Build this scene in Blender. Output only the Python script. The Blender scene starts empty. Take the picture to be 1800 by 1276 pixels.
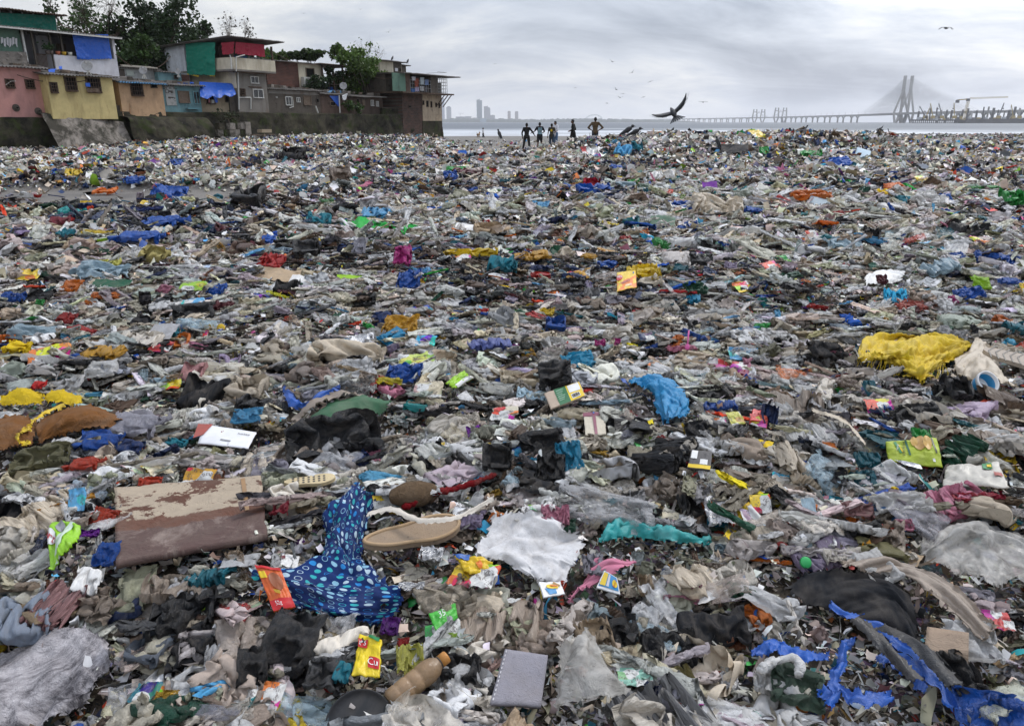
import bpy, bmesh, math, random
import numpy as np
from math import sin, cos, pi, radians, atan2, sqrt
from mathutils import Vector, Matrix

random.seed(7); RNG = np.random.default_rng(7)
SC = bpy.context.scene
COL = SC.collection

# ------------------------------------------------------------------ camera, sky, sun, exposure
F, CX, CY, HORIZON = 1300.0, 900.0, 638.0, 215.0
PITCH = math.atan((CY - HORIZON) / F)
CAM = np.array([0.0, 0.0, 1.8])
cam_data = bpy.data.cameras.new('camera'); cam = bpy.data.objects.new('camera', cam_data); COL.objects.link(cam)
cam.location = CAM; cam.rotation_euler = (pi/2 - PITCH, 0, 0)
cam_data.sensor_width = 36; cam_data.lens = 36*F/1800; cam_data.clip_start = .05; cam_data.clip_end = 30000
SC.camera = cam

SUN_EL, SUN_AZ = radians(48), radians(50)        # azimuth measured clockwise from +Y (the view)
world = bpy.data.worlds.new('World'); SC.world = world; world.use_nodes = True
wn, wl = world.node_tree.nodes, world.node_tree.links
wn.clear()
def wnode(t, **kw):
    n = wn.new(t)
    for k, v in kw.items(): setattr(n, k, v)
    return n
out = wnode('ShaderNodeOutputWorld'); bg = wnode('ShaderNodeBackground'); bg.inputs[1].default_value = .1
sky = wnode('ShaderNodeTexSky'); sky.sky_type = 'NISHITA'; sky.sun_disc = False
sky.sun_elevation = SUN_EL; sky.sun_rotation = SUN_AZ; sky.air_density = 1.5; sky.dust_density = 3.0
tc = wnode('ShaderNodeTexCoord'); sep = wnode('ShaderNodeSeparateXYZ'); wl.new(tc.outputs['Generated'], sep.inputs[0])
def wmath(op, a, b=None, clamp=False):
    n = wnode('ShaderNodeMath', operation=op, use_clamp=clamp)
    for i, v in enumerate((a, b)):
        if v is None: continue
        if isinstance(v, (int, float)): n.inputs[i].default_value = v
        else: wl.new(v, n.inputs[i])
    return n.outputs[0]
zc = wmath('ADD', wmath('MAXIMUM', sep.outputs[2], 0.0), .3)
cu, cv = wmath('DIVIDE', sep.outputs[0], zc), wmath('DIVIDE', sep.outputs[1], zc)
comb = wnode('ShaderNodeCombineXYZ'); wl.new(cu, comb.inputs[0]); wl.new(cv, comb.inputs[1])
def wnoise(scale, detail, rough, dist, off, sx=1.0, sy=1.0):
    m = wnode('ShaderNodeMapping'); m.inputs['Location'].default_value = off; m.inputs['Scale'].default_value = (sx, sy, 1)
    wl.new(comb.outputs[0], m.inputs[0])
    n = wnode('ShaderNodeTexNoise'); n.inputs['Scale'].default_value = scale; n.inputs['Detail'].default_value = detail
    n.inputs['Roughness'].default_value = rough; n.inputs['Distortion'].default_value = dist
    wl.new(m.outputs[0], n.inputs[0]); return n.outputs[0]
big = wnoise(.6, 6, .55, .5, (3.1, 1.2, 0), .8, 1.15)
fine = wnoise(2.4, 8, .62, .7, (7.3, 4.0, 0), .6, 1.4)
cl = wmath('ADD', wmath('MULTIPLY', big, .7), wmath('MULTIPLY', fine, .3))
ramp = wnode('ShaderNodeValToRGB'); wl.new(cl, ramp.inputs[0])
e = ramp.color_ramp.elements
e[0].position, e[0].color = .40, (2.7, 3.15, 4.1, 1)
e[1].position, e[1].color = .61, (9.8, 9.8, 9.7, 1)
x1 = ramp.color_ramp.elements.new(.50); x1.color = (5.4, 5.9, 6.9, 1)
# brightening of the cloud layer towards the hidden sun and towards the horizon
sunv = Vector((sin(SUN_AZ)*cos(SUN_EL), cos(SUN_AZ)*cos(SUN_EL), sin(SUN_EL)))
dp = wnode('ShaderNodeVectorMath', operation='DOT_PRODUCT'); wl.new(tc.outputs['Generated'], dp.inputs[0]); dp.inputs[1].default_value = sunv
glow = wmath('POWER', wmath('MAXIMUM', dp.outputs['Value'], 0.0), 3.0)
hor = wmath('POWER', wmath('SUBTRACT', 1.0, wmath('MAXIMUM', sep.outputs[2], 0.0)), 6.0)
gain = wmath('ADD', wmath('ADD', wmath('MULTIPLY', glow, 1.25), wmath('MULTIPLY', wmath('MAXIMUM', sep.outputs[2], 0.0), 1.25)), wmath('ADD', wmath('MULTIPLY', hor, .22), .6))   # an overcast sky is brightest overhead
mul = wnode('ShaderNodeVectorMath', operation='SCALE'); wl.new(ramp.outputs[0], mul.inputs[0]); wl.new(gain, mul.inputs['Scale'])
mix = wnode('ShaderNodeMix', data_type='RGBA'); mix.inputs[0].default_value = .86
wl.new(sky.outputs[0], mix.inputs[6]); wl.new(mul.outputs[0], mix.inputs[7])
wl.new(mix.outputs[2], bg.inputs[0]); wl.new(bg.outputs[0], out.inputs[0])

sun_d = bpy.data.lights.new('sun', 'SUN'); sun_d.energy = 1.5; sun_d.angle = radians(11); sun_d.color = (1, .96, .9)
sun = bpy.data.objects.new('sun', sun_d); COL.objects.link(sun)
sun.rotation_euler = (-sunv).to_track_quat('-Z', 'Y').to_euler(); sun.location = (0, 0, 60)

SC.view_settings.view_transform = 'Standard'; SC.view_settings.look = 'None'
SC.view_settings.exposure = 0.22; SC.view_settings.gamma = 1.0; SC.view_settings.use_curve_mapping = False
SC.render.engine = 'CYCLES'
SC.cycles.max_bounces = 6; SC.cycles.diffuse_bounces = 3; SC.cycles.glossy_bounces = 2; SC.cycles.transmission_bounces = 3
SC.cycles.transparent_max_bounces = 6; SC.cycles.volume_bounces = 2; SC.cycles.use_denoising = True
SC.cycles.caustics_reflective = False; SC.cycles.caustics_refractive = False

# ------------------------------------------------------------------ pixel -> world helpers
_R = np.array([1, 0, 0.]); _Fw = np.array([0, cos(PITCH), -sin(PITCH)]); _U = np.array([0, sin(PITCH), cos(PITCH)])
def rays(px, py):
    px = np.asarray(px, float); py = np.asarray(py, float)
    return ((px-CX)/F)[..., None]*_R - ((py-CY)/F)[..., None]*_U + _Fw
def at_depth(px, py, D):            # point at distance D along the camera axis
    return CAM + rays(px, py)*D
def at_z(px, py, z):
    d = rays(px, py); return CAM + d*((z-CAM[2])/d[..., 2:3])
def at_y(px, py, Y):
    d = rays(px, py); return CAM + d*(Y/d[..., 1:2])

# ------------------------------------------------------------------ numpy noise
def _h(ix, iy, s):
    n = (ix.astype(np.int64)*374761393 + iy.astype(np.int64)*668265263 + s*974634777) & 0x7fffffff
    n = ((n ^ (n >> 13))*1274126177) & 0x7fffffff
    return ((n ^ (n >> 16)) & 0xffffff)/16777215.0
def vnoise(x, y, s=0):
    ix, iy = np.floor(x), np.floor(y); fx, fy = x-ix, y-iy
    fx, fy = fx*fx*(3-2*fx), fy*fy*(3-2*fy)
    a, b, c, d = _h(ix, iy, s), _h(ix+1, iy, s), _h(ix, iy+1, s), _h(ix+1, iy+1, s)
    return (a*(1-fx)+b*fx)*(1-fy) + (c*(1-fx)+d*fx)*fy
def fbm(x, y, s=0, o=4, r=.5):
    t = 0; a = 1; n = 0
    for i in range(o):
        t = t + a*(vnoise(x*2**i, y*2**i, s+i)-.5); n += a; a *= r
    return t/n*2
def sstep(a, b, x):
    t = np.clip((x-a)/(b-a), 0, 1); return t*t*(3-2*t)

# ------------------------------------------------------------------ lie of the land
SEA_Z = -.4
def sandz(x, y):
    return -.45*sstep(55, 150, y) + .03*fbm(x*.25, y*.25, 90, 3)
def mask(x, y):
    n = fbm(x*.35, y*.35, 40, 4)
    m = np.ones_like(x)
    # clearing of bare sand to the left of the middle distance
    d = ((x+12.2)/6.2)**2 + ((y-17.6)/3.3)**2
    m = np.minimum(m, sstep(.8, 1.35, d + n*.6))
    # bare beach beyond the mounds
    edge = np.interp(x, [-40, -8, -5, -2.5, 0, 3, 6, 12, 20, 30, 45], [90, 80, 62, 44, 41, 45, 47, 54, 120, 138, 138])
    m = np.minimum(m, 1-sstep(-3, 2, y - edge + n*4))
    return m
def hgt(x, y):
    x = np.asarray(x, float); y = np.asarray(y, float)
    m = mask(x, y)
    M1 = np.interp(x, [-.5, 1.2, 3, 4.6, 8, 12, 16, 20, 25, 34], [0, .22, .5, .72, .82, .92, 1.12, .8, .42, .25])*np.exp(-((y-40)/6.0)**2)
    M2 = np.interp(x, [-32, -20, -14, -7, -5.2, -3.4, -2.2], [.3, .42, .62, .62, .42, .08, 0])*np.exp(-((y-52)/9.0)**2)
    M3 = .28*np.exp(-(((x+3)/7)**2+((y-29)/5)**2)) + .22*np.exp(-(((x-12)/6)**2+((y-24)/5)**2)) + .1*np.exp(-(((x-3)/4)**2+((y-15)/3)**2))
    far = 1-sstep(44, 60, y)*.6
    t = (.2 + .13*fbm(x*.55, y*.55, 3, 3)*far + .12*fbm(x*1.7, y*1.7, 17, 3)*(1-sstep(25, 60, y)) + .05*fbm(x*5, y*5, 29, 2)*(1-sstep(10, 25, y)))
    lump = (M1+M2)*(1 + .35*fbm(x*.5, y*.5, 61, 3)) + M3
    return sandz(x, y) + m*(np.maximum(t, .03)+lump)
def _march(d, t, steps, g, k):
    done = np.zeros(len(d), bool); lo = t.copy()
    for _ in range(steps):
        p = CAM + d*t[:, None]; done |= p[:, 2] <= hgt(p[:, 0], p[:, 1])
        lo = np.where(done, lo, t); t = np.where(done, t, t*g+k)
    return lo, t
_gx, _gy = np.arange(-120, 1960, 10.), np.concatenate([np.arange(222, 300, 3.), np.arange(300, 1400, 10.)])
_D = rays(*np.meshgrid(_gx, _gy)).reshape(-1, 3); _T = _march(_D, np.full(len(_D), .8), 420, 1.012, .004)[0].reshape(len(_gy), len(_gx))
def on_pile(px, py):             # where the sight line through a pixel meets the heap
    px = np.asarray(px, float); py = np.asarray(py, float); d = rays(px, py); sh = d.shape[:-1]; d = d.reshape(-1, 3)
    i = np.clip(np.searchsorted(_gy, py.ravel())-1, 0, len(_gy)-2); j = np.clip(np.searchsorted(_gx, px.ravel())-1, 0, len(_gx)-2)
    t0 = np.minimum(np.minimum(_T[i, j], _T[i+1, j]), np.minimum(_T[i, j+1], _T[i+1, j+1]))*.98
    lo, hi = _march(d, t0, 45, 1.004, .003)
    for _ in range(10):
        mid = (lo+hi)/2; p = CAM + d*mid[:, None]; b = p[:, 2] <= hgt(p[:, 0], p[:, 1]); hi = np.where(b, mid, hi); lo = np.where(b, lo, mid)
    return (CAM + d*hi[:, None]).reshape(sh+(3,))

# ------------------------------------------------------------------ materials
MATS = {}
def material(name, src=(.5, .5, .5), rough=.6, spec=.4, dirt=.5, dirtcol=(.22, .185, .15), dscale=7., bump=.25, bscale=30.,
             translucent=0., clear=0., metal=0., pattern=None, sat=1.0):
    """src: a colour, or 'object' / 'instance' / 'vertex' for a colour carried by the piece itself."""
    if name in MATS: return MATS[name]
    m = bpy.data.materials.new(name); MATS[name] = m; m.use_nodes = True
    nt = m.node_tree; N, L = nt.nodes, nt.links; N.clear()
    def nd(t, **kw):
        n = N.new(t)
        for k, v in kw.items(): setattr(n, k, v)
        return n
    o = nd('ShaderNodeOutputMaterial'); b = nd('ShaderNodeBsdfPrincipled')
    t = nd('ShaderNodeTexCoord'); oi = nd('ShaderNodeObjectInfo')
    off = nd('ShaderNodeVectorMath', operation='SCALE'); off.inputs[0].default_value = (37, 53, 71); L.new(oi.outputs['Random'], off.inputs['Scale'])
    vec = nd('ShaderNodeVectorMath', operation='ADD'); L.new(t.outputs['Object'], vec.inputs[0]); L.new(off.outputs[0], vec.inputs[1])
    V = vec.outputs[0]
    def noise(sc, det=4, r=.6, dist=0., v=None):
        n = nd('ShaderNodeTexNoise'); n.inputs['Scale'].default_value = sc; n.inputs['Detail'].default_value = det
        n.inputs['Roughness'].default_value = r; n.inputs['Distortion'].default_value = dist; L.new(v or V, n.inputs['Vector']); return n.outputs[0]
    def ramp(f, p0, p1, c0=(0, 0, 0, 1), c1=(1, 1, 1, 1)):
        r = nd('ShaderNodeValToRGB'); r.color_ramp.elements[0].position = p0; r.color_ramp.elements[1].position = p1
        r.color_ramp.elements[0].color = c0; r.color_ramp.elements[1].color = c1; L.new(f, r.inputs[0]); return r.outputs[0]
    def mixc(f, a, c, mode='MIX'):
        x = nd('ShaderNodeMix', data_type='RGBA', blend_type=mode)
        for i, v in ((0, f), (6, a), (7, c)):
            if hasattr(v, 'is_linked') or hasattr(v, 'links'): L.new(v, x.inputs[i])
            elif isinstance(v, (int, float)): x.inputs[i].default_value = v
            else: x.inputs[i].default_value = tuple(v)+(1,)*(4-len(v))
        return x.outputs[2]
    def mth(op, a, c=None):
        x = nd('ShaderNodeMath', operation=op)
        for i, v in enumerate((a, c)):
            if v is None: continue
            if isinstance(v, (int, float)): x.inputs[i].default_value = v
            else: L.new(v, x.inputs[i])
        return x.outputs[0]
    if src == 'object': c = oi.outputs['Color']
    elif src in ('instance', 'vertex'):
        a = nd('ShaderNodeAttribute'); a.attribute_name = 'col'; a.attribute_type = 'INSTANCER' if src == 'instance' else 'GEOMETRY'; c = a.outputs['Color']
    else:
        r = nd('ShaderNodeRGB'); r.outputs[0].default_value = tuple(src)+(1,); c = r.outputs[0]
    ctx = dict(nd=nd, L=L, V=V, noise=noise, ramp=ramp, mixc=mixc, mth=mth, t=t, oi=oi, b=b)
    if pattern: c = pattern(c, ctx)
    if dirt > 0:
        f = mth('MULTIPLY', ramp(noise(dscale, 5, .65, .6), .42, .72), dirt)
        c = mixc(f, c, dirtcol)
        sp = ramp(noise(dscale*9, 2, .5), .66, .72); c = mixc(mth('MULTIPLY', sp, dirt*.7), c, (.045, .035, .028))
        c = mixc(.35, c, ramp(noise(dscale*2.3, 4, .7), .3, .75, (.72, .72, .72, 1), (1.3, 1.28, 1.25, 1)), 'MULTIPLY')
    L.new(c, b.inputs['Base Color'])
    b.inputs['Specular IOR Level'].default_value = spec; b.inputs['Metallic'].default_value = metal
    if dirt > 0:
        rr = nd('ShaderNodeMapRange'); rr.inputs[3].default_value = max(.05, rough-.12); rr.inputs[4].default_value = min(1, rough+.22)
        L.new(noise(dscale*1.7, 3), rr.inputs[0]); L.new(rr.outputs[0], b.inputs['Roughness'])
    else: b.inputs['Roughness'].default_value = rough
    if bump > 0:
        bp = nd('ShaderNodeBump'); bp.inputs['Strength'].default_value = bump; bp.inputs['Distance'].default_value = .035
        n1 = noise(bscale, 5, .6, 1.2); L.new(mth('ABSOLUTE', mth('SUBTRACT', n1, .5)), bp.inputs['Height']); L.new(bp.outputs[0], b.inputs['Normal'])
    sh = b.outputs[0]
    if translucent > 0:
        tr = nd('ShaderNodeBsdfTranslucent'); L.new(c, tr.inputs[0]); mx = nd('ShaderNodeMixShader'); mx.inputs[0].default_value = translucent
        L.new(sh, mx.inputs[1]); L.new(tr.outputs[0], mx.inputs[2]); sh = mx.outputs[0]
    if clear > 0:
        tp = nd('ShaderNodeBsdfTransparent'); mx = nd('ShaderNodeMixShader')
        cf = nd('ShaderNodeMapRange'); cf.inputs[1].default_value = .35; cf.inputs[2].default_value = .65; cf.inputs[3].default_value = min(1, clear+.2); cf.inputs[4].default_value = max(0, clear-.25)
        L.new(noise(dscale*1.3, 4), cf.inputs[0]); L.new(cf.outputs[0], mx.inputs[0])
        L.new(sh, mx.inputs[1]); L.new(tp.outputs[0], mx.inputs[2]); sh = mx.outputs[0]
    L.new(sh, o.inputs[0]); return m

# ------------------------------------------------------------------ mesh helpers
def new_mesh(name, v, f, m=None, smooth=False, uv=None, col=None):
    me = bpy.data.meshes.new(name)
    v = np.asarray(v, np.float32).reshape(-1, 3)
    if isinstance(f, np.ndarray):
        k = f.shape[1]; me.vertices.add(len(v)); me.vertices.foreach_set('co', v.ravel())
        me.loops.add(f.size); me.loops.foreach_set('vertex_index', f.astype(np.int32).ravel())
        me.polygons.add(len(f)); me.polygons.foreach_set('loop_start', np.arange(0, f.size, k, dtype=np.int32))
        me.update(calc_edges=True)
    else:
        me.from_pydata(v.tolist(), [], f)
    if smooth: me.polygons.foreach_set('use_smooth', np.ones(len(me.polygons), bool))
    if uv is not None:
        l = me.uv_layers.new(name='UVMap'); vi = np.zeros(len(me.loops), np.int32); me.loops.foreach_get('vertex_index', vi)
        l.data.foreach_set('uv', np.asarray(uv, np.float32)[vi].ravel())
    if col is not None:
        a = me.attributes.new('col', 'FLOAT_COLOR', 'POINT'); c4 = np.ones((len(v), 4), np.float32); c4[:, :3] = col; a.data.foreach_set('color', c4.ravel())
    if m: me.materials.append(m)
    me.validate(); me.update(); return me
def obj(name, me, parent=None, loc=None, rot=None, scale=None):
    o = bpy.data.objects.new(name, me); COL.objects.link(o)
    if parent: o.parent = parent
    if loc is not None: o.location = loc
    if rot is not None: o.rotation_euler = rot
    if scale is not None: o.scale = scale
    return o
def tag(o, label=None, cat=None, group=None, kind=None):
    if label: o['label'] = label
    if cat: o['category'] = cat
    if group: o['group'] = group
    if kind: o['kind'] = kind
    return o
def empty(name, loc=(0, 0, 0), rz=0.):
    o = bpy.data.objects.new(name, None); COL.objects.link(o); o.location = loc; o.rotation_euler = (0, 0, rz); return o
def grid_faces(n, m):            # n rows x m columns of vertices
    i = np.arange(n-1)[:, None]*m + np.arange(m-1)[None, :]
    return np.stack([i, i+1, i+m+1, i+m], -1).reshape(-1, 4)

class MB:
    """collects simple closed shapes for one mesh"""
    def __init__(s): s.v, s.f = [], []
    def add(s, v, f):
        k = len(s.v); s.v += [tuple(p) for p in v]; s.f += [tuple(i+k for i in q) for q in f]; return s
    def box(s, x0, x1, y0, y1, z0, z1, M=None):
        v = [Vector((x, y, z)) for z in (z0, z1) for y in (y0, y1) for x in (x0, x1)]
        if M is not None: v = [M @ p for p in v]
        return s.add(v, [(0, 2, 3, 1), (4, 5, 7, 6), (0, 1, 5, 4), (2, 6, 7, 3), (0, 4, 6, 2), (1, 3, 7, 5)])
    def bar(s, a, b, w, h=None):
        a, b = Vector(a), Vector(b); d = b-a; h = h or w
        q = d.to_track_quat('Z', 'Y').to_matrix().to_4x4(); q.translation = a
        return s.box(-w/2, w/2, -h/2, h/2, 0, d.length, q)
    def tube(s, pts, rad, n=8, cap=True):
        pts = [Vector(p) for p in pts]; rad = rad if hasattr(rad, '__len__') else [rad]*len(pts)
        k = len(s.v); ref = Vector((0, 0, 1)); rings = []
        for i, p in enumerate(pts):
            d = (pts[min(i+1, len(pts)-1)]-pts[max(i-1, 0)]).normalized()
            if abs(d.dot(ref)) > .95: ref = Vector((1, 0, 0)) if abs(d.x) < .9 else Vector((0, 1, 0))
            a = d.cross(ref).normalized(); b = d.cross(a)
            for j in range(n):
                t = 2*pi*j/n; s.v.append(tuple(p + (a*cos(t)+b*sin(t))*rad[i]))
        for i in range(len(pts)-1):
            for j in range(n):
                j2 = (j+1) % n; s.f.append((k+i*n+j, k+i*n+j2, k+(i+1)*n+j2, k+(i+1)*n+j))
        if cap:
            s.f.append(tuple(k+j for j in range(n))[::-1]); s.f.append(tuple(k+(len(pts)-1)*n+j for j in range(n)))
        return s
    def lathe(s, prof, n=24, M=None):     # prof: (radius, z) pairs
        k = len(s.v)
        for r, z in prof:
            for j in range(n):
                p = Vector((r*cos(2*pi*j/n), r*sin(2*pi*j/n), z)); s.v.append(tuple(M @ p if M is not None else p))
        for i in range(len(prof)-1):
            for j in range(n):
                j2 = (j+1) % n; s.f.append((k+i*n+j, k+i*n+j2, k+(i+1)*n+j2, k+(i+1)*n+j))
        return s
    def build(s, name, m, parent=None, smooth=False, **kw):
        return obj(name, new_mesh(name, s.v, s.f, m, smooth), parent, **kw)
def frame3(n, yaw):               # rotation matrix: z along n, turned by yaw
    n = Vector(n).normalized(); q = Vector((0, 0, 1)).rotation_difference(n)
    return q.to_matrix() @ Matrix.Rotation(yaw, 3, 'Z')

# lettering outlines, made first while the scene is still light
TEXTS = {}
def text_mesh(s):
    if s not in TEXTS:
        cu_ = bpy.data.curves.new('lettering', 'FONT'); cu_.body = s; cu_.resolution_u = 2; cu_.align_x = 'CENTER'; cu_.align_y = 'CENTER'
        t = bpy.data.objects.new('lettering', cu_); COL.objects.link(t); bpy.context.view_layer.update()
        me = bpy.data.meshes.new_from_object(t.evaluated_get(bpy.context.evaluated_depsgraph_get())); bpy.data.objects.remove(t); bpy.data.curves.remove(cu_)
        TEXTS[s] = (np.array([p.co[:] for p in me.vertices]), [tuple(p.vertices) for p in me.polygons]); bpy.data.meshes.remove(me)
    return TEXTS[s]
for s_ in ('notes', 'Party', '52g', '₹ 5', 'Cu', 'Hers', 'Yippaay', 'masala', 'KRUNCH', 'FARMLEY', 'Boond', 'V', '35', '10', 'BMM', 'C', 'TEAM'): text_mesh(s_)

# ------------------------------------------------------------------ bodies: one continuous surface each, grown round a posed skeleton (made first while the scene is light)
def ball(mb, c, r, sc=(1, 1, 1), n=10):
    k = len(mb.v); c = np.array(c, float)
    for i in range(n+1):
        for j in range(n):
            t, p = pi*i/n, 2*pi*j/n; mb.v.append(tuple(c+r*np.array([sin(t)*cos(p)*sc[0], sin(t)*sin(p)*sc[1], cos(t)*sc[2]])))
    for i in range(n):
        for j in range(n): a, b = k+i*n+j, k+i*n+(j+1) % n; mb.f.append((a, a+n, b+n, b))
def limb(mb, pts, rad, n=10):
    for p, r in zip(pts, rad): ball(mb, p, r*.99)
    mb.tube(pts, rad, n)
def fuse(mb, voxel, ratio=None):
    me = bpy.data.meshes.new('tmp'); me.from_pydata(mb.v, [], mb.f); o = bpy.data.objects.new('tmp', me); COL.objects.link(o)
    m_ = o.modifiers.new('r', 'REMESH'); m_.mode = 'VOXEL'; m_.voxel_size = voxel
    sm = o.modifiers.new('s', 'SMOOTH'); sm.iterations = 3; sm.factor = .5
    if ratio: d = o.modifiers.new('d', 'DECIMATE'); d.ratio = ratio
    bpy.context.view_layer.update(); r = bpy.data.meshes.new_from_object(o.evaluated_get(bpy.context.evaluated_depsgraph_get()))
    r.polygons.foreach_set('use_smooth', np.ones(len(r.polygons), bool)); bpy.data.objects.remove(o); bpy.data.meshes.remove(me); return r
def V3(*a): return np.array(a, float)
def hand(mb, w, e, thumb):
    """palm, four bent fingers of unequal length and a thumb off the side, at wrist w coming from elbow e"""
    d = (w-e)/np.linalg.norm(w-e); a = np.cross(d, (0, .3, 1.)); a = a/np.linalg.norm(a)*thumb; b = np.cross(d, a); c = w+d*.05
    mb.tube([w, c, w+d*.09], [.026, .034, .03], 8); ball(mb, c, .034, (1, 1, 1))
    for i, L in enumerate((.068, .078, .074, .058)):
        p = w+d*.085+a*(.025-.017*i); q = p+d*L*.5+b*.008; limb(mb, [p, q, q+d*L*.42+b*.022], [.0095, .009, .0075], 6)
    p = w+d*.025+a*.026; limb(mb, [p, p+d*.03+a*.022, p+d*.055+a*.026], [.011, .0105, .009], 6)
def figure(J, H=1.72, head_turn=0., slim=1.):
    """J: joint positions (x across, y forward, z up) for a 1.72 m body; returns body, shirt, trousers and hair meshes"""
    s = H/1.72; J = {k: V3(*v) for k, v in J.items()}
    for sd in 'LR':
        J.setdefault('sho'+sd, V3(-.185 if sd == 'L' else .185, 0, 1.41)); J.setdefault('hip'+sd, V3(-.09 if sd == 'L' else .09, 0, .92))
    J.setdefault('pel', V3(0, 0, .95)); J.setdefault('chest', V3(0, .01, 1.27)); J.setdefault('neck', V3(0, -.0, 1.46)); J.setdefault('head', V3(0, .02, 1.61))
    def torso(mb, g):
        for p, r, sc in ((J['pel'], .125, (1.28, .86, 1)), ((J['pel']+J['chest'])/2, .115, (1.18, .82, 1.3)), (J['chest'], .135, (1.24, .8, 1.15)), (J['chest']+V3(0, -.01, .09), .11, (1.5, .72, .8))): ball(mb, p, r*slim+g, sc)
        limb(mb, [J['shoL'], J['chest']+V3(0, 0, .13), J['shoR']], [.056+g, .075+g, .056+g])
    b = MB(); torso(b, 0); limb(b, [J['chest']+V3(0, 0, .13), J['neck'], J['head']-V3(0, 0, .05)], [.06, .053, .055])
    hd = J['head']; c, s_ = cos(head_turn), sin(head_turn); f = V3(s_, c, 0); r_ = V3(c, -s_, 0)
    ball(b, hd, .095, (.84, 1., 1.2)); ball(b, hd+f*.03-V3(0, 0, .055), .062, (.9, 1, .95)); limb(b, [hd+f*.09+V3(0, 0, .008), hd+f*.115-V3(0, 0, .03)], [.011, .017], 6); limb(b, [hd+f*.088-r_*.022-V3(0, 0, .062), hd+f*.088+r_*.022-V3(0, 0, .062)], [.009, .009], 6)
    for k in (-1, 1): ball(b, hd+r_*k*.083-f*.005-V3(0, 0, .012), .026, (.45, .8, 1.2), 6); ball(b, hd+f*.084+r_*k*.033+V3(0, 0, .012), .013, (1, .7, .7), 6)
    for sd in 'LR':
        S, E, W_ = J['sho'+sd], J['elb'+sd], J['wri'+sd]; limb(b, [S, (S+E)/2, E], [.052, .047, .038]); limb(b, [E, E*.6+W_*.4, W_], [.039, .038, .026]); hand(b, W_, E, 1 if sd == 'L' else -1)
        h_, k_, a_ = J['hip'+sd], J['kne'+sd], J['ank'+sd]; limb(b, [h_, (h_+k_)/2, k_], [.088, .076, .054]); limb(b, [k_, k_*.65+a_*.35, a_], [.054, .056, .036]); t = J.get('toe'+sd, a_+V3(0, .16, -.05)); limb(b, [a_-V3(0, .035, .045), a_+V3(0, .03, -.035), t], [.033, .038, .024])
    def top(sleeve, length, g=.016, flare=0.):
        q = MB(); torso(q, g); limb(q, [J['chest']+V3(0, 0, .14), J['neck']-V3(0, 0, .035)], [.07, .066])
        if length: limb(q, [J['pel'], J['pel']-V3(0, 0, length)], [.145+g, .15+g+flare])
        for sd in 'LR':
            S, E, W_ = J['sho'+sd], J['elb'+sd], J['wri'+sd]
            if sleeve <= 1: limb(q, [S, S+(E-S)*sleeve], [.062+g*.5, .056+g*.5])
            else: limb(q, [S, (S+E)/2, E], [.06+g*.5, .055+g*.5, .048+g*.5]); limb(q, [E, E+(W_-E)*(sleeve-1)], [.048+g*.5, .043+g*.4])
        return q
    def bottom(leg, g=.014):
        q = MB(); ball(q, J['pel']-V3(0, 0, .03), .13*slim+g, (1.25, .9, .95))
        for sd in 'LR':
            h_, k_, a_ = J['hip'+sd], J['kne'+sd], J['ank'+sd]
            if leg <= 1: limb(q, [h_, (h_+k_)/2, h_+(k_-h_)*leg], [.098+g, .086+g, .075+g])
            else: limb(q, [h_, (h_+k_)/2, k_], [.098+g, .084+g, .064+g]); limb(q, [k_, k_+(a_-k_)*(leg-1)], [.064+g, .052+g])
        return q
    hr = MB(); ball(hr, hd+V3(0, 0, .03)-f*.016, .102, (.88, 1., 1.08)); ball(hr, hd+V3(0, 0, .09)+f*.03, .06, (1.2, 1, .6)); ball(hr, hd-f*.05-V3(0, 0, .02), .08, (.9, .7, 1))
    return dict(b=b, top=top, bottom=bottom, hair=hr, s=s)
STAND = dict(kneL=(-.11, .01, .5), ankL=(-.12, -.02, .075), kneR=(.11, .01, .5), ankR=(.12, -.02, .075))
FIG = {}
def make(key, J, H, sleeve, length, leg, head_turn=0., flare=0., slim=1.):
    q = figure({**STAND, **J}, H, head_turn, slim); FIG[key] = dict(s=q['s'], body=fuse(q['b'], .0125, .5), shirt=fuse(q['top'](sleeve, length, .016, flare), .016, .5), trousers=fuse(q['bottom'](leg), .016, .5), hair=fuse(q['hair'], .014, .5))
make('black', dict(elbL=(-.3, -.05, 1.13), wriL=(-.27, .04, .9), elbR=(.36, .1, 1.2), wriR=(.5, .22, 1.0), kneL=(-.17, .0, .5), ankL=(-.25, -.04, .075), kneR=(.16, .03, .5), ankR=(.2, .02, .075)), 1.74, 1.7, .0, 1.85)
make('jersey', dict(elbL=(-.34, .05, 1.17), wriL=(-.5, .18, 1.08), elbR=(.32, -.02, 1.15), wriR=(.2, .14, 1.06)), 1.72, .75, .12, .92)
make('boy', dict(elbL=(-.26, -.02, 1.12), wriL=(-.3, .0, .86), elbR=(.25, .08, 1.15), wriR=(.16, .26, 1.1)), 1.6, .6, .08, 1.95, .2)
make('white', dict(elbL=(-.27, .1, 1.13), wriL=(-.1, .28, 1.1), elbR=(.3, .05, 1.14), wriR=(.12, .26, 1.08), head=(.0, .05, 1.6)), 1.74, 1.75, .1, 1.95, .15)
make('kurta', dict(elbL=(-.24, -.05, 1.14), wriL=(-.12, .2, 1.05), elbR=(.27, -.08, 1.14), wriR=(.12, .2, 1.04), kneL=(-.12, .14, .52), ankL=(-.13, .1, .08), head=(.0, .05, 1.6)), 1.76, 1.6, .4, 1.95, -.15, .07)
make('plaid', dict(elbL=(-.43, -.1, 1.16), wriL=(-.2, -.02, 1.0), elbR=(.43, -.1, 1.16), wriR=(.2, -.02, 1.0)), 1.78, 1.35, .02, 1.95)
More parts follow.
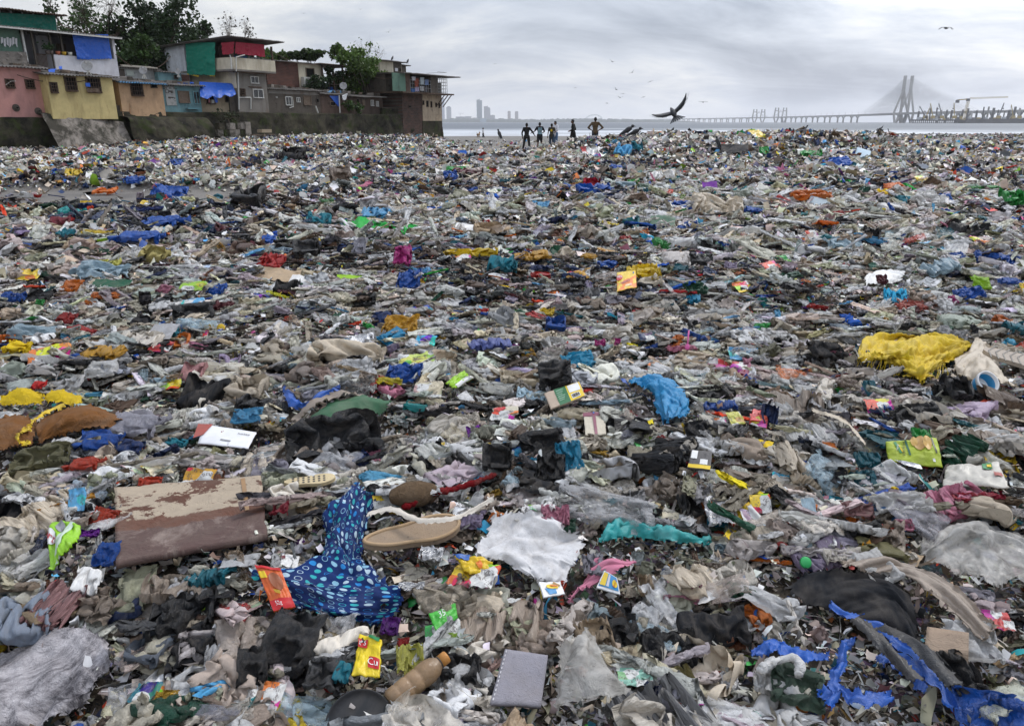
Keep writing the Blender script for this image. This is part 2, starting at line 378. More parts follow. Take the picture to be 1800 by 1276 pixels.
make('far', dict(elbL=(-.3, .05, 1.15), wriL=(-.42, .16, .95), elbR=(.28, -.03, 1.13), wriR=(.3, .05, .9), kneL=(-.1, .16, .52), ankL=(-.1, .24, .09), kneR=(.1, -.06, .5), ankR=(.11, -.22, .1)), 1.7, 1.6, .12, 1.95)

# ================================================================== THE SETTING
def ground_pattern(c, k):
    sand = k['mixc'](k['ramp'](k['noise'](.5, 6, .65, .4), .35, .7), (.115, .105, .095), (.235, .215, .19))
    sand = k['mixc'](k['ramp'](k['noise'](9, 5, .7), .62, .74), sand, (.06, .055, .05))
    a = k['nd']('ShaderNodeAttribute'); a.attribute_name = 'litter'
    shaded_muck = k['mixc'](k['ramp'](k['noise'](24, 6, .75, 1.5), .36, .66), (.016, .013, .01), (.11, .085, .06))  # brown muck, its tones darkened to paint shade into the crevices
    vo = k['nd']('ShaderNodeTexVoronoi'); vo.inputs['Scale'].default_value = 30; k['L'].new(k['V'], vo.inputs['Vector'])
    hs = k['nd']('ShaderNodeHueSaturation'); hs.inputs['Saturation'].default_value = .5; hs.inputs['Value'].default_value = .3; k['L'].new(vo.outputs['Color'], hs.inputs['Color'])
    shaded_muck = k['mixc'](k['ramp'](k['noise'](11, 3), .5, .62), shaded_muck, hs.outputs[0])
    return k['mixc'](a.outputs['Fac'], sand, shaded_muck)
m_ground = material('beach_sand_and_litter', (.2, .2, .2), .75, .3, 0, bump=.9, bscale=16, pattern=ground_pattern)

nr, na = 420, 330
rr = 1.3*(190/1.3)**np.linspace(0, 1, nr); aa = np.linspace(radians(-72), radians(72), na)
gx = (rr[:, None]*np.sin(aa)[None, :]).ravel(); gy = (rr[:, None]*np.cos(aa)[None, :] - 2.2).ravel()
gz = hgt(gx, gy)
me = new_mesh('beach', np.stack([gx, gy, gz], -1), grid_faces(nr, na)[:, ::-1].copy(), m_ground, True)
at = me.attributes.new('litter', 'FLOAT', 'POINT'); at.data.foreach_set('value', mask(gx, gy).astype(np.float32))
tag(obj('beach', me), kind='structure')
# the wider ground under everything, to the horizon
m_seabed = material('wet_sand', (.13, .12, .11), .7, .3, .4, dscale=.05, bump=0)
gm = MB(); gm.box(-9000, 9000, -400, 12000, -3.2, -1.0); tag(gm.build('ground', m_seabed), kind='structure')
gs = MB(); gs.add([(-60, -60, -.06), (60, -60, -.06), (90, 8, -.06), (-90, 8, -.06)], [(0, 1, 2, 3)]); tag(gs.build('beach_behind', m_seabed), kind='structure')

# the sea: long low swell and lines of surf, from the wet edge of the sand to the far shore
def sea_pattern(c, k):
    mp = k['nd']('ShaderNodeMapping'); mp.inputs['Scale'].default_value = (.012, .075, 1); k['L'].new(k['t'].outputs['Object'], mp.inputs[0])
    n = k['noise'](1.0, 7, .62, .8, mp.outputs[0])
    mp2 = k['nd']('ShaderNodeMapping'); mp2.inputs['Scale'].default_value = (.05, .5, 1); k['L'].new(k['t'].outputs['Object'], mp2.inputs[0])
    n2 = k['noise'](1.0, 5, .65, .4, mp2.outputs[0])
    s = k['nd']('ShaderNodeSeparateXYZ'); k['L'].new(k['t'].outputs['Object'], s.inputs[0])
    near = k['nd']('ShaderNodeMapRange'); near.inputs[1].default_value = 150; near.inputs[2].default_value = 330; near.inputs[3].default_value = .17; near.inputs[4].default_value = -.1
    k['L'].new(s.outputs[1], near.inputs[0])
    f = k['mth']('ADD', k['mth']('ADD', k['mth']('MULTIPLY', n, .65), k['mth']('MULTIPLY', n2, .35)), near.outputs[0])
    return k['mixc'](k['ramp'](f, .5, .64), c, (.55, .57, .6))
m_sea = material('sea_water', (.1, .115, .135), .5, .22, 0, bump=.5, bscale=.5, pattern=sea_pattern)
ny, nx = 260, 150
sy = 118*(9000/118)**np.linspace(0, 1, ny); sx = np.linspace(-1, 1, nx)
SX = sx[None, :]*(sy[:, None]*1.15+60); SY = np.repeat(sy[:, None], nx, 1)
amp = .09*np.exp(-SY/700); SZ = SEA_Z + amp*(np.sin(SY*.35+3*fbm(SX*.012, SY*.02, 5, 3))+.6*fbm(SX*.06, SY*.3, 8, 3))
tag(obj('sea', new_mesh('sea', np.stack([SX, SY, SZ], -1), grid_faces(ny, nx), m_sea, True)), kind='structure')

# ================================================================== LITTER: colours and crumpled shapes
PAL = {  # linear base colours
 'white': (.78, .77, .75), 'offwhite': (.73, .67, .58), 'beige': (.62, .53, .41), 'tan': (.4, .295, .19), 'taupe': (.34, .275, .22), 'brown': (.11, .07, .045),
 'rust': (.22, .075, .03), 'grey': (.22, .22, .225), 'lightgrey': (.4, .4, .41), 'darkgrey': (.055, .057, .062), 'black': (.014, .015, .018), 'navy': (.016, .035, .11),
 'blue': (.006, .09, .42), 'skyblue': (.09, .36, .62), 'paleblue': (.33, .45, .52), 'cyan': (.02, .36, .6), 'teal': (.012, .15, .2), 'turquoise': (.02, .36, .36),
 'mint': (.2, .42, .33), 'green': (.025, .35, .06), 'darkgreen': (.012, .085, .045), 'sage': (.1, .17, .12), 'lime': (.3, .55, .02), 'olive': (.19, .18, .09),
 'yellow': (.72, .5, .012), 'lemon': (.62, .6, .12), 'amber': (.6, .31, .012), 'khaki': (.38, .32, .12), 'gold': (.38, .24, .04), 'cream': (.56, .49, .34),
 'orange': (.68, .17, .012), 'coral': (.5, .1, .07), 'vermilion': (.66, .06, .02), 'red': (.45, .015, .015), 'crimson': (.38, .015, .04), 'maroon': (.11, .015, .025),
 'pink': (.56, .2, .29), 'dustypink': (.4, .2, .2), 'magenta': (.45, .015, .2), 'purple': (.14, .02, .25), 'lilac': (.36, .29, .43), 'lavender': (.41, .4, .46),
 'periwinkle': (.13, .17, .46), 'silver': (.75, .75, .76), 'mustard': (.45, .26, .02), 'greyblue': (.17, .2, .25)}
WORD = {'offwhite': 'off-white', 'lightgrey': 'light grey', 'darkgrey': 'dark grey', 'skyblue': 'sky blue', 'paleblue': 'pale blue', 'darkgreen': 'dark green', 'dustypink': 'dusty pink', 'greyblue': 'grey-blue'}
MIX = dict(white=18, offwhite=23, beige=14, tan=6, taupe=6, brown=6.5, lightgrey=7, grey=2.5, darkgrey=2.5, black=11, navy=1.6, blue=4.4, skyblue=2, paleblue=2.6, cyan=.7, teal=2,
           turquoise=.7, green=1, darkgreen=1, lime=.6, yellow=2.3, amber=1.2, cream=5, orange=1.6, vermilion=1.2, red=1.6, maroon=.9, pink=1, magenta=.5, purple=.5, lilac=.8, lavender=1, rust=.8, olive=.8)
_mk = list(MIX); _mp = np.array([MIX[k] for k in _mk]); _mp /= _mp.sum(); _mc = np.array([PAL[k] for k in _mk])
def rand_cols(n, jit=.22, xy=None):
    i = RNG.choice(len(_mk), n, p=_mp)
    if xy is not None:      # drifts: paler film gathers in some places, dark wet cloth in others
        w = fbm(xy[0]*.45, xy[1]*.45, 77, 4); q = RNG.uniform(0, 1, n); i = np.where((w > .04) & (q < .55), RNG.integers(0, 3, n), np.where((w < -.16) & (q < .4), RNG.choice([5, 8, 9, 10], n), i))
    c = _mc[i]*(1+RNG.normal(0, jit, (n, 1))).clip(.45, 1.5)*(1+RNG.normal(0, .06, (n, 3)))
    return np.clip(c, .005, .8), i

def crumple(n, m, L, W, seed, amp=.2, nf=7, folds=1, edge=.12, curl=.0):
    """a sheet of film, paper or cloth with sharp random creases and a flap or two folded over"""
    g = np.random.default_rng(seed)
    u, v = np.meshgrid(np.linspace(-.5, .5, m), np.linspace(-.5, .5, n))
    ang = np.arctan2(v, u); rim = 1 + edge*(fbm(np.cos(ang)*2+seed, np.sin(ang)*2, seed, 3)*1.6)
    x, y = u*L*rim, v*W*rim; z = np.zeros_like(x); S = max(L, W)
    for i in range(nf):
        a = g.uniform(0, 2*pi); nx_, ny_ = cos(a), sin(a); c = g.uniform(-.4, .4)*S*.5
        d = nx_*x+ny_*y-c; s = g.choice([-1, 1])*g.uniform(.4, 1)*amp*2.2/sqrt(nf)
        w = .04*S; z += s*(np.sqrt(d*d+w*w*.05)-w)
        k = .25*abs(s); x -= nx_*np.abs(d)*np.sign(d)*k*.5; y -= ny_*np.abs(d)*np.sign(d)*k*.5
    z += amp*.35*S*fbm(x/S*3+seed*1.7, y/S*3, seed+5, 3)
    for i in range(folds):
        a = g.uniform(0, 2*pi); nx_, ny_ = cos(a), sin(a); c = g.uniform(.12, .34)*S*.5+.08*S
        d = nx_*x+ny_*y-c; over = d > 0; th = g.uniform(.5, .95)*pi
        x = np.where(over, x-nx_*d*(1-cos(th)), x); y = np.where(over, y-ny_*d*(1-cos(th)), y); z = np.where(over, z*.6+d*sin(th)+.012*S*(1-np.exp(-d/S*20)), z)
    if curl: z += curl*S*((np.abs(u)*2)**3)
    A = np.stack([x.ravel(), y.ravel(), np.ones(x.size)], -1); co = np.linalg.lstsq(A, z.ravel(), rcond=None)[0]
    z = z-(A@co).reshape(z.shape)
    return np.stack([x, y, z], -1).reshape(-1, 3), grid_faces(n, m), np.stack([u+.5, v+.5], -1).reshape(-1, 2)
def crush(specs, n=11, m=15, fine=1, it=90, seed=0):
    """sheets of film, paper and cloth crushed in a box until they buckle (edge lengths kept): the folds of real litter.
    specs: (length, width, squeeze along, squeeze across, height, stiffness, ragged edge)"""
    g = np.random.default_rng(seed); K = len(specs); S = np.array(specs, float)
    L, W, ca, cb, H, ST, RG = [S[:, i][:, None, None] for i in range(7)]
    P = None
    for lev in range(fine+1):
        if lev: n, m = 2*n-1, 2*m-1
        u, v = np.meshgrid(np.linspace(-.5, .5, m), np.linspace(-.5, .5, n))
        an = np.arctan2(v, u); rim = np.stack([1+RG[k, 0, 0]*fbm(np.cos(an)*1.7+k*3.1, np.sin(an)*1.7+k, seed+k, 4)*1.5 for k in range(K)])
        R = np.stack([u*L*rim, v*W*rim], -1)
        if P is None:
            z = np.stack([fbm(u*2.6+k*5.3, v*2.6+seed, seed+50+k, 3) for k in range(K)])
            P = np.concatenate([R, (z*.45*np.minimum(L, W)+H*.6)[..., None]], -1)
            P[..., 0] += .12*L*np.stack([fbm(u*2+k, v*3+9, seed+90+k, 2) for k in range(K)]); P[..., 1] += .12*W*np.stack([fbm(u*3+k, v*2+4, seed+95+k, 2) for k in range(K)])
        else:
            up = np.zeros((K, n, m, 3)); up[:, ::2, ::2] = P; up[:, 1::2, ::2] = (P[:, :-1]+P[:, 1:])/2; up[:, :, 1::2] = (up[:, :, 0:-2:2]+up[:, :, 2::2])/2
            P = up+g.normal(0, .012, up.shape)*np.minimum(L, W)[..., None]*(1 if lev == 1 else .45)
        cons = []
        for (di, dj, st) in ((0, 1, 1.), (1, 0, 1.), (1, 1, .6), (1, -1, .6), (0, 2, 0.), (2, 0, 0.)):
            for par in (0, 1):
                i = np.arange(0, n-di); j = np.arange(max(0, -dj), m-max(0, dj))
                if di: i = i[(i//di) % 2 == par]
                else: j = j[(j//dj) % 2 == par]
                if len(i) and len(j): cons.append((np.ix_(range(K), i, j), np.ix_(range(K), i+di, j+dj), st))
        rest = [np.linalg.norm(R[a_]-R[b_], axis=-1)+1e-9 for a_, b_, _ in cons]
        T = it if lev == 0 else it//(3 if lev == 1 else 5)
        for t in range(T):
            q = min(1, (t+1)/(T*.75)) if lev == 0 else 1
            bx, by, bz = (L*(1+(ca-1)*q)/2)[..., 0], (W*(1+(cb-1)*q)/2)[..., 0], (H*(2.5-1.5*q))[..., 0]
            for (a_, b_, st), r in zip(cons, rest):
                A, B = P[a_], P[b_]; d = B-A; l = np.linalg.norm(d, axis=-1)+1e-9
                if st == 0: k = np.where(l < r, 1., 0)*ST*.5          # bending
                else: k = st
                c = (.5*k*(l-r)/l)[..., None]*d; P[a_] = A+c; P[b_] = B-c
            for ax, bb in ((0, bx), (1, by)):
                x_ = P[..., ax]; lim = bb[..., None]; P[..., ax] = np.clip(x_, -lim, lim)
            P[..., 2] = np.clip(P[..., 2], 0, bz[..., None])
    P[..., 2] -= P[..., 2].mean((1, 2), keepdims=True)*.8
    uv = np.stack([u+.5, v+.5], -1).reshape(-1, 2); f = grid_faces(n, m)
    return [(P[k].reshape(-1, 3), f, uv) for k in range(K)]

# printed packaging: blocks and bands in a few inks over the packet's own colour
def print_pattern(c, k):
    uv = k['t'].outputs['UV']; nd, L = k['nd'], k['L']
    mp = nd('ShaderNodeVectorMath', operation='ADD'); sc = nd('ShaderNodeVectorMath', operation='SCALE'); sc.inputs[0].default_value = (3.1, 5.7, 0); L.new(k['oi'].outputs['Random'], sc.inputs['Scale'])
    L.new(uv, mp.inputs[0]); L.new(sc.outputs[0], mp.inputs[1])
    vo = nd('ShaderNodeTexVoronoi', distance='CHEBYCHEV', voronoi_dimensions='2D'); vo.inputs['Scale'].default_value = 2.1; vo.inputs['Randomness'].default_value = .75; L.new(mp.outputs[0], vo.inputs['Vector'])
    sx_ = nd('ShaderNodeSeparateColor'); L.new(vo.outputs['Color'], sx_.inputs[0])
    hs = nd('ShaderNodeHueSaturation'); L.new(c, hs.inputs['Color']); L.new(k['mth']('ADD', k['mth']('MULTIPLY', sx_.outputs[1], .3), .35), hs.inputs['Hue']); hs.inputs['Saturation'].default_value = 1.05; hs.inputs['Value'].default_value = .9
    c = k['mixc'](k['ramp'](sx_.outputs[0], .55, .56), c, hs.outputs[0])
    c = k['mixc'](k['ramp'](sx_.outputs[2], .72, .73), c, (.6, .6, .58))
    wv = nd('ShaderNodeTexVoronoi', voronoi_dimensions='2D'); m2 = nd('ShaderNodeMapping'); m2.inputs['Scale'].default_value = (46, 16, 1); L.new(mp.outputs[0], m2.inputs[0]); wv.inputs['Scale'].default_value = 1; L.new(m2.outputs[0], wv.inputs['Vector'])
    s3 = nd('ShaderNodeSeparateColor'); L.new(wv.outputs['Color'], s3.inputs[0])
    small = k['mth']('MULTIPLY', k['ramp'](s3.outputs[0], .5, .55), k['ramp'](k['noise'](3.5, 1, .5, 0, mp.outputs[0]), .54, .56))
    return k['mixc'](k['mth']('MULTIPLY', small, .75), c, (.09, .07, .07))
def family(src, pre):
    return dict(
      film=material(pre+'plastic_film', src, .27, .55, .26, bump=.9, bscale=16, translucent=.25),
      bag=material(pre+'bag_plastic', src, .33, .5, .3, bump=.8, bscale=18, translucent=.1),
      cloth=material(pre+'cloth', src, .85, .2, .3, bump=.55, bscale=40),
      card=material(pre+'card', src, .75, .25, .45, bump=.15, bscale=40),
      printed=material(pre+'printed_packet', src, .3, .5, .25, bump=.25, bscale=24, pattern=print_pattern),
      clear=material(pre+'clear_film', src, .2, .6, .35, bump=.4, bscale=24, clear=.55),
      foil=material(pre+'foil', src, .25, .5, .2, bump=.6, bscale=22, metal=.9))
OB, INS = family('object', 'litter_'), family('instance', 'heap_')
OL = dict(film=material('laid_film', 'object', .34, .5, .3, bump=.3, bscale=50, translucent=.2), bag=material('laid_bag', 'object', .33, .5, .25, bump=.35, bscale=45, translucent=.1), cloth=material('laid_cloth', 'object', .85, .2, .25, bump=.3, bscale=90))
m_vert = material('heap_scraps', 'vertex', .5, .35, .3, dscale=5, bump=0)

# ------------------------------------------------------------------ the mass of the heap (what nobody could count)
def sample(n, r0, r1, power, half=40., cy=0.):
    a = RNG.uniform(radians(-half), radians(half), n); u = RNG.uniform(0, 1, n)
    r = (r0**power+u*(r1**power-r0**power))**(1/power)
    x, y = r*np.sin(a), r*np.cos(a)+cy; return x, y
def keep(x, y, thin=.06):
    m = mask(x, y); return RNG.uniform(0, 1, len(x)) < np.maximum(m**1.5, np.where(y > 43, thin, thin*.4))
def rotm(yaw, tx, ty):
    cz, sz, ca, sa, cb, sb = np.cos(yaw), np.sin(yaw), np.cos(tx), np.sin(tx), np.cos(ty), np.sin(ty)
    o = np.zeros_like(cz); l = o+1
    Rz = np.stack([cz, -sz, o, sz, cz, o, o, o, l], -1).reshape(-1, 3, 3); Rx = np.stack([l, o, o, o, ca, -sa, o, sa, ca], -1).reshape(-1, 3, 3); Ry = np.stack([cb, o, sb, o, l, o, -sb, o, cb], -1).reshape(-1, 3, 3)
    return Rz@Ry@Rx
def scraps(name, x, y, size, nu, nv, aspect, bend, tilt, lift, cols, mat, taper=0., up=0.):
    """many little bent pieces, joined into one mesh"""
    n = len(x); u, v = np.meshgrid(np.linspace(-.5, .5, nu), np.linspace(-.5, .5, nv)); u, v = u.ravel(), v.ravel(); k = len(u)
    L = size[:, None]; W = L*aspect[:, None]
    jx = RNG.normal(0, .11, (n, k)); jy = RNG.normal(0, .11, (n, k))
    px_, py_ = (u+jx)*L, (v+jy)*W
    b1, b2 = RNG.normal(0, bend, (n, 1)), RNG.normal(0, bend, (n, 1)); ph = RNG.uniform(0, 6, (n, 1))
    pz_ = L*(b1*(np.abs(u)-.2)*1.3+b2*np.abs(v+RNG.uniform(-.3, .3, (n, 1)))*aspect[:, None]+.5*bend*np.sin(u*5+ph))+RNG.normal(0, .05, (n, k))*W
    if taper: py_ = py_+L*RNG.normal(0, .25, (n, 1))*np.sin(u*4+ph)
    R = rotm(RNG.uniform(0, 2*pi, n), RNG.normal(0, tilt, n), RNG.normal(0, tilt, n))
    P = np.einsum('nij,nkj->nki', R, np.stack([px_, py_, pz_], -1))
    zc_ = hgt(x, y)+lift*size+np.abs(RNG.normal(0, .012, n))+up*RNG.uniform(.4, 1, n)
    P += np.stack([x, y, zc_], -1)[:, None, :]
    f = grid_faces(nv, nu)[None]+(np.arange(n)*k)[:, None, None]
    me = new_mesh(name, P.reshape(-1, 3), f.reshape(-1, 4), mat, True, col=np.repeat(cols, k, 0)*(1+RNG.normal(0, .06, (n*k, 1))))
    return tag(obj(name, me), kind='stuff')
def chips(name, n, r0, r1, pw, s0, s1, nu=3, nv=2, tilt=.45, asp=(.25, 1.), bend=.3, dark=.0, half=40, lift=.2, taper=0, up=0.):
    x, y = sample(n, r0, r1, pw, half); k = keep(x, y); x, y = x[k], y[k]
    c, _ = rand_cols(len(x), .22, (x, y)); d = np.hypot(x, y)
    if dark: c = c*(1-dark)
    s = np.exp(RNG.uniform(np.log(s0), np.log(s1), len(x)))
    return scraps(name, x, y, s, nu, nv, RNG.uniform(*asp, len(x)), bend, tilt, lift, c, m_vert, taper, up)
chips('litter_crumbs', 40000, 1.2, 7, 1.4, .012, .035, 3, 2, .5, (.35, 1), .25, dark=.5)  # crumb colours scaled down, painting deeper shade into the gaps
chips('litter_shreds', 20000, 1.2, 10, 1.4, .03, .16, 7, 2, .3, (.015, .05), .3, .25, lift=.1, taper=1)
chips('litter_bits', 9000, 1.2, 11, 1.4, .012, .045, 3, 3, .35, (.3, .9), .45, lift=.3, up=.05)
chips('litter_scraps', 14000, 7, 18, 1.5, .03, .09, 3, 3, .4, (.4, 1.), .35)
chips('litter_middle', 45000, 9, 34, 1.6, .06, .18, 3, 3, .45, (.3, 1.), .35)
chips('litter_far', 78000, 20, 80, 1.7, .12, .34, 3, 3, .5, (.25, 1.), .35, half=38)
# the flat mat of litter along the water's edge on the far side
xx = RNG.uniform(14, 130, 9000); yy = RNG.uniform(58, 140, 9000); kk = keep(xx, yy, .0) & (np.abs(xx/yy) < .8); xx, yy = xx[kk], yy[kk]
cc, _ = rand_cols(len(xx)); cc = cc*.5+.09
scraps('litter_tideline', xx, yy, RNG.uniform(.15, .5, len(xx)), 3, 3, RNG.uniform(.3, 1, len(xx)), .25, .4, .15, cc, m_vert)

# bigger crumpled pieces of the heap, instanced (they are past counting)
HEAP = bpy.data.collections.new('heap_shapes')
_vi = []
def heap_shape(v, f, uv, mk):
    o = bpy.data.objects.new('heap_shape', new_mesh('heap_shape', v, f, INS[mk], mk in ('cloth', 'printed', 'card'), uv)); o.name = 'heap_shape_%03d' % len(_vi); HEAP.objects.link(o); _vi.append(mk)
_g = np.random.default_rng(11)
_film = [(1, _g.uniform(.5, 1), _g.uniform(.5, .85), _g.uniform(.45, .8), _g.uniform(.1, .24), .05, .3) for i in range(22)]
_strip = [(1.3, _g.uniform(.4, .8), _g.uniform(.8, .95), _g.uniform(.2, .4), _g.uniform(.06, .12), .04, .3) for i in range(26)]
_ball = [(1.4, 1.3, _g.uniform(.45, .6), _g.uniform(.4, .55), _g.uniform(.25, .4), .04, .2) for i in range(8)]
_flat = [(1, _g.uniform(.55, .8), _g.uniform(.86, .95), _g.uniform(.84, .95), _g.uniform(.05, .12), .5, .03) for i in range(10)]
_cd = [(1, _g.uniform(.4, .8), .97, .95, .07, .9, .06) for i in range(6)]
for i, s_ in enumerate(crush(_film, 9, 11, 1, 80, 1)): heap_shape(*s_, ('film', 'clear', 'film', 'film', 'cloth', 'film', 'clear')[i % 7])
for i, s_ in enumerate(crush(_strip, 7, 17, 1, 80, 2)): heap_shape(*s_, ('film', 'film', 'cloth', 'film')[i % 4])
for i, s_ in enumerate(crush(_ball, 11, 11, 1, 80, 3)): heap_shape(*s_, ('bag', 'film')[i % 2])
NSOFT = len(_vi)
for i, s_ in enumerate(crush(_flat, 7, 9, 1, 60, 4)): heap_shape(*s_, 'printed')
for i, s_ in enumerate(crush(_cd, 5, 7, 1, 40, 5)): heap_shape(*s_, 'card')
for i, s_ in enumerate(crush(_film[:3], 9, 11, 1, 80, 6)): heap_shape(*s_, 'foil')
_vi = np.array(_vi)
def heap(name, n, r0, r1, pw, s0, s1, tilt, lift, half=40, lie=.75):
    x, y = sample(n, r0, r1, pw, half); k = keep(x, y, .05) & (clear_of(x, y, .035+s1*.12) if r0 < 2 else True); x, y = x[k], y[k]; n = len(x)
    c, ci = rand_cols(n, .22, (x, y)); idx = RNG.integers(0, len(_vi), n)
    vivid = c.max(1)-c.min(1) > .2
    flat = np.where(_vi == 'printed')[0]; idx = np.where(vivid & (RNG.uniform(0, 1, n) < .45), RNG.choice(flat, n), idx)
    pr = (_vi[idx] == 'printed') & ~vivid; idx = np.where(pr, RNG.integers(0, NSOFT, n), idx)
    c = np.where((_vi[idx] == 'foil')[:, None], .7, c)
    s = np.exp(RNG.uniform(np.log(s0), np.log(s1), n))
    s = s*np.array([{'printed': .42, 'card': .4, 'foil': .45, 'bag': .65}.get(q, 1.) for q in _vi])[idx]
    me = bpy.data.meshes.new(name); me.vertices.add(n)
    me.vertices.foreach_set('co', np.stack([x, y, hgt(x, y)+lift*s], -1).astype(np.float32).ravel())
    def att(nm, ty, key, arr): a = me.attributes.new(nm, ty, 'POINT'); a.data.foreach_set(key, arr.ravel())
    att('rot', 'FLOAT_VECTOR', 'vector', np.stack([RNG.normal(0, tilt, n), RNG.normal(0, tilt, n), np.where(RNG.uniform(0, 1, n) < .6, RNG.choice([0, pi], n)+RNG.normal(0, lie, n), RNG.uniform(0, 2*pi, n))], -1).astype(np.float32))
    att('scl', 'FLOAT_VECTOR', 'vector', (s[:, None]*RNG.uniform(.75, 1.25, (n, 3))*np.array([1, 1, .75])).astype(np.float32))
    att('idx', 'INT', 'value', idx.astype(np.int32))
    att('col', 'FLOAT_COLOR', 'color', np.concatenate([c, np.ones((n, 1))], 1).astype(np.float32))
    o = tag(obj(name, me), kind='stuff')
    g = bpy.data.node_groups.new(name, 'GeometryNodeTree'); g.interface.new_socket('Geometry', in_out='INPUT', socket_type='NodeSocketGeometry'); g.interface.new_socket('Geometry', in_out='OUTPUT', socket_type='NodeSocketGeometry')
    gi, go = g.nodes.new('NodeGroupInput'), g.nodes.new('NodeGroupOutput'); ip = g.nodes.new('GeometryNodeInstanceOnPoints'); cn = g.nodes.new('GeometryNodeCollectionInfo')
    cn.inputs['Collection'].default_value = HEAP; cn.inputs['Separate Children'].default_value = True; cn.inputs['Reset Children'].default_value = True
    def na_(nm, ty): a = g.nodes.new('GeometryNodeInputNamedAttribute'); a.data_type = ty; a.inputs['Name'].default_value = nm; return a.outputs['Attribute']
    lk = g.links.new
    lk(gi.outputs[0], ip.inputs['Points']); lk(cn.outputs[0], ip.inputs['Instance']); ip.inputs['Pick Instance'].default_value = True
    lk(na_('idx', 'INT'), ip.inputs['Instance Index']); lk(na_('rot', 'FLOAT_VECTOR'), ip.inputs['Rotation']); lk(na_('scl', 'FLOAT_VECTOR'), ip.inputs['Scale']); lk(ip.outputs[0], go.inputs[0])
    o.modifiers.new('instances', 'NODES').node_group = g
    return o

# ================================================================== COUNTABLE PIECES OF LITTER
KIND = {'s': ('plastic_sheet', 'plastic sheet', 'plastic sheet', 'film'), 'b': ('plastic_bag', 'plastic bag', 'bag', 'bag'), 'w': ('wrapper', 'printed wrapper', 'wrapper', 'printed'),
        'r': ('rag', 'cloth rag', 'rag', 'cloth'), 't': ('plastic_strip', 'plastic strip', 'strip', 'film'), 'p': ('card_piece', 'piece of card', 'card', 'card'),
        'g': ('film_twist', 'gathered plastic film', 'gathered film', 'film'), 'f': ('foil_scrap', 'foil scrap', 'foil', 'foil'), 'c': ('clear_film', 'clear film', 'clear film', 'clear')}
_q = np.random.default_rng(23)
def _u(a, b): return _q.uniform(a, b)
LIB = {}
def lib(k, shapes):
    for v, f, uv in shapes:
        v = v-(v.max(0)+v.min(0))/2; v = v/(v[:, 0].max()-v[:, 0].min())
        me = new_mesh('litter_shape', v, f, None, k in 'rwp', uv); me.materials.append(OB[KIND[k][3]])
        LIB.setdefault(k, []).append((me, v[:, 1].max()-v[:, 1].min(), v[:, 2].max()-v[:, 2].min()))
lib('s', crush([(1, _u(.45, .85), _u(.55, .85), _u(.4, .75), _u(.08, .18), .05, .28) for i in range(18)], 10, 14, 2, 80, 31))
lib('r', crush([(1, _u(.45, .8), _u(.5, .8), _u(.4, .6), _u(.12, .2), .3, .15) for i in range(12)], 10, 14, 2, 90, 32))
lib('t', crush([(1.3, _u(.3, .6), _u(.86, .96), _u(.2, .36), _u(.07, .13), .05, .25) for i in range(12)], 7, 19, 2, 80, 33))
lib('g', crush([(1.9, _u(.4, .75), _u(.85, .95), _u(.16, .3), _u(.05, .1), .03, .3) for i in range(14)], 7, 23, 2, 80, 37))
lib('b', crush([(1.4, 1.3, _u(.45, .6), _u(.38, .52), _u(.28, .42), .04, .15) for i in range(10)], 13, 13, 2, 90, 34))
lib('w', crush([(1, _u(.5, .75), _u(.88, .95), _u(.82, .93), _u(.05, .11), .5, .02) for i in range(12)], 8, 11, 1, 60, 35))
lib('p', crush([(1, _u(.5, .8), .97, .96, .06, .95, .05) for i in range(8)], 6, 8, 1, 40, 36))
LIB['c'] = [(me.copy(), a, b) for me, a, b in LIB['s'][:8]]; LIB['f'] = [(me.copy(), a, b) for me, a, b in LIB['s'][8:14]]
for k in "cf":
    for me, _, _ in LIB[k]: me.materials.clear(); me.materials.append(OB[KIND[k][3]])

LAND = []                           # landmarks that labels may refer to: (x, y, words)
PIECES = []                         # every countable piece, labelled at the end once all landmarks are known
def put(k, pos, L, D, yaw, tx, ty, colour, jit=.12, lift=.25, z=None):
    i = _q.integers(len(LIB[k])); me, ey, ez = LIB[k][i]
    c = np.array(PAL[colour])*(1+_q.normal(0, jit))
    o = obj(KIND[k][0], me, None, (pos[0], pos[1], pos[2]), (tx, ty, yaw))
    sy = D/ey; s = sqrt(L*sy); o.scale = (L, sy, s)
    o.location.z += lift*ez*s + abs(sin(tx))*D*.3
    o.color = (*np.clip(c, .004, .85), 1)
    PIECES.append((o, k, colour, L)); return o

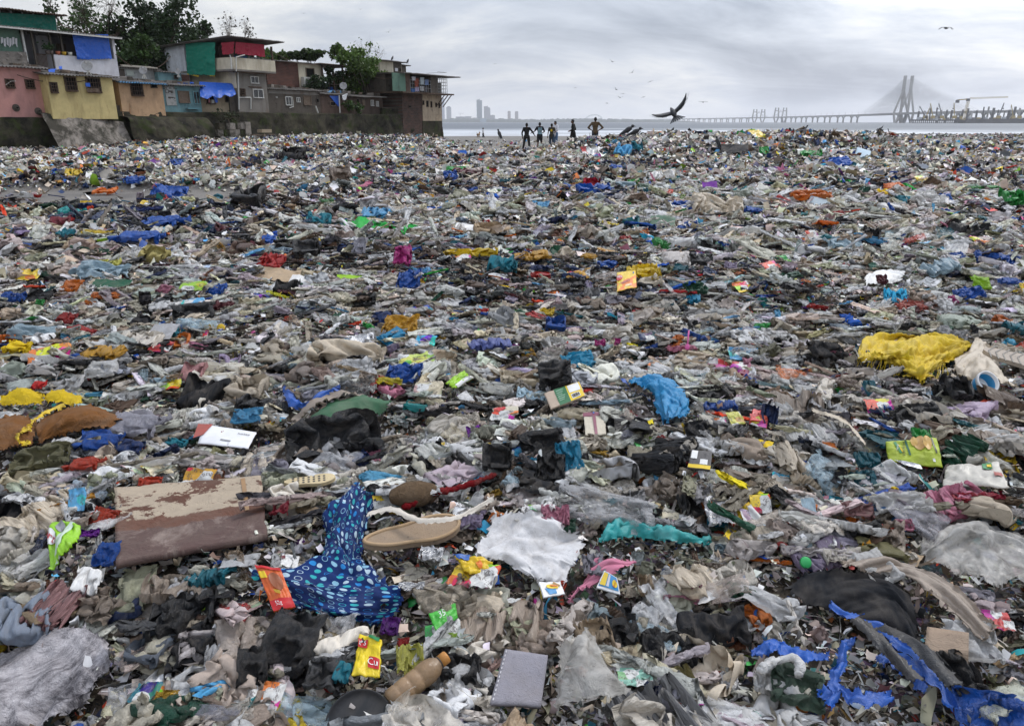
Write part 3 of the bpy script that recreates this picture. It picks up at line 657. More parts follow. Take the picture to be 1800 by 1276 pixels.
NOTABLE = '''300 344 52 20 s blue;186 341 34 8 s orange;147 366 24 10 s yellow;264 366 30 8 w yellow;128 383 40 11 s turquoise;152 388 32 13 r black;121 393 16 6 r red;108 400 30 14 r maroon;282 404 86 20 s blue;243 428 78 16 s blue;118 418 24 11 r teal;46 442 18 10 s blue;95 438 38 13 r black;141 448 40 23 b tan;222 460 32 18 s white;274 465 44 16 r khaki;191 479 42 9 t lemon;181 491 92 20 s paleblue;54 496 32 16 w yellow;198 513 58 16 p darkgreen;129 517 32 18 s orange;341 517 40 13 w lime;292 523 24 11 s pink;383 525 30 15 s blue;189 536 42 9 t orange;28 539 34 11 s blue;70 538 46 22 r black;341 547 34 14 w skyblue;74 549 11 9 b green;440 362 48 28 b black;310 291 20 10 s blue;237 322 28 8 s blue;129 311 24 14 s yellow
660 384 48 18 s skyblue;562 396 40 18 r teal;480 474 38 22 s red;541 457 42 24 b black;633 446 24 28 s lavender;720 508 38 30 s blue;709 468 28 32 b magenta;533 509 44 22 p white;490 496 70 22 p tan;616 500 40 7 p lime;880 480 40 22 r teal;507 522 40 18 r black;864 419 54 14 r tan;817 409 34 20 p white;647 372 34 22 s grey;516 279 38 16 r black;600 320 36 20 b brown;802 303 32 9 s green;822 308 50 6 t maroon;792 318 22 13 b blue;474 436 22 13 b blue;458 538 32 11 w blue;828 460 90 5 t yellow;812 466 30 11 w orange;819 477 15 12 b brown
1039 274 30 20 w red;1095 271 26 18 r skyblue;1120 263 18 14 r teal;1291 266 42 15 p black;1330 238 22 13 w yellow;1108 299 14 10 w red;1084 301 22 8 s blue;1217 287 18 16 s black;1162 320 42 16 s white;1040 335 28 15 r crimson;1045 343 58 10 t blue;1102 333 32 12 s paleblue;1113 327 20 12 s green;1132 336 18 12 s sage;1247 334 24 18 p purple;1195 370 42 12 s blue;1320 376 32 10 s blue;1260 371 80 28 s beige;1164 395 40 18 p sage;1167 439 36 13 s green;1252 442 34 20 s black;1270 440 24 16 s mint;1263 450 34 6 t magenta;1296 419 28 16 w orange;1278 437 26 8 s blue;950 367 28 14 s skyblue;1035 463 26 10 s amber;1128 491 50 20 s yellow;1152 496 16 26 s yellow;1016 496 38 18 w amber;890 484 36 18 r teal;1232 473 38 16 b darkgrey;935 464 60 12 t amber;950 497 34 6 t red;1283 480 20 14 s lilac;1196 484 24 12 s teal;1188 511 28 16 s paleblue;1304 517 28 16 w yellow;1221 522 36 18 s darkgreen;1216 541 26 12 t cyan;983 555 28 9 p black;1040 537 26 28 s grey;1003 516 50 22 r black;1128 416 22 9 s orange;1100 429 20 10 s red
1474 292 42 13 s blue;1364 305 40 8 s purple;1425 275 34 8 s green;1343 270 16 16 s green;1627 300 18 14 p greyblue;1624 322 24 15 w yellow;1425 352 62 9 s orange;1780 362 36 24 b green;1593 361 30 12 r teal;1632 362 44 18 s white;1565 371 44 8 t white;1473 382 20 8 s red;1531 427 26 26 b black;1641 444 38 22 w cyan;1714 450 18 30 p darkgrey;1725 465 26 16 s blue;1680 465 34 12 s blue;1725 429 34 10 w orange;1427 421 18 18 w vermilion;1485 437 64 16 s paleblue;1557 464 18 8 r red;1353 480 30 13 w vermilion;1372 467 28 11 w green;1547 508 16 14 b maroon;1384 499 44 7 t darkgreen;1533 481 12 12 s mint;1648 486 62 14 t paleblue;1570 539 34 24 r cyan;1602 551 44 14 s coral;1700 531 44 13 s blue;1670 542 15 12 s magenta;1720 512 28 18 s lime;1769 470 52 11 s blue;1770 509 34 11 s blue;1795 517 12 28 w yellow
344 570 66 34 r black;289 601 45 28 p lightgrey;93 641 60 28 w orange;187 641 78 18 t amber;288 627 36 16 w red;37 632 38 16 r yellow;61 606 66 18 s paleblue;77 600 38 9 t cyan;122 576 28 16 s red;184 671 48 24 s white;344 679 40 34 r dustypink;405 660 34 28 r lilac;301 697 36 14 w yellow;75 700 24 13 r red;26 724 54 10 w coral;240 770 100 44 s lavender;180 800 66 36 s blue;438 752 48 24 s skyblue;372 720 80 56 r black;440 712 60 40 b beige;154 842 64 22 s vermilion;80 832 86 36 s olive;269 874 36 16 s vermilion;354 866 52 30 w amber;60 875 90 30 r cream;314 802 34 11 r teal;236 812 40 22 r navy
706 588 58 28 s amber;730 561 56 11 w blue;613 647 120 32 r beige;635 618 44 24 f silver;749 617 34 18 w cyan;861 628 70 14 t periwinkle;733 650 58 20 w lemon;712 679 56 30 s blue;762 668 58 16 s white;754 704 46 26 w cream;590 796 150 70 r black;656 826 28 20 s pink;778 809 26 16 w yellow;834 784 24 20 r purple;757 828 46 36 b black;874 836 48 46 b black;885 753 40 18 w vermilion;546 838 80 24 t white
960 565 26 13 s yellow;976 592 32 24 b blue;1137 609 28 14 w navy;1016 653 54 26 s cyan;1054 622 18 12 s magenta;1082 620 14 14 s magenta;915 672 72 12 w lilac;975 690 54 40 b black;1240 717 90 18 t black;1262 738 56 12 t blue;1210 777 22 20 s yellow;1330 762 28 20 w red;1264 766 18 16 w orange;1290 758 26 22 w lemon;1222 780 38 32 s black;1335 745 20 24 s navy;955 810 74 56 r black;968 850 46 46 r black;1000 830 42 52 s cyan;1196 833 26 16 s crimson;1306 639 50 20 w skyblue;1280 665 70 20 w red
1782 597 36 14 b teal;1670 608 44 18 s lightgrey;1598 556 46 12 s coral;1449 639 56 28 r black;1609 756 90 38 r black;1526 705 24 28 t teal;1542 735 44 24 w vermilion;1678 711 46 40 b black;1521 833 40 26 s teal;1516 868 46 26 s teal;1372 864 32 12 w cyan;1455 808 22 14 w orange;1348 756 26 48 r navy;1614 789 30 16 t green
189 938 44 30 s vermilion;143 906 28 48 w skyblue;26 997 66 56 b offwhite;33 945 64 46 r black;157 969 42 13 f purple;195 1003 36 42 s blue;163 1046 40 64 r white;108 1085 66 100 t dustypink;49 1120 100 70 r greyblue;180 1100 70 38 s taupe;345 1095 42 22 p lime;329 1111 100 60 r black;424 1150 40 20 p coral;272 1176 54 50 b greyblue;362 1222 34 13 s cyan;345 1190 70 60 r black;394 1190 50 76 c lightgrey;6 1176 20 14 s yellow;262 1250 44 30 w teal;298 1262 36 24 f gold
681 909 42 24 w yellow;497 924 28 20 s crimson;605 1163 90 56 r offwhite;590 1140 70 56 c lightgrey;688 1130 30 28 s purple;780 1140 58 36 w green;710 1163 20 20 s red;723 1190 44 48 s lemon;577 1222 58 52 b darkgrey;808 1210 64 44 b black;520 1165 90 80 b black;450 1205 48 52 b black;606 1212 28 44 r teal;482 1252 36 40 w orange;760 1003 38 20 f silver;725 1062 42 12 f silver;834 1037 74 40 w yellow
870 938 18 20 s orange;1128 870 14 16 s orange;975 932 46 32 s pink;1062 922 160 54 c lightgrey;1117 890 30 56 s lightgrey;990 952 40 22 s darkgreen;1210 910 36 48 r black;1265 920 54 60 f silver;1246 920 28 22 s orange;1287 943 18 16 s red;1258 945 32 13 s cyan;1183 940 64 28 w cream;1042 1016 36 50 s lavender;979 1064 24 26 s vermilion;1238 1078 40 16 p white;1215 1055 20 20 t magenta;1134 1055 30 48 t tan;1043 1147 60 58 s tan;1069 1183 46 50 p taupe;1248 1140 110 56 r black;1175 1170 90 56 r black;1290 1160 32 22 s rust;1255 1173 64 30 s cream;1199 1219 30 36 s khaki;1114 1222 56 28 w mint;1144 1245 28 18 s navy;1277 1228 30 28 f silver;1215 1258 28 26 w red;1170 1248 40 56 s lavender
1333 912 32 32 w yellow;1418 919 24 40 p paleblue;1672 909 108 46 t pink;1710 905 80 10 t crimson;1580 915 90 30 s white;1503 925 50 26 s dustypink;1519 961 66 20 s black;1555 965 36 16 s vermilion;1582 956 28 20 b pink;1483 1007 80 20 t offwhite;1532 1026 58 46 s white;1563 1020 12 12 s yellow;1747 1121 42 28 w red;1698 1153 74 62 s white;1669 1153 26 18 s yellow;1675 1215 60 66 r black;1398 1186 38 13 w mustard;1362 1238 78 34 t white;1395 1235 84 64 s sage'''
rows = [q.split() for q in NOTABLE.replace('\n', ';').split(';')]
_pp = np.array([[float(r[0]), float(r[1])+float(r[3])*.25] for r in rows]); _w = on_pile(_pp[:, 0], _pp[:, 1])
for r, p in zip(rows, _w):
    w, h, k, c = float(r[2]), float(r[3]), r[4], r[5]
    if k == 'r' and c == 'black' and int(r[0]) % 3: k = 's'
    dep = float((p-CAM)@_Fw); L = w/F*dep*1.08; hh = h/F*dep
    up = math.atan2(CAM[2]-p[2], math.hypot(p[0], p[1]))             # how steeply it is looked down upon
    tilt = min(.9, .12+.55*min(1.4, h/w)) if up < .5 else .1+.15*_u(0, 1)
    D = min(hh/max(.25, sin(up+tilt)), L*1.35)
    o = put(k, p, L, D, _u(-.35, .35)+(pi if _u(0, 1) < .5 else 0)*0, tilt, _u(-.15, .15), c, .08, .35)
    o.location.z += .075 if dep < 9 else .05
    if w*h > 330: LAND.append((p[0], p[1], WORD.get(c, c)+' '+KIND[k][2]))


# ================================================================== PIECES OF LITTER WITH A SHAPE OF THEIR OWN
def catmull(A, n, axis):
    A = np.moveaxis(np.asarray(A, float), axis, 0); k = len(A); t = np.linspace(0, k-1, n); i = np.clip(t.astype(int), 0, k-2); f = (t-i).reshape((-1,)+(1,)*(A.ndim-1))
    p0, p1, p2, p3 = A[np.maximum(i-1, 0)], A[i], A[i+1], A[np.minimum(i+2, k-1)]
    return np.moveaxis(.5*(2*p1+(p2-p0)*f+(2*p0-5*p1+4*p2-p3)*f*f+(3*p1-p0-3*p2+p3)*f**3), 0, axis)
def normals(P):
    n = np.cross(np.gradient(P, axis=1), np.gradient(P, axis=0)); n /= np.linalg.norm(n, axis=-1, keepdims=True)+1e-9
    return np.where(n[..., 2:3] < 0, -n, n)
FOOT = []
def land(P, words): FOOT.append(P.reshape(-1, 3)[::5, :2]); c = P.reshape(-1, 3).mean(0); LAND.append((c[0], c[1], words))
def drape(name, label, cat, rows, mat, words, nu=60, nv=44, lift=.05, folds=(), rough=.012, seed=0, colour=None, freq=5., free=False):
    """cloth or sheeting laid over the heap: rows of (px, py[, height]) control points where its outline lies"""
    R = np.array([[(p+(0.,))[:3] for p in r] for r in rows]); W = on_pile(R[..., 0], R[..., 1]); W[..., 2] += lift*.7+.03+R[..., 2]*.42
    P = catmull(catmull(W, nv, 0), nu, 1); P[..., 2] = P[..., 2] if free else np.maximum(P[..., 2], hgt(P[..., 0], P[..., 1])+.015)
    du = np.linalg.norm(np.diff(P, axis=1), axis=-1).sum(1).mean(); dv = np.linalg.norm(np.diff(P, axis=0), axis=-1).sum(0).mean()
    u, v = np.meshgrid(np.linspace(0, 1, nu), np.linspace(0, 1, nv)); U, V_ = u*du, v*dv; nn = normals(P)
    d = rough*(fbm(U*freq+seed, V_*freq, seed, 4)*1.6 - np.abs(fbm(U*freq*1.9+seed, V_*freq*1.9, seed+7, 3))*1.5)
    for fx, fy, am, fr in folds:      # ridged folds: direction, height, ridges per metre
        s = (U*fx+V_*fy)*fr+1.1*fbm(U*2.2, V_*2.2, seed+13, 2); d = d+am*(np.abs(np.sin(s*pi))**.8-.5)*(.45+.55*(fbm(U*3+5, V_*3, seed+3, 2)+.5))
    P = P+nn*d[..., None]; ej = .0025 if free else .006; P[:, (0, -1)] += ej*RNG.normal(size=P[:, (0, -1)].shape); P[(0, -1), :] += ej*RNG.normal(size=P[(0, -1), :].shape)
    c = P.reshape(-1, 3).mean(0); me = new_mesh(name, P.reshape(-1, 3)-c, grid_faces(nv, nu)[:, ::-1].copy(), mat, True, np.stack([U, V_], -1).reshape(-1, 2))
    o = tag(obj(name, me, None, c), label, cat)
    if colour: o.color = (*PAL[colour], 1)
    land(P, words); return o
def surf4(cs, lift, bulge=0., wr=.0, seed=0, hs=(0, 0, 0, 0), floor=True):
    """a surface through four corners (px, py) TL TR BR BL; returns f(u, v) -> points (v runs down)"""
    C = on_pile(np.array([c[0] for c in cs], float), np.array([c[1] for c in cs], float)); C[:, 2] += lift*.7+.03+np.array(hs)*.32
    n = np.cross(C[1]-C[0], C[3]-C[0]); n /= np.linalg.norm(n); n = n if n[2] > 0 else -n
    S = np.linalg.norm(C[1]-C[0])
    def f(u, v, off=0.):
        u, v = np.asarray(u, float), np.asarray(v, float); a = (1-u)[..., None]; b = u[..., None]; c_ = (1-v)[..., None]; d = v[..., None]
        P = (C[0]*a+C[1]*b)*c_+(C[3]*a+C[2]*b)*d
        q = bulge*S*np.clip(4*u*(1-u), 0, 1)**.6*np.clip(4*v*(1-v), 0, 1)**.5 + wr*S*(fbm(u*3.3+seed, v*3.3, seed, 3)-np.abs(fbm(u*6+seed, v*6, seed+3, 3))*.8)
        return P+n*(q+off)[..., None]
    f.n, f.S, f.C = n, S, C; return f
def slab(name, label, cat, cs, th, mat, words, lift=.06, nu=24, nv=16, bulge=0., wr=.004, seed=1, hs=(0, 0, 0, 0), rim=.0, colour=None, under=0.):
    f = surf4(cs, lift, bulge, wr, seed, hs); u, v = np.meshgrid(np.linspace(0, 1, nu), np.linspace(0, 1, nv))
    if rim: u = u+rim*fbm(v*9+seed, u*2, seed, 3)*np.abs(2*u-1); v = v+rim*fbm(u*9, v*2+seed, seed+1, 3)*np.abs(2*v-1)
    top = f(u, v); bot = f(u, v, -th) - f.n*under*f.S*(4*u*(1-u)*4*v*(1-v))[..., None]
    F_ = grid_faces(nv, nu); k = nu*nv; fs = [tuple(q) for q in F_[:, ::-1]]+[tuple(q+k) for q in F_]
    b = list(range(nu))+[i*nu+nu-1 for i in range(1, nv)]+[(nv-1)*nu+i for i in range(nu-2, -1, -1)]+[i*nu for i in range(nv-2, 0, -1)]
    for i, a in enumerate(b): c = b[(i+1) % len(b)]; fs.append((a, c, c+k, a+k))
    P = np.concatenate([top.reshape(-1, 3), bot.reshape(-1, 3)]); ctr = P.mean(0); uv = np.stack([u, v], -1).reshape(-1, 2)
    o = tag(obj(name, new_mesh(name, P-ctr, fs, mat, True, np.concatenate([uv, uv])), None, ctr), label, cat)
    if colour: o.color = (*PAL[colour], 1)
    o['_'] = 1; del o['_']; land(P, words); return o, f, ctr
def ink(name, col=(.03, .025, .022), rough=.4, metal=0): return material('ink_'+name, col, rough, .45, .18, bump=0, metal=metal)
def patch(o, f, ctr, poly, mat, off=.002, name='printed_patch', n=7):
    """a printed area: polygon given in (u, v), following the packet's surface"""
    if len(poly) == 4:
        s, t = np.meshgrid(np.linspace(0, 1, n), np.linspace(0, 1, n)); p = [np.array(q, float) for q in poly]
        Q = (p[0]*(1-s[..., None])+p[1]*s[..., None])*(1-t[..., None])+(p[3]*(1-s[..., None])+p[2]*s[..., None])*t[..., None]
        me = new_mesh(name, f(Q[..., 0], Q[..., 1], off).reshape(-1, 3)-ctr, grid_faces(n, n)[:, ::-1].copy(), mat, True)
    else:
        p = np.array(poly, float); c = p.mean(0); Q = np.concatenate([[c], (p+c)/2, p]); k = len(p)
        fs = [(0, 1+i, 1+(i+1) % k) for i in range(k)]+[(1+i, 1+k+i, 1+k+(i+1) % k, 1+(i+1) % k) for i in range(k)]
        me = new_mesh(name, f(Q[:, 0], Q[:, 1], off)-ctr, fs, mat, True)
    return obj(name, me, o)
def oval(u, v, a, b, n=20, rot=0): t = np.linspace(0, 2*pi, n, endpoint=False); x, y = a*np.cos(t), b*np.sin(t); return list(zip(u+x*cos(rot)-y*sin(rot), v+x*sin(rot)+y*cos(rot)))
def letters(o, f, ctr, s, u, v, h, mat, rot=0., asp=1., off=.003, wide=1.):
    """lettering of height h (in v) at (u, v); asp = packet height / width"""
    tv, fs = text_mesh(s); x, y = tv[:, 0]*h*asp*wide/.7, tv[:, 1]*h/.7
    X, Y = x*cos(rot)+y*asp*sin(rot)*1., -(y*cos(rot))+x/asp*sin(rot)
    return obj('lettering', new_mesh('lettering', f(u+X, v+Y, off)-ctr, fs, mat), o)
def at_pile(px, py, lift=0.): p = on_pile(np.array([float(px)]), np.array([float(py)]))[0]; p[2] += lift; return p
def pose(name, label, cat, px, py, yaw, tx, ty, lift, words): 
    e_ = empty(name, at_pile(px, py, lift)); e_.rotation_euler = (tx, ty, yaw); tag(e_, label, cat); LAND.append((e_.location.x, e_.location.y, words)); FOOT.append(np.array([[e_.location.x, e_.location.y]])); return e_

# --- the blue spotted cloth
def spots(c, k):
    nd, L = k['nd'], k['L']; uv = k['t'].outputs['UV']; v1 = nd('ShaderNodeTexVoronoi', voronoi_dimensions='2D'); v1.inputs['Scale'].default_value = 35; v1.inputs['Randomness'].default_value = .32; L.new(uv, v1.inputs['Vector'])
    s = nd('ShaderNodeSeparateColor'); L.new(v1.outputs['Color'], s.inputs[0]); rad = k['mth']('ADD', k['mth']('MULTIPLY', s.outputs[0], .1), .25); d = v1.outputs['Distance']
    ins = k['mth']('LESS_THAN', d, rad); hole = k['mth']('LESS_THAN', d, k['mth']('SUBTRACT', rad, .06)); ring = k['mth']('GREATER_THAN', s.outputs[1], .58)
    f = k['mth']('MULTIPLY', ins, k['mth']('SUBTRACT', 1.0, k['mth']('MULTIPLY', ring, hole)))
    r = nd('ShaderNodeValToRGB'); r.color_ramp.interpolation = 'CONSTANT'; e = r.color_ramp.elements; e[0].color = (.03, .33, .36, 1); e[1].position = .3; e[1].color = (.22, .42, .55, 1); x = e.new(.6); x.color = (.02, .2, .5, 1); x = e.new(.78); x.color = (.4, .52, .6, 1); L.new(s.outputs[2], r.inputs[0])
    return k['mixc'](f, c, r.outputs[0])
m_spot = material('spotted_cotton', (.004, .022, .11), .8, .2, .1, bump=.25, bscale=45, pattern=spots)
drape('spotted_cloth', 'dark blue cotton cloth printed with pale blue spots and rings, bunched over the litter', 'cloth',
 [[(598, 903, .03), (614, 893, .07), (640, 892, .07), (664, 906, .02)], [(572, 940, .0), (596, 935, .1), (625, 938, .06), (650, 948, .0)], [(566, 985, 0), (590, 982, .09), (615, 985, .05), (640, 990, .0)],
  [(560, 1014, .0), (590, 1012, .09), (625, 1020, .08), (655, 1030, .0)], [(500, 1036, .05), (560, 1045, .1), (630, 1058, .12), (690, 1066, .04)], [(448, 1042, .06), (540, 1072, .12), (620, 1090, .1), (704, 1088, .05)], [(462, 1062, .02), (545, 1100, .03), (615, 1112, .02), (703, 1108, .02)], [(505, 1092, 0), (560, 1112, 0), (625, 1124, 0), (668, 1130, 0)]],
 m_spot, 'spotted cloth', 84, 92, .07, [(.7, .5, .03, 9), (.15, 1, .018, 14), (1, -.3, .014, 17)], .028, 3)
# --- peeling board
def peel(c, k):
    uv = k['t'].outputs['UV']; s = k['nd']('ShaderNodeSeparateXYZ'); k['L'].new(uv, s.inputs[0]); n = k['noise'](2.6, 7, .72, .4, uv)
    up = k['mixc'](k['ramp'](n, .5, .52), (.38, .31, .23), (.1, .045, .03))
    lo = k['mixc'](k['ramp'](k['noise'](4, 8, .75, .8, uv), .5, .66), (.1, .062, .055), (.24, .185, .16))
    f = k['mth']('ADD', s.outputs[1], k['mth']('MULTIPLY', k['mth']('SUBTRACT', n, .5), .35))
    c = k['mixc'](k['ramp'](f, .5, .52), up, (.12, .055, .037)); return k['mixc'](k['ramp'](f, .64, .66), c, lo)
m_board = material('peeling_board', (.3, .2, .15), .8, .2, .25, bump=.5, bscale=9, pattern=peel)
o, f, ct = slab('board', 'broad peeling board, beige on its far half and mauve brown on its near half', 'board', [(208, 893), (462, 872), (474, 986), (212, 1040)], .022, m_board, 'peeling board', .1, 40, 30, .0, .006, 5, (.0, .0, .03, .05), .012)
patch(o, f, ct, [(.86, .04), (.89, .04), (.9, .6), (.87, .6)], ink('tape', (.3, .17, .07)), .003, 'tape', 8)
# --- shoe soles
def sole_outline(n=44):
    t = np.linspace(0, 2*pi, n, endpoint=False); x = np.cos(t)*.5; w = .17+.05*np.cos(t-.2)-.035*np.exp(-((x+.05)/.18)**2); return np.stack([x, np.sin(t)*w*1.0+.02*np.cos(2*t)], -1)
def sole(name, label, px, py, L, yaw, tx, ty, lift, mat, rim, rmat, words, holes=False, tread=False):
    e_ = pose(name, label, 'shoe sole', px, py, yaw, tx, ty, lift, words); q = sole_outline()*L; k = len(q); th = .02*L/.28
    v = [(*p, 0) for p in q]+[(*(p*.985), th) for p in q]; v += [(0, 0, 0), (0, 0, th)]; fs = [(i, (i+1) % k, k+(i+1) % k, k+i) for i in range(k)]+[((i+1) % k, i, 2*k) for i in range(k)]+[(k+i, k+(i+1) % k, 2*k+1) for i in range(k)]
    obj('sole', new_mesh('sole', v, fs, mat), e_)
    if rim:
        b = MB(); b.tube([(*(p*.97), th) for p in q]+[(*(q[0]*.97), th)], .0055*L/.28, 6, False); b.build('rim', rmat, e_, True)
    if holes:
        for i in range(7):
            for j in (-1, 0, 1):
                b = MB(); b.lathe([(.006, th+.0005), (.0001, th+.001)], 8, Matrix.Translation((-.32*L+.1*L*i, j*.075*L, 0))); b.build('hole', ink('hole', (.03, .025, .02)), e_)
    if tread:
        for i in range(9):
            x = -.42*L+.1*L*i
            for s in (-1, 1):
                b = MB(); b.bar((x, 0, th+.001), (x+.07*L, s*.16*L, th+.001), .008, .004); b.build('tread_groove', ink('groove'), e_)
    return e_
m_sole = material('pressed_insole', (.32, .235, .16), .8, .2, .45, bump=.3, bscale=60); m_rim = material('insole_edge', (.42, .29, .17), .7, .2, .3)
sole('shoe_sole', 'tan shoe insole with a raised rim beside the spotted cloth', 728, 985, .37, .42, .2, 0, .1, m_sole, True, m_rim, 'tan insole')
sole('shoe_sole', 'cream insole punched with small holes behind the spotted cloth', 548, 880, .22, .25, .15, 0, .09, material('cream_foam', (.58, .47, .28), .7, .2, .3), False, None, 'cream insole', holes=True)
sole('shoe_sole', 'pale beige shoe sole with a chevron tread by the far yellow sack', 1782, 668, .42, -.65, .35, .1, .13, material('pale_rubber', (.5, .43, .36), .7, .25, .3), False, None, 'treaded sole', tread=True)
# --- sheets, cloths and sacks
cf = OL['film']; cc_ = OL['cloth']; cb = OL['bag']
drape('white_cloth', 'white speckled sheet of fabric spread beside the tan insole', 'cloth', [[(868, 948, .02), (915, 940, .05), (965, 945, .03), (1005, 968, .02)], [(852, 985), (905, 975, .06), (965, 975, .05), (1024, 980, .0)], [(838, 1012), (900, 1005, .04), (950, 1010, .07), (1012, 1022, .01)], [(880, 1022), (930, 1028, .05), (975, 1035, .05), (1000, 1040, .01)], [(930, 1050), (945, 1060, .03), (965, 1068, .02), (985, 1075)]], material('white_nonwoven', (.6, .595, .6), .8, .2, .45, bump=.3, bscale=70, dscale=14), 'white fabric sheet', 70, 60, .08, [(.8, .3, .03, 5), (.2, 1, .014, 9)], .022, 11)
m_fleece = material('grey_fleece', (.27, .255, .27), .95, .1, .0, bump=.6, bscale=40, pattern=lambda c, k: k['mixc'](k['ramp'](k['noise'](4, 7, .8, .9), .4, .62), (.07, .064, .07), (.52, .49, .5)))
drape('fleece_blanket', 'grey mottled fleece blanket humped in the near corner of the heap', 'blanket', [[(-30, 1204, 0.010), (70, 1154, 0.040), (140, 1146, 0.050), (195, 1172, 0.010)], [(-40, 1244, 0.025), (60, 1194, 0.085), (150, 1186, 0.085), (200, 1202, 0.010)], [(-50, 1284, 0.040), (50, 1244, 0.085), (140, 1229, 0.070), (175, 1236, 0.000)], [(-60, 1314, 0.040), (40, 1304, 0.060), (110, 1279, 0.030), (165, 1254, -0.010)], [(-40, 1330), (40, 1334, 0.010), (100, 1304, 0.000), (150, 1276, -0.010)]], m_fleece, 'grey fleece blanket', 60, 50, .06, [(.6, .8, .035, 3)], .02, 21)
drape('black_cloth', 'large black cloth with long pleats in front of the clear bag', 'cloth', [[(1372, 1060), (1430, 1052, .05), (1510, 1048, .06), (1585, 1060, .02)], [(1410, 1090), (1470, 1080, .08), (1540, 1075, .09), (1602, 1100, .03)], [(1470, 1110), (1520, 1110, .08), (1570, 1110, .08), (1610, 1150, .02)], [(1500, 1125), (1550, 1150, .05), (1590, 1165, .04), (1608, 1190)]], cc_, 'large black cloth', 70, 46, .06, [(.25, 1, .03, 9), (.1, 1, .014, 17)], .014, 31, 'black')
for i, (hw, pts) in enumerate(((11, [(1453, 1108), (1490, 1128), (1530, 1142), (1562, 1166), (1590, 1190), (1618, 1228), (1645, 1262), (1668, 1300)]), (13, [(1318, 1196), (1345, 1182), (1375, 1190), (1410, 1202), (1450, 1200)]), (10, [(1492, 1172), (1474, 1184), (1472, 1212), (1458, 1240), (1462, 1272), (1448, 1296)]), (15, [(1535, 1208), (1560, 1200), (1588, 1216), (1610, 1240), (1602, 1262)]), (12, [(1428, 1272), (1470, 1262), (1512, 1280), (1560, 1275)]))):
    q = np.array(pts, float); q = catmull(q, 14, 0)+RNG.normal(0, .9, (14, 2)); tg = np.gradient(q, axis=0); nm = np.stack([-tg[:, 1], tg[:, 0]], -1)/np.linalg.norm(tg, axis=1, keepdims=True); wd = hw*(.35+.65*np.sin(np.linspace(.25, pi-.25, 14)))*(1+.16*RNG.normal(size=14)).clip(.6, 1.4)
    rows = [[(x+n_[0]*w_*k, y+n_[1]*w_*k, .008*(1-abs(k))+h_) for (x, y), n_, w_, h_ in zip(q, nm, wd, .018*RNG.normal(size=14))] for k in (-1, -.35, .35, 1)]
    drape('blue_tarpaulin_strip', ('long bright blue tarpaulin strip running along the front of the large black cloth', 'bright blue tarpaulin strip lying level near the white elbow strap', 'short bright blue tarpaulin strip hanging down between black straps', 'wide bright blue tarpaulin strip curling under the second black strap', 'bright blue tarpaulin strip at the very front edge of the heap')[i], 'tarpaulin strip', rows, cb, ('long blue tarpaulin strip', 'level blue tarpaulin strip', 'short blue tarpaulin strip', 'wide blue tarpaulin strip', 'frontmost blue tarpaulin strip')[i], 90, 16, .1, [(.05, 1, .004, 40), (1, .5, .004, 6)], .003, 40+i, 'blue', free=True)
for i, pts in enumerate(([(1495, 1165), (1530, 1200), (1560, 1235), (1600, 1280)], [(1540, 1170), (1590, 1205), (1630, 1250), (1660, 1290)])):
    q = np.array(pts, float); rows = [[(x+w_, y, .03*sin(pi*j/3)) for x, y in q] for j, w_ in enumerate((-14, -5, 5, 14))]
    drape('black_strap', ('shiny black plastic strap crossing over the level blue tarpaulin strip', 'shiny black plastic strap beside the long blue tarpaulin strip')[i], 'strap', rows, cb, ('crossing black strap', 'second black strap')[i], 50, 12, .18, [(.1, 1, .01, 20)], .006, 50+i, 'black', free=True)
drape('clear_bag', 'big cloudy white plastic bag sagging behind the large black cloth', 'bag', [[(1612, 985), (1650, 960, .04), (1720, 960, .05), (1790, 972, .02)], [(1618, 1000, .02), (1665, 990, .14), (1735, 985, .13), (1810, 1010, .05)], [(1640, 1020), (1690, 1020, .14), (1750, 1025, .14), (1820, 1045, .06)], [(1680, 1048), (1720, 1058, .05), (1770, 1068, .07), (1830, 1080, .02)]], material('cloudy_film', (.66, .64, .6), .26, .5, .5, bump=.7, bscale=14, translucent=.3, clear=.36), 'big cloudy bag', 70, 54, .08, [(.8, .5, .022, 8), (.3, 1, .012, 15)], .03, 61)
drape('yellow_sack', 'torn bright yellow woven sack with frayed threads', 'sack', [[(1512, 622), (1555, 611, .05), (1610, 612, .05), (1660, 612, .04), (1702, 626)], [(1506, 640), (1550, 630, .12), (1600, 628, .12), (1650, 626, .1), (1706, 632)], [(1516, 652), (1562, 645, .12), (1605, 645, .12), (1650, 642, .05), (1692, 640)], [(1540, 650), (1575, 660, .06), (1612, 668, .06), (1640, 655, .02), (1670, 652)], [(1570, 660), (1595, 676), (1615, 690), (1625, 684), (1640, 662)]], material('woven_yellow', (.62, .44, .012), .6, .3, .4, bump=.5, bscale=40), 'yellow sack', 90, 70, .07, [(.3, 1, .045, 5), (1, .2, .025, 8)], .045, 71)
o = bpy.data.objects['yellow_sack']; b = MB()
for i in range(34):
    p = at_pile(1512+i*4.4, 640+i*.9, .1)-np.array(o.location); q = at_pile(1510+i*4.4+RNG.uniform(-7, 7), 650+i*1.+RNG.uniform(-4, 6), .03)-np.array(o.location); b.tube([p, (p+q)/2+(0, -.02, .02), q], .0018, 4)
b.build('fringe', MATS['woven_yellow'], o)
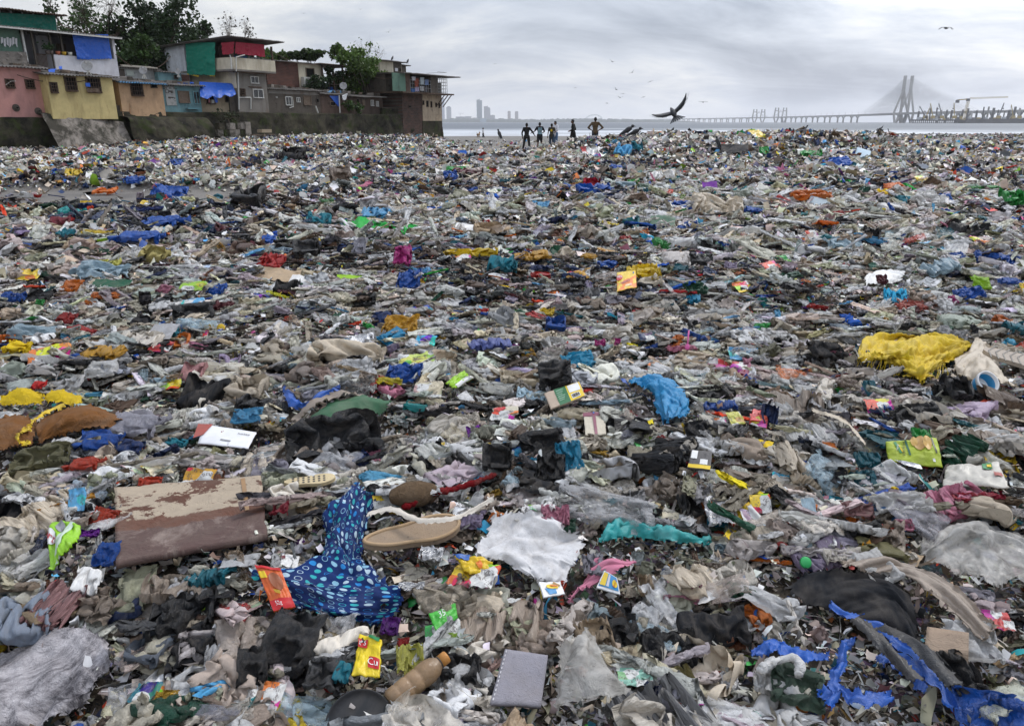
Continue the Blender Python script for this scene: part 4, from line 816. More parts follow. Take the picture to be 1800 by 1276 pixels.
drape('blue_bag', 'knotted bright blue plastic bag lying full in the middle of the heap', 'bag', [[(1102, 695), (1118, 690, .04), (1150, 690, .05), (1168, 692, .03), (1180, 700)], [(1120, 702), (1135, 698, .05), (1155, 700, .12), (1185, 706, .08), (1205, 716)], [(1140, 712), (1150, 716, .09), (1170, 722, .16), (1192, 726, .12), (1208, 735)], [(1148, 735), (1160, 740, .1), (1175, 745, .15), (1195, 745, .1), (1206, 750)], [(1160, 758), (1170, 762, .02), (1180, 765, .03), (1195, 762, .02), (1202, 757)]], material('cyan_bag', (.012, .25, .52), .35, .5, .12, bump=.8, bscale=18, translucent=.12), 'knotted blue bag', 54, 60, .08, [(1, .25, .022, 11)], .03, 81)
drape('blue_bag_strip', 'royal blue strip of plastic curling round the far end of the rubber sheet', 'strip', [[(495, 703), (505, 735), (530, 748), (565, 735), (596, 712)], [(505, 706, .03), (516, 733, .05), (538, 742, .05), (568, 728, .05), (598, 710, .03)], [(520, 708), (528, 730), (545, 738), (572, 722), (603, 712)]], cb, 'royal blue strip', 60, 14, .1, [(1, 0, .015, 7)], .02, 91, 'blue')
drape('rubber_sheet', 'long curled green rubber sheet among black cloth', 'rubber sheet', [[(522, 782), (560, 760, .05), (620, 738, .09), (690, 737, .03)], [(530, 786, .03), (572, 772, .1), (628, 752, .14), (684, 746, .06)], [(545, 790), (585, 782, .04), (635, 765, .06), (676, 756)]], material('green_rubber', (.035, .115, .055), .6, .3, .3, bump=.25), 'green rubber sheet', 50, 20, .1, [], .01, 95)
drape('taupe_film', 'long taupe film lying along the top of the green rubber sheet', 'plastic film', [[(515, 772), (550, 748, .02), (600, 730, .05), (640, 728)], [(525, 780), (560, 760, .06), (612, 742, .09), (650, 736)]], cf, 'taupe film', 40, 14, .14, [(1, 0, .015, 8)], .015, 97, 'taupe')
drape('green_cloth', 'bright green cloth lying long in the middle distance', 'cloth', [[(606, 400), (630, 395), (660, 397), (680, 398)], [(606, 407, .08), (632, 402, .2), (660, 404, .12), (684, 406, .08)], [(612, 412), (635, 412), (665, 412), (684, 412)]], cc_, 'long green cloth', 40, 20, .06, [(1, .2, .06, 3)], .05, 101, 'green')
drape('green_cloth', 'small bright green cloth at the end of the long green cloth', 'cloth', [[(688, 405), (705, 410), (722, 404), (738, 406)], [(690, 410, .06), (708, 416, .06), (724, 413, .16), (739, 413, .06)], [(700, 415), (712, 420), (724, 419), (736, 418)]], cc_, 'small green cloth', 30, 14, .06, [(1, .2, .05, 4)], .04, 103, 'green')
for i, (L_, lab, w_) in enumerate((([[(72, 772), (110, 752, .05), (160, 748, .06), (220, 760)], [(70, 795), (115, 775, .1), (165, 765, .1), (222, 768, .03)], [(72, 808), (100, 800, .02), (140, 785, .02), (190, 776)]], 'rust brown foam mat curled behind the yellow strap', 'curled brown mat'), ([[(-20, 775), (15, 765, .04), (50, 762, .04), (72, 770)], [(-20, 800), (15, 790, .08), (45, 785, .08), (68, 795)], [(-20, 822), (15, 820), (40, 815), (60, 812)]], 'rust brown foam mat at the edge of the heap with yellow straps on it', 'edge brown mat'))):
    drape('foam_mat', lab, 'mat', L_, material('brown_foam', (.2, .085, .026), .9, .15, .35, bump=.8, bscale=40), w_, 50, 24, .09, [(.8, .4, .02, 5)], .015, 111+i)
for i, (L_, lab) in enumerate((([[(10, 730), (40, 714, .03), (80, 722)], [(8, 736), (45, 726, .06), (82, 728)], [(12, 740), (45, 738), (80, 733)]], 'bright yellow foam mat lying on the far side of the brown mats'), ([[(84, 726), (110, 717, .03), (140, 722), (150, 730)], [(84, 730), (112, 726, .06), (138, 730), (148, 736)], [(90, 733), (115, 735), (135, 738), (142, 738)]], 'second bright yellow foam mat, curved like a tongue')) ):
    drape('foam_mat', lab, 'mat', L_, material('yellow_foam', (.64, .44, .012), .85, .2, .15, bump=.8, bscale=40), ('yellow foam mat', 'tongue-shaped yellow mat')[i], 40, 18, .1, [(1, 0, .02, 5)], .014, 121+i)
for i, pts in enumerate(([(122, 752), (100, 760), (78, 772), (64, 788), (60, 800)], [(64, 795), (48, 802), (40, 812), (46, 822), (60, 820)])):
    q = np.array(pts, float); rows = [[(x, y+w_, .02*(1-abs(j-1))) for x, y in q] for j, w_ in enumerate((-4, 0, 4))]
    drape('yellow_strap', ('bright yellow strap lying over the curled brown mat', 'bright yellow strap looped beside the edge brown mat')[i], 'strap', rows, cb, ('yellow strap', 'looped yellow strap')[i], 40, 8, .15, [], .008, 125+i, 'yellow')
drape('turquoise_film', 'long turquoise green plastic film behind the pink cloth', 'plastic film', [[(1052, 985), (1075, 965, .03), (1110, 958, .05), (1160, 966, .04), (1200, 980, .02), (1246, 978)], [(1054, 992), (1080, 975, .07), (1115, 970, .08), (1165, 980, .07), (1205, 988, .05), (1246, 984)], [(1060, 994), (1090, 985), (1120, 982), (1165, 990), (1210, 993), (1240, 988)]], cf, 'turquoise film', 60, 16, .1, [(1, .5, .008, 13), (.2, 1, .007, 26)], .016, 131, 'turquoise', freq=11)
drape('pink_cloth', 'pale pink towelling cloth crumpled beside the white fabric sheet', 'cloth', [[(1045, 1022), (1080, 1018, .03), (1112, 1018)], [(1040, 1035, .02), (1070, 1032, .07), (1110, 1028, .02)], [(1020, 1060), (1045, 1052, .06), (1075, 1046, .02)], [(996, 1084), (1015, 1076, .02), (1040, 1064)]], cc_, 'pink cloth', 40, 40, .08, [(.5, 1, .022, 10)], .016, 141, 'pink')
drape('clear_bag', 'tall cloudy see-through bag standing at the very front of the heap', 'bag', [[(1000, 1180, .06), (1030, 1172, .1), (1058, 1185, .06)], [(985, 1210, .04), (1030, 1205, .16), (1080, 1215, .04)], [(978, 1245, .02), (1030, 1245, .18), (1100, 1250, .03)], [(975, 1285), (1030, 1290, .1), (1110, 1285)]], MATS['cloudy_film'], 'tall cloudy bag', 40, 44, .08, [(.9, .3, .016, 9)], .024, 151)
drape('beige_sheet', 'dirty beige plastic sheet bunched beside the treaded sole', 'plastic sheet', [[(1680, 645), (1720, 628, .08), (1745, 640, .04)], [(1672, 665), (1715, 650, .16), (1752, 662, .04)], [(1690, 685), (1730, 675, .12), (1768, 690, .02)], [(1720, 695), (1745, 696, .03), (1785, 704)]], cf, 'bunched beige sheet', 44, 40, .08, [(.6, .6, .025, 6)], .03, 161, 'beige')
drape('pale_blue_film', 'long pale blue film lying flat in the middle distance', 'plastic film', [[(136, 494), (165, 486, .05), (205, 485, .05), (226, 492)], [(140, 500), (172, 496, .1), (210, 497, .1), (228, 500)]], cf, 'long pale blue film', 40, 16, .08, [(1, .2, .04, 4)], .03, 171, 'paleblue')
drape('nappy', 'white padded nappy lying folded in the middle distance', 'nappy', [[(1518, 500), (1545, 490, .04), (1588, 492)], [(1518, 508, .05), (1552, 502, .16), (1586, 500, .05)], [(1522, 514), (1550, 513), (1580, 508)]], cc_, 'white nappy', 36, 20, .07, [(.2, 1, .03, 6)], .02, 175, 'white')
drape('pleated_cloth', 'long taupe cloth in pleats running down from the white card towards the near edge', 'cloth', [[(1470, 1030), (1530, 1022, .03), (1590, 1040, .04), (1660, 1085, .05), (1740, 1150, .02)], [(1490, 1042, .02), (1550, 1036, .07), (1605, 1060, .08), (1670, 1110, .07), (1730, 1165, .02)], [(1520, 1050), (1570, 1052, .03), (1620, 1085, .04), (1670, 1130, .03), (1715, 1172)]], cf, 'pleated taupe cloth', 80, 40, .09, [(.1, 1, .03, 12), (.05, 1, .012, 25)], .01, 191, 'taupe')
# --- ropes, husk, sticks
def rope(name, label, cat, pts, r, mat, words, lift=.1, n=40, wob=.002):
    q = np.array(pts, float); W = on_pile(q[:, 0], q[:, 1]); W[:, 2] += lift; P = catmull(W, n, 0)+RNG.normal(0, wob, (n, 3)); c = P.mean(0); b = MB()
    b.tube(P-c, r*(1+.45*fbm(np.arange(n)*.35, np.zeros(n), 5, 2)), 7); o = b.build(name, mat, None, True, loc=c); tag(o, label, cat); land(P, words); return o
rope('rope', 'frayed red rope lying slanted behind the tan insole', 'rope', [(712, 932), (750, 912), (800, 897), (850, 880), (868, 872)], .011, material('red_rope', (.22, .008, .012), .9, .15, .35, bump=.9, bscale=70), 'red rope', .1, 60, .003)
rope('cable', 'thin black cable lying in the middle distance', 'cable', [(748, 440), (770, 446), (790, 458), (800, 470)], .014, material('black_rubber', (.012, .012, .013), .5, .4, .1), 'thin black cable')
for i, (pts, lab, w_) in enumerate((([(820, 1000), (900, 968), (1000, 960)], 'long', ''), )): pass
rope('stick', 'grey weathered stick poking up beyond the blue films', 'stick', [(182, 434), (190, 415), (200, 393)], .02, material('grey_wood', (.1, .085, .07), .9, .2, .4), 'weathered stick', .3, 12, .01)
for i, (pts, lab, w_, col, hw) in enumerate((([(1420, 770), (1440, 778), (1470, 790), (1495, 815), (1512, 838)], 'long twisted beige film running down towards the lettered lime green packet', 'twisted beige film', 'beige', 4), ([(650, 975), (690, 965), (740, 985), (800, 982), (850, 955), (868, 945)], 'twisted off-white film lying across the tan insole', 'twisted white film', 'offwhite', 5))):
    drape('film_twist', lab, 'plastic film', [[(x, y+k, .012*(1-abs(k)/hw)) for x, y in pts] for k in (-hw, 0, hw)], cf, w_, 60, 10, .2, [(.05, 1, .005, 40)], .004, 181+i, col, free=True)
rope('strap', 'white plastic strap bent like an elbow in the near corner', 'strap', [(1326, 1250), (1350, 1232), (1390, 1225), (1394, 1255)], .012, OB['film'], 'white elbow strap', .14, 30, .002).color = (*PAL['white'], 1)
p = at_pile(730, 908, .1); e_ = empty('coconut_husk', p); e_.rotation_euler = (0, .25, .75); tag(e_, 'brown fibrous coconut husk end-on to the red rope', 'coconut husk'); LAND.append((p[0], p[1], 'coconut husk'))
b = MB(); b.lathe([(.001, -.12), (.03, -.1), (.05, -.04), (.052, .03), (.036, .09), (.012, .13), (.001, .135)], 18, Matrix.Rotation(pi/2, 4, 'Y')); b.build('husk', material('husk', (.17, .115, .07), .95, .1, .3, bump=1., bscale=60), e_, True)
# --- bottle, pan, tub, caps, spoon
e_ = pose('bottle', 'amber plastic bottle with an orange cap lying at the front of the heap', 'bottle', 738, 1238, .7, .0, -.25, .09, 'amber bottle'); e_.scale = (.78,)*3
M_ = Matrix.Rotation(pi/2, 4, 'Y'); b = MB(); b.lathe([(.001, -.13), (.03, -.13), (.042, -.12), (.043, -.09), (.04, -.085), (.043, -.08), (.043, -.045), (.04, -.04), (.043, -.035), (.043, .0), (.04, .005), (.044, .01), (.044, .05), (.036, .075), (.022, .095), (.019, .1), (.019, .12)], 28, M_)
b.build('body', material('amber_plastic', (.3, .19, .1), .25, .5, .3, bump=.2, clear=.22), e_, True); b = MB(); b.lathe([(.019, .1), (.024, .1), (.024, .128), (.022, .132), (.001, .132)], 24, M_); b.build('cap', material('orange_cap', (.45, .19, .03), .4, .45, .15), e_, True)
b = MB(); b.lathe([(.0225, .094), (.0245, .094), (.0245, .0985), (.0225, .0985)], 24, M_); b.build('neck_ring', ink('dark', (.03, .02, .015)), e_, True)
e_ = pose('pan_lid', 'black round dish with a thin rim, upright at the front edge of the heap', 'dish', 634, 1292, .1, .6, .05, .03, 'black dish'); e_.scale = (.78,)*3
b = MB(); b.lathe([(.001, .012), (.085, .012), (.112, .018), (.117, .026), (.12, .026), (.12, .02), (.112, .008), (.085, .0), (.001, .0)], 56); b.build('bowl', material('black_plastic', (.012, .013, .016), .42, .5, .22, bump=.05), e_, True)
e_ = pose('tub', 'blue and white plastic tub lying on its side below the treaded sole', 'tub', 1716, 706, -.35, .75, .55, .1, 'blue and white tub')
b = MB(); b.lathe([(.05, 0), (.062, .06), (.058, .06), (.047, .005)], 30); b.build('side', material('tub_blue', (.01, .22, .45), .35, .5, .12), e_, True)
b = MB(); b.lathe([(.0622, .055), (.068, .055), (.068, .075), (.06, .075), (.05, .008), (.001, .008)], 30); b.build('rim', material('tub_white', (.68, .68, .68), .4, .5, .15), e_, True)
b = MB(); b.lathe([(.001, -.001), (.051, -.001), (.0525, .008)], 30); b.build('base', MATS['tub_white'], e_, True)
def cap(px, py, col, r, label, words, tx=.5):
    e_ = pose('stopper', label, 'bottle cap', px, py, 0, tx, .2, .07, words); m_ = material('cap_'+words.split()[0], col, .4, .45, .1, bump=0)
    b = MB(); b.lathe([(r*.78, 0), (r, 0), (r, r*.4), (r*.78, r*.4), (r*.78, 0)] if 'ring' in words else [(.001, r*.5), (r*.9, r*.5), (r, r*.42), (r, 0), (r*.85, 0), (r*.85, r*.35), (.001, r*.36)], 20); b.build('shell', m_, e_, True); b = MB()
    for i in range(18): t = 2*pi*i/18; b.bar((r*cos(t), r*sin(t), .0), (r*cos(t), r*sin(t), r*.4), r*.1)
    b.build('ridges', m_, e_); return e_
cap(1411, 1018, (.02, .4, .1), .02, 'bright green ribbed bottle cap left of the large black cloth', 'green cap', .9); cap(790, 640, (.01, .05, .3), .026, 'dark blue bottle cap beside the yellow printed sheet', 'dark-blue cap'); cap(391, 592, (.7, .45, .01), .028, 'yellow bottle cap standing beyond the black rag', 'yellow cap', 1.1); cap(1312, 1049, (.01, .2, .5), .02, 'sky blue plastic ring on the litter above the black straps', 'blue ring', .2)
e_ = pose('spoon', 'pink plastic spoon standing out of the litter', 'spoon', 1206, 640, .0, -.5, .15, .14, 'pink spoon'); mp_ = material('pink_plastic', (.6, .1, .32), .4, .45, .1, bump=0)
b = MB(); b.tube([(0, 0, .1), (0, 0, .02), (0, .004, -.01)], [.006, .005, .006], 8); b.build('handle', mp_, e_, True); b = MB(); b.lathe([(.001, -.04), (.012, -.036), (.018, -.018), (.012, 0), (.004, .006)], 14, Matrix.Scale(.35, 4, (0, 1, 0))); b.build('bowl', mp_, e_, True)
# --- boxes and cards
def crate(name, label, cs, th, mat, words, lift, hs): return slab(name, label, 'box', cs, th, mat, words, lift, 8, 6, 0, .004, 3, hs)
m_gb = material('greyblue_plastic', (.2, .27, .32), .55, .35, .3, bump=.1); m_pb = material('paleblue_plastic', (.33, .45, .54), .55, .35, .25, bump=.1)
crate('box', 'grey-blue flat box standing on edge under an orange sheet', [(1423, 361), (1460, 352), (1466, 371), (1427, 376)], .22, m_gb, 'grey-blue box', .06, (.32, .36, .0, .0))
crate('box', 'pale blue square box lying tilted in the middle distance', [(1506, 267), (1530, 275), (1527, 288), (1500, 283)], .35, m_pb, 'pale blue box', .1, (.3, .34, .0, .0))
crate('foam_block', 'weathered brown foam block at the near edge of the big black cloth', [(1618, 1158), (1690, 1170), (1690, 1205), (1612, 1205)], .1, material('brown_block', (.3, .225, .165), .85, .2, .35, bump=.5, bscale=20), 'brown foam block', .12, (.03, .03, 0, 0))
o, f, ct = slab('folder', 'white card folder with a red flap lying flat among black rags', 'folder', [(364, 776), (455, 792), (440, 822), (352, 812)], .004, material('white_card', (.72, .72, .74), .6, .3, .08, bump=.05), 'white folder', .1, 16, 12, .01, .006, 7, (.0, .02, .02, .02), .01)
patch(o, f, ct, [(-.12, .05), (.16, -.04), (.06, .55), (-.12, .8)], ink('brick', (.33, .06, .04)), .004, 'red_flap'); patch(o, f, ct, [(.42, .68), (.62, .7), (.61, .78), (.41, .76)], ink('greyprint', (.25, .25, .26)), .002)
letters(o, f, ct, 'notes', .8, .26, .12, ink('dark'), 0, .6)
o, f, ct = slab('stitched_pad', 'grey stitched pad standing at the very front edge of the heap', 'pad', [(888, 1202), (962, 1214), (950, 1290), (862, 1285)], .012, material('grey_felt', (.26, .25, .28), .9, .15, .3, bump=.4, bscale=50), 'stitched grey pad', .1, 16, 16, .01, .006, 9, (.1, .1, 0, 0), .006)
for i in range(12): patch(o, f, ct, [(.035, .04+i*.08), (.06, .04+i*.08), (.06, .08+i*.08), (.035, .08+i*.08)], ink('stitching', (.5, .49, .5)), .002, 'stitch', 2)
# --- printed packets, with what can be read on them
ye, re_, wh, dk, gr, bl, og = ink('yellow', (.72, .5, .01)), ink('red', (.5, .012, .015)), ink('white', (.7, .7, .68)), ink('dark'), ink('green', (.02, .2, .06)), ink('blue', (.012, .11, .4)), ink('orange', (.68, .17, .01))
def packet(label, cs, col, words, lift=.08, bulge=.06, wr=.05, seed=1, hs=(0, 0, 0, 0), name='snack_packet', cat='packet', th=.006, rough=.3):
    return slab(name, label, cat, cs, th, material('packet_'+words.replace(' ', '_'), col, rough, .5, .12, bump=.3, bscale=20), words, lift, 30, 22, bulge*1.2, wr*1.7, seed, hs, .02, None, bulge*.5)
o, f, ct = packet('lime green snack packet with a white stripe and red lettering, folded upright', [(96, 966), (152, 976), (138, 1008), (92, 1038)], (.25, .53, .005), 'lime green packet', .1, .12, .07, 3, (.09, .08, .02, .0))
patch(o, f, ct, [(.78, .02), (.9, .02), (.5, 1), (.2, 1)], ink('mint', (.5, .6, .48)), .003, 'printed_stripe', 9); patch(o, f, ct, oval(.2, .5, .2, .17, 20, .3), wh, .004); letters(o, f, ct, 'Party', .2, .5, .2, ink('wine', (.36, .01, .03)), .55, .9, .007); patch(o, f, ct, oval(.5, .22, .14, .16), ink('greyprint'), .004)
o, f, ct = packet('red and orange snack packet standing against the spotted cloth', [(455, 1052), (500, 1060), (524, 1112), (486, 1120)], (.62, .1, .005), 'red and orange packet', .1, .07, .05, 5, (.1, .1, .0, .0))
patch(o, f, ct, [(.0, .8), (1, .76), (1, 1), (0, 1)], re_, .004, 'printed_band', 9); patch(o, f, ct, [(0, 0), (1, 0), (1, .08), (0, .08)], re_, .004, 'printed_band', 9); patch(o, f, ct, [(.02, .16), (.3, .15), (.32, .32), (.04, .32)], ye, .004); patch(o, f, ct, oval(.62, .38, .26, .22), ink('curry', (.24, .06, .012)), .004); patch(o, f, ct, [(.35, .58), (.62, .62), (.6, .7), (.4, .66)], ink('mustardprint', (.5, .3, .02)), .005)
letters(o, f, ct, '52g', .36, .88, .09, wh, 0, 1.6, .007)
o, f, ct = packet('bright yellow packet with a red price badge beside the black dish', [(636, 1176), (674, 1186), (668, 1238), (622, 1236)], (.74, .55, .005), 'bright yellow packet', .1, .05, .04, 7, (.09, .09, .0, .0))
patch(o, f, ct, [(.06, .12), (.52, .14), (.5, .36), (.1, .34)], re_, .003, 'price_badge'); letters(o, f, ct, '₹ 5', .3, .25, .13, wh, 0, 1.5, .006); patch(o, f, ct, [(.62, .55), (1.0, .55), (1.0, .82), (.62, .82)], re_, .003, 'printed_badge'); letters(o, f, ct, 'Cu', .8, .69, .16, wh, 0, 1.4, .006); patch(o, f, ct, [(.5, -.02), (.96, -.02), (.94, .12), (.52, .06)], gr, .004)
o, f, ct = packet('yellow and orange snack packet with a red oval badge in the middle distance', [(1083, 506), (1116, 502), (1118, 522), (1084, 530)], (.7, .47, .005), 'yellow snack packet', .1, .05, .03, 9, (.2, .22, .0, .0))
patch(o, f, ct, [(.0, .62), (.5, .5), (1, .34), (1, 1), (.95, 1), (.05, 1)], og, .004, 'printed_band'); patch(o, f, ct, oval(.14, .38, .16, .13), re_, .008, 'printed_badge'); letters(o, f, ct, 'Hers', .14, .38, .13, wh, 0, .7, .014); letters(o, f, ct, 'Yippaay', .42, .68, .15, ink('plum', (.16, .01, .1)), -.12, .8, .014); patch(o, f, ct, [(.84, .2), (.9, .2), (.9, .3), (.84, .3)], bl, .006); letters(o, f, ct, 'masala', .6, .9, .11, wh, -.1, .8, .014)
o, f, ct = packet('lime green snack packet lettered KRUNCH with a torn silver edge', [(1549, 819), (1638, 812), (1650, 856), (1556, 845)], (.34, .42, .02), 'lettered lime packet', .1, .03, .03, 11, (.1, .1, .02, .02), rough=.5)
letters(o, f, ct, 'KRUNCH', .335, .42, .085, dk, -pi/2+.1, .62, .005, 1.35); patch(o, f, ct, [(.37, .04), (.41, .04), (.45, .72), (.41, .72)], ink('darkgreenprint', (.01, .1, .05)), .003, 'printed_band'); patch(o, f, ct, [(.15, .06), (.21, .05), (.3, .62), (.24, .64)], gr, .003, 'printed_badge'); patch(o, f, ct, [(.235, .25), (.255, .25), (.315, .6), (.285, .6)], ye, .004); letters(o, f, ct, 'FARMLEY', .222, .34, .06, wh, -pi/2+.2, .62, .006)
patch(o, f, ct, oval(.66, .2, .12, .3, 20, .1), ink('toffee', (.36, .2, .04)), .004, 'printed_picture'); patch(o, f, ct, oval(.8, .2, .08, .3), ink('caramel', (.5, .3, .06)), .006, 'printed_picture'); patch(o, f, ct, oval(.55, .13, .07, .2), ink('caramel'), .005, 'printed_picture'); patch(o, f, ct, [(.88, .02), (.91, .02), (.95, .6), (.92, .6)], ink('olivegrey', (.07, .07, .05)), .003); patch(o, f, ct, [(.84, .78), (.885, .78), (.89, .88), (.845, .88)], wh, .003)
patch(o, f, ct, [(.12, .93), (.6, 1.0), (.62, 1.16), (.35, 1.16)], material('torn_foil', (.7, .7, .72), .28, .5, .1, bump=.8, bscale=25, metal=.9), .001, 'torn_foil', 10)
o, f, ct = packet('blue and yellow sachet with white edges beside the pink cloth', [(1060, 1058), (1082, 1072), (1088, 1096), (1046, 1084)], (.68, .69, .7), 'blue sachet', .13, .02, .02, 13, (.04, .04, .0, .0), 'sachet', 'sachet')
patch(o, f, ct, [(.06, .05), (.92, .05), (.94, .85), (.04, .85)], ink('sachetblue', (.02, .22, .48)), .002, 'printed_panel'); patch(o, f, ct, [(.06, .1), (.34, .1), (.32, .8), (.06, .8)], ye, .004); patch(o, f, ct, [(.38, .12), (.5, .12), (.48, .8), (.36, .8)], ink('palegreyprint', (.5, .5, .55)), .004); patch(o, f, ct, oval(.77, .5, .14, .22), ye, .004, 'printed_badge'); letters(o, f, ct, 'Boond', .77, .5, .13, re_, -1.2, .7, .006)
o, f, ct = packet('white sachet printed with a blue and orange picture in front of the white fabric sheet', [(946, 1081), (984, 1080), (992, 1096), (956, 1103)], (.7, .7, .7), 'white sachet', .13, .02, .02, 15, (.04, .04, .0, .0), 'sachet', 'sachet')
patch(o, f, ct, [(.12, .5), (.6, .45), (.62, .9), (.3, .9)], ink('sachetblue'), .002, 'printed_picture'); patch(o, f, ct, oval(.5, .42, .28, .16, 18, .3), ye, .004, 'printed_picture'); patch(o, f, ct, oval(.54, .4, .18, .08, 14, .3), og, .006, 'printed_picture'); patch(o, f, ct, [(.6, .08), (.9, .3), (.88, .42), (.56, .18)], ink('toffee'), .004)
o, f, ct = packet('flattened carton, plain brown at one end, then green, with a yellow and white label', [(956, 724), (1018, 704), (1028, 724), (968, 748)], (.42, .33, .25), 'flattened carton', .1, .0, .01, 17, (.05, .05, .0, .0), 'carton', 'carton', .012, .7)
patch(o, f, ct, [(.26, -.01), (.58, -.01), (.58, 1.01), (.26, 1.01)], ink('cartongreen', (.02, .13, .045)), .002, 'printed_panel'); patch(o, f, ct, [(.58, -.01), (.98, -.01), (.98, 1.01), (.58, 1.01)], ye, .002, 'printed_panel'); patch(o, f, ct, [(.62, .03), (.94, .03), (.94, .52), (.62, .52)], wh, .004); patch(o, f, ct, [(.64, .62), (.88, .62), (.88, .92), (.64, .92)], wh, .004)
for i in range(6): patch(o, f, ct, [(.3, .12+i*.12), (.5-.03*(i % 3), .12+i*.12), (.5-.03*(i % 3), .17+i*.12), (.3, .17+i*.12)], ink('palegreenprint', (.25, .4, .28)), .004, 'printed_line', 2)
for i in range(9): patch(o, f, ct, [(.66+i*.023, .66), (.672+i*.023+.004*(i % 3), .66), (.672+i*.023+.004*(i % 3), .88), (.66+i*.023, .88)], dk, .006, 'printed_line', 2)
o, f, ct = packet('cream paper bag bearing a plum coloured ribbon cross', [(1024, 766), (1061, 765), (1064, 794), (1028, 796)], (.52, .47, .37), 'ribboned paper bag', .1, .02, .02, 19, (.1, .1, .0, .0), 'paper_bag', 'paper bag', .008, .7)
pl = ink('ribbon', (.2, .045, .08)); patch(o, f, ct, [(-.02, .0), (1.02, -.02), (1.02, .16), (-.02, .18)], pl, .003, 'ribbon'); patch(o, f, ct, [(.42, .1), (.56, .1), (.6, 1), (.46, 1)], pl, .004, 'ribbon'); patch(o, f, ct, oval(.49, .06, .04, .05), bl, .008, 'bow')
o, f, ct = packet('grey, white and yellow chequered carton flap', [(1212, 832), (1248, 836), (1245, 862), (1206, 856)], (.075, .07, .07), 'chequered carton', .1, .0, .02, 23, (.08, .08, .0, .0), 'carton', 'carton', .01, .6)
patch(o, f, ct, [(.05, .06), (.34, .06), (.34, .5), (.05, .5)], wh, .003); patch(o, f, ct, [(.5, .5), (.85, .5), (.85, .78), (.5, .78)], wh, .003); patch(o, f, ct, [(0, .82), (1, .8), (1, 1), (0, 1)], ye, .003, 'printed_band')
o, f, ct = packet('lime and white torn packet next to a cream packet', [(788, 702), (818, 682), (834, 690), (800, 712)], (.3, .55, .01), 'torn lime packet', .1, .05, .05, 25, (.06, .06, 0, 0)); patch(o, f, ct, [(.1, .7), (1, .6), (1, 1), (.1, 1)], wh, .004, 'printed_band')
o, f, ct = packet('orange edged packet with a red oval patch in the middle of the heap', [(866, 750), (911, 745), (911, 757), (870, 764)], (.55, .5, .38), 'orange edged packet', .1, .03, .03, 27, (.05, .05, 0, 0)); patch(o, f, ct, [(0, .75), (1, .75), (1, 1), (0, 1)], og, .004, 'printed_band'); patch(o, f, ct, oval(.25, .3, .25, .2), re_, .004)
o, f, ct = packet('red packet marked with a white V at the edge of the yellow film', [(1322, 754), (1348, 760), (1346, 774), (1316, 770)], (.5, .02, .02), 'red V packet', .1, .04, .03, 29, (.05, .05, 0, 0)); letters(o, f, ct, 'V', .5, .5, .6, wh, 0, .6, .007)
o, f, ct = packet('green and white wrapper marked 35 standing near the amber bottle', [(756, 1142), (802, 1122), (806, 1136), (770, 1166)], (.05, .4, .03), 'green 35 wrapper', .12, .05, .05, 33, (.08, .08, 0, 0)); letters(o, f, ct, '35', .42, .45, .35, wh, 0, .6, .01)
o, f, ct = packet('yellow folded wrapper with navy corner beside the white fabric sheet', [(800, 1022), (868, 1030), (862, 1046), (826, 1054)], (.68, .46, .01), 'folded yellow wrapper', .1, .08, .08, 35, (.03, .03, 0, 0)); patch(o, f, ct, [(-.02, -.05), (.4, -.05), (.3, .3), (0, .3)], bl, .006); patch(o, f, ct, oval(.55, .6, .12, .2), og, .006)
o, f, ct = packet('olive printed bag with a green picture lying behind the long pink strip', [(1655, 858), (1745, 856), (1765, 895), (1650, 888)], (.5, .47, .41), 'olive printed bag', .1, .06, .05, 37, (.08, .08, 0, 0), 'printed_bag', 'bag'); patch(o, f, ct, [(.68, .1), (.86, .12), (.84, .4), (.68, .36)], gr, .006, 'printed_picture'); patch(o, f, ct, [(.76, .18), (.84, .18), (.84, .26), (.76, .26)], ye, .009); patch(o, f, ct, [(.84, .5), (.97, .5), (.97, .66), (.84, .66)], ink('reddish', (.35, .1, .08)), .006)

# the rest of the pieces near enough to be told apart
FP = np.concatenate(FOOT)
def clear_of(x, y, r):
    ok = np.ones(len(x), bool)
    for i in range(0, len(FP), 400): d2 = (x[:, None]-FP[None, i:i+400, 0])**2+(y[:, None]-FP[None, i:i+400, 1])**2; ok &= d2.min(1) > r*r
    return ok

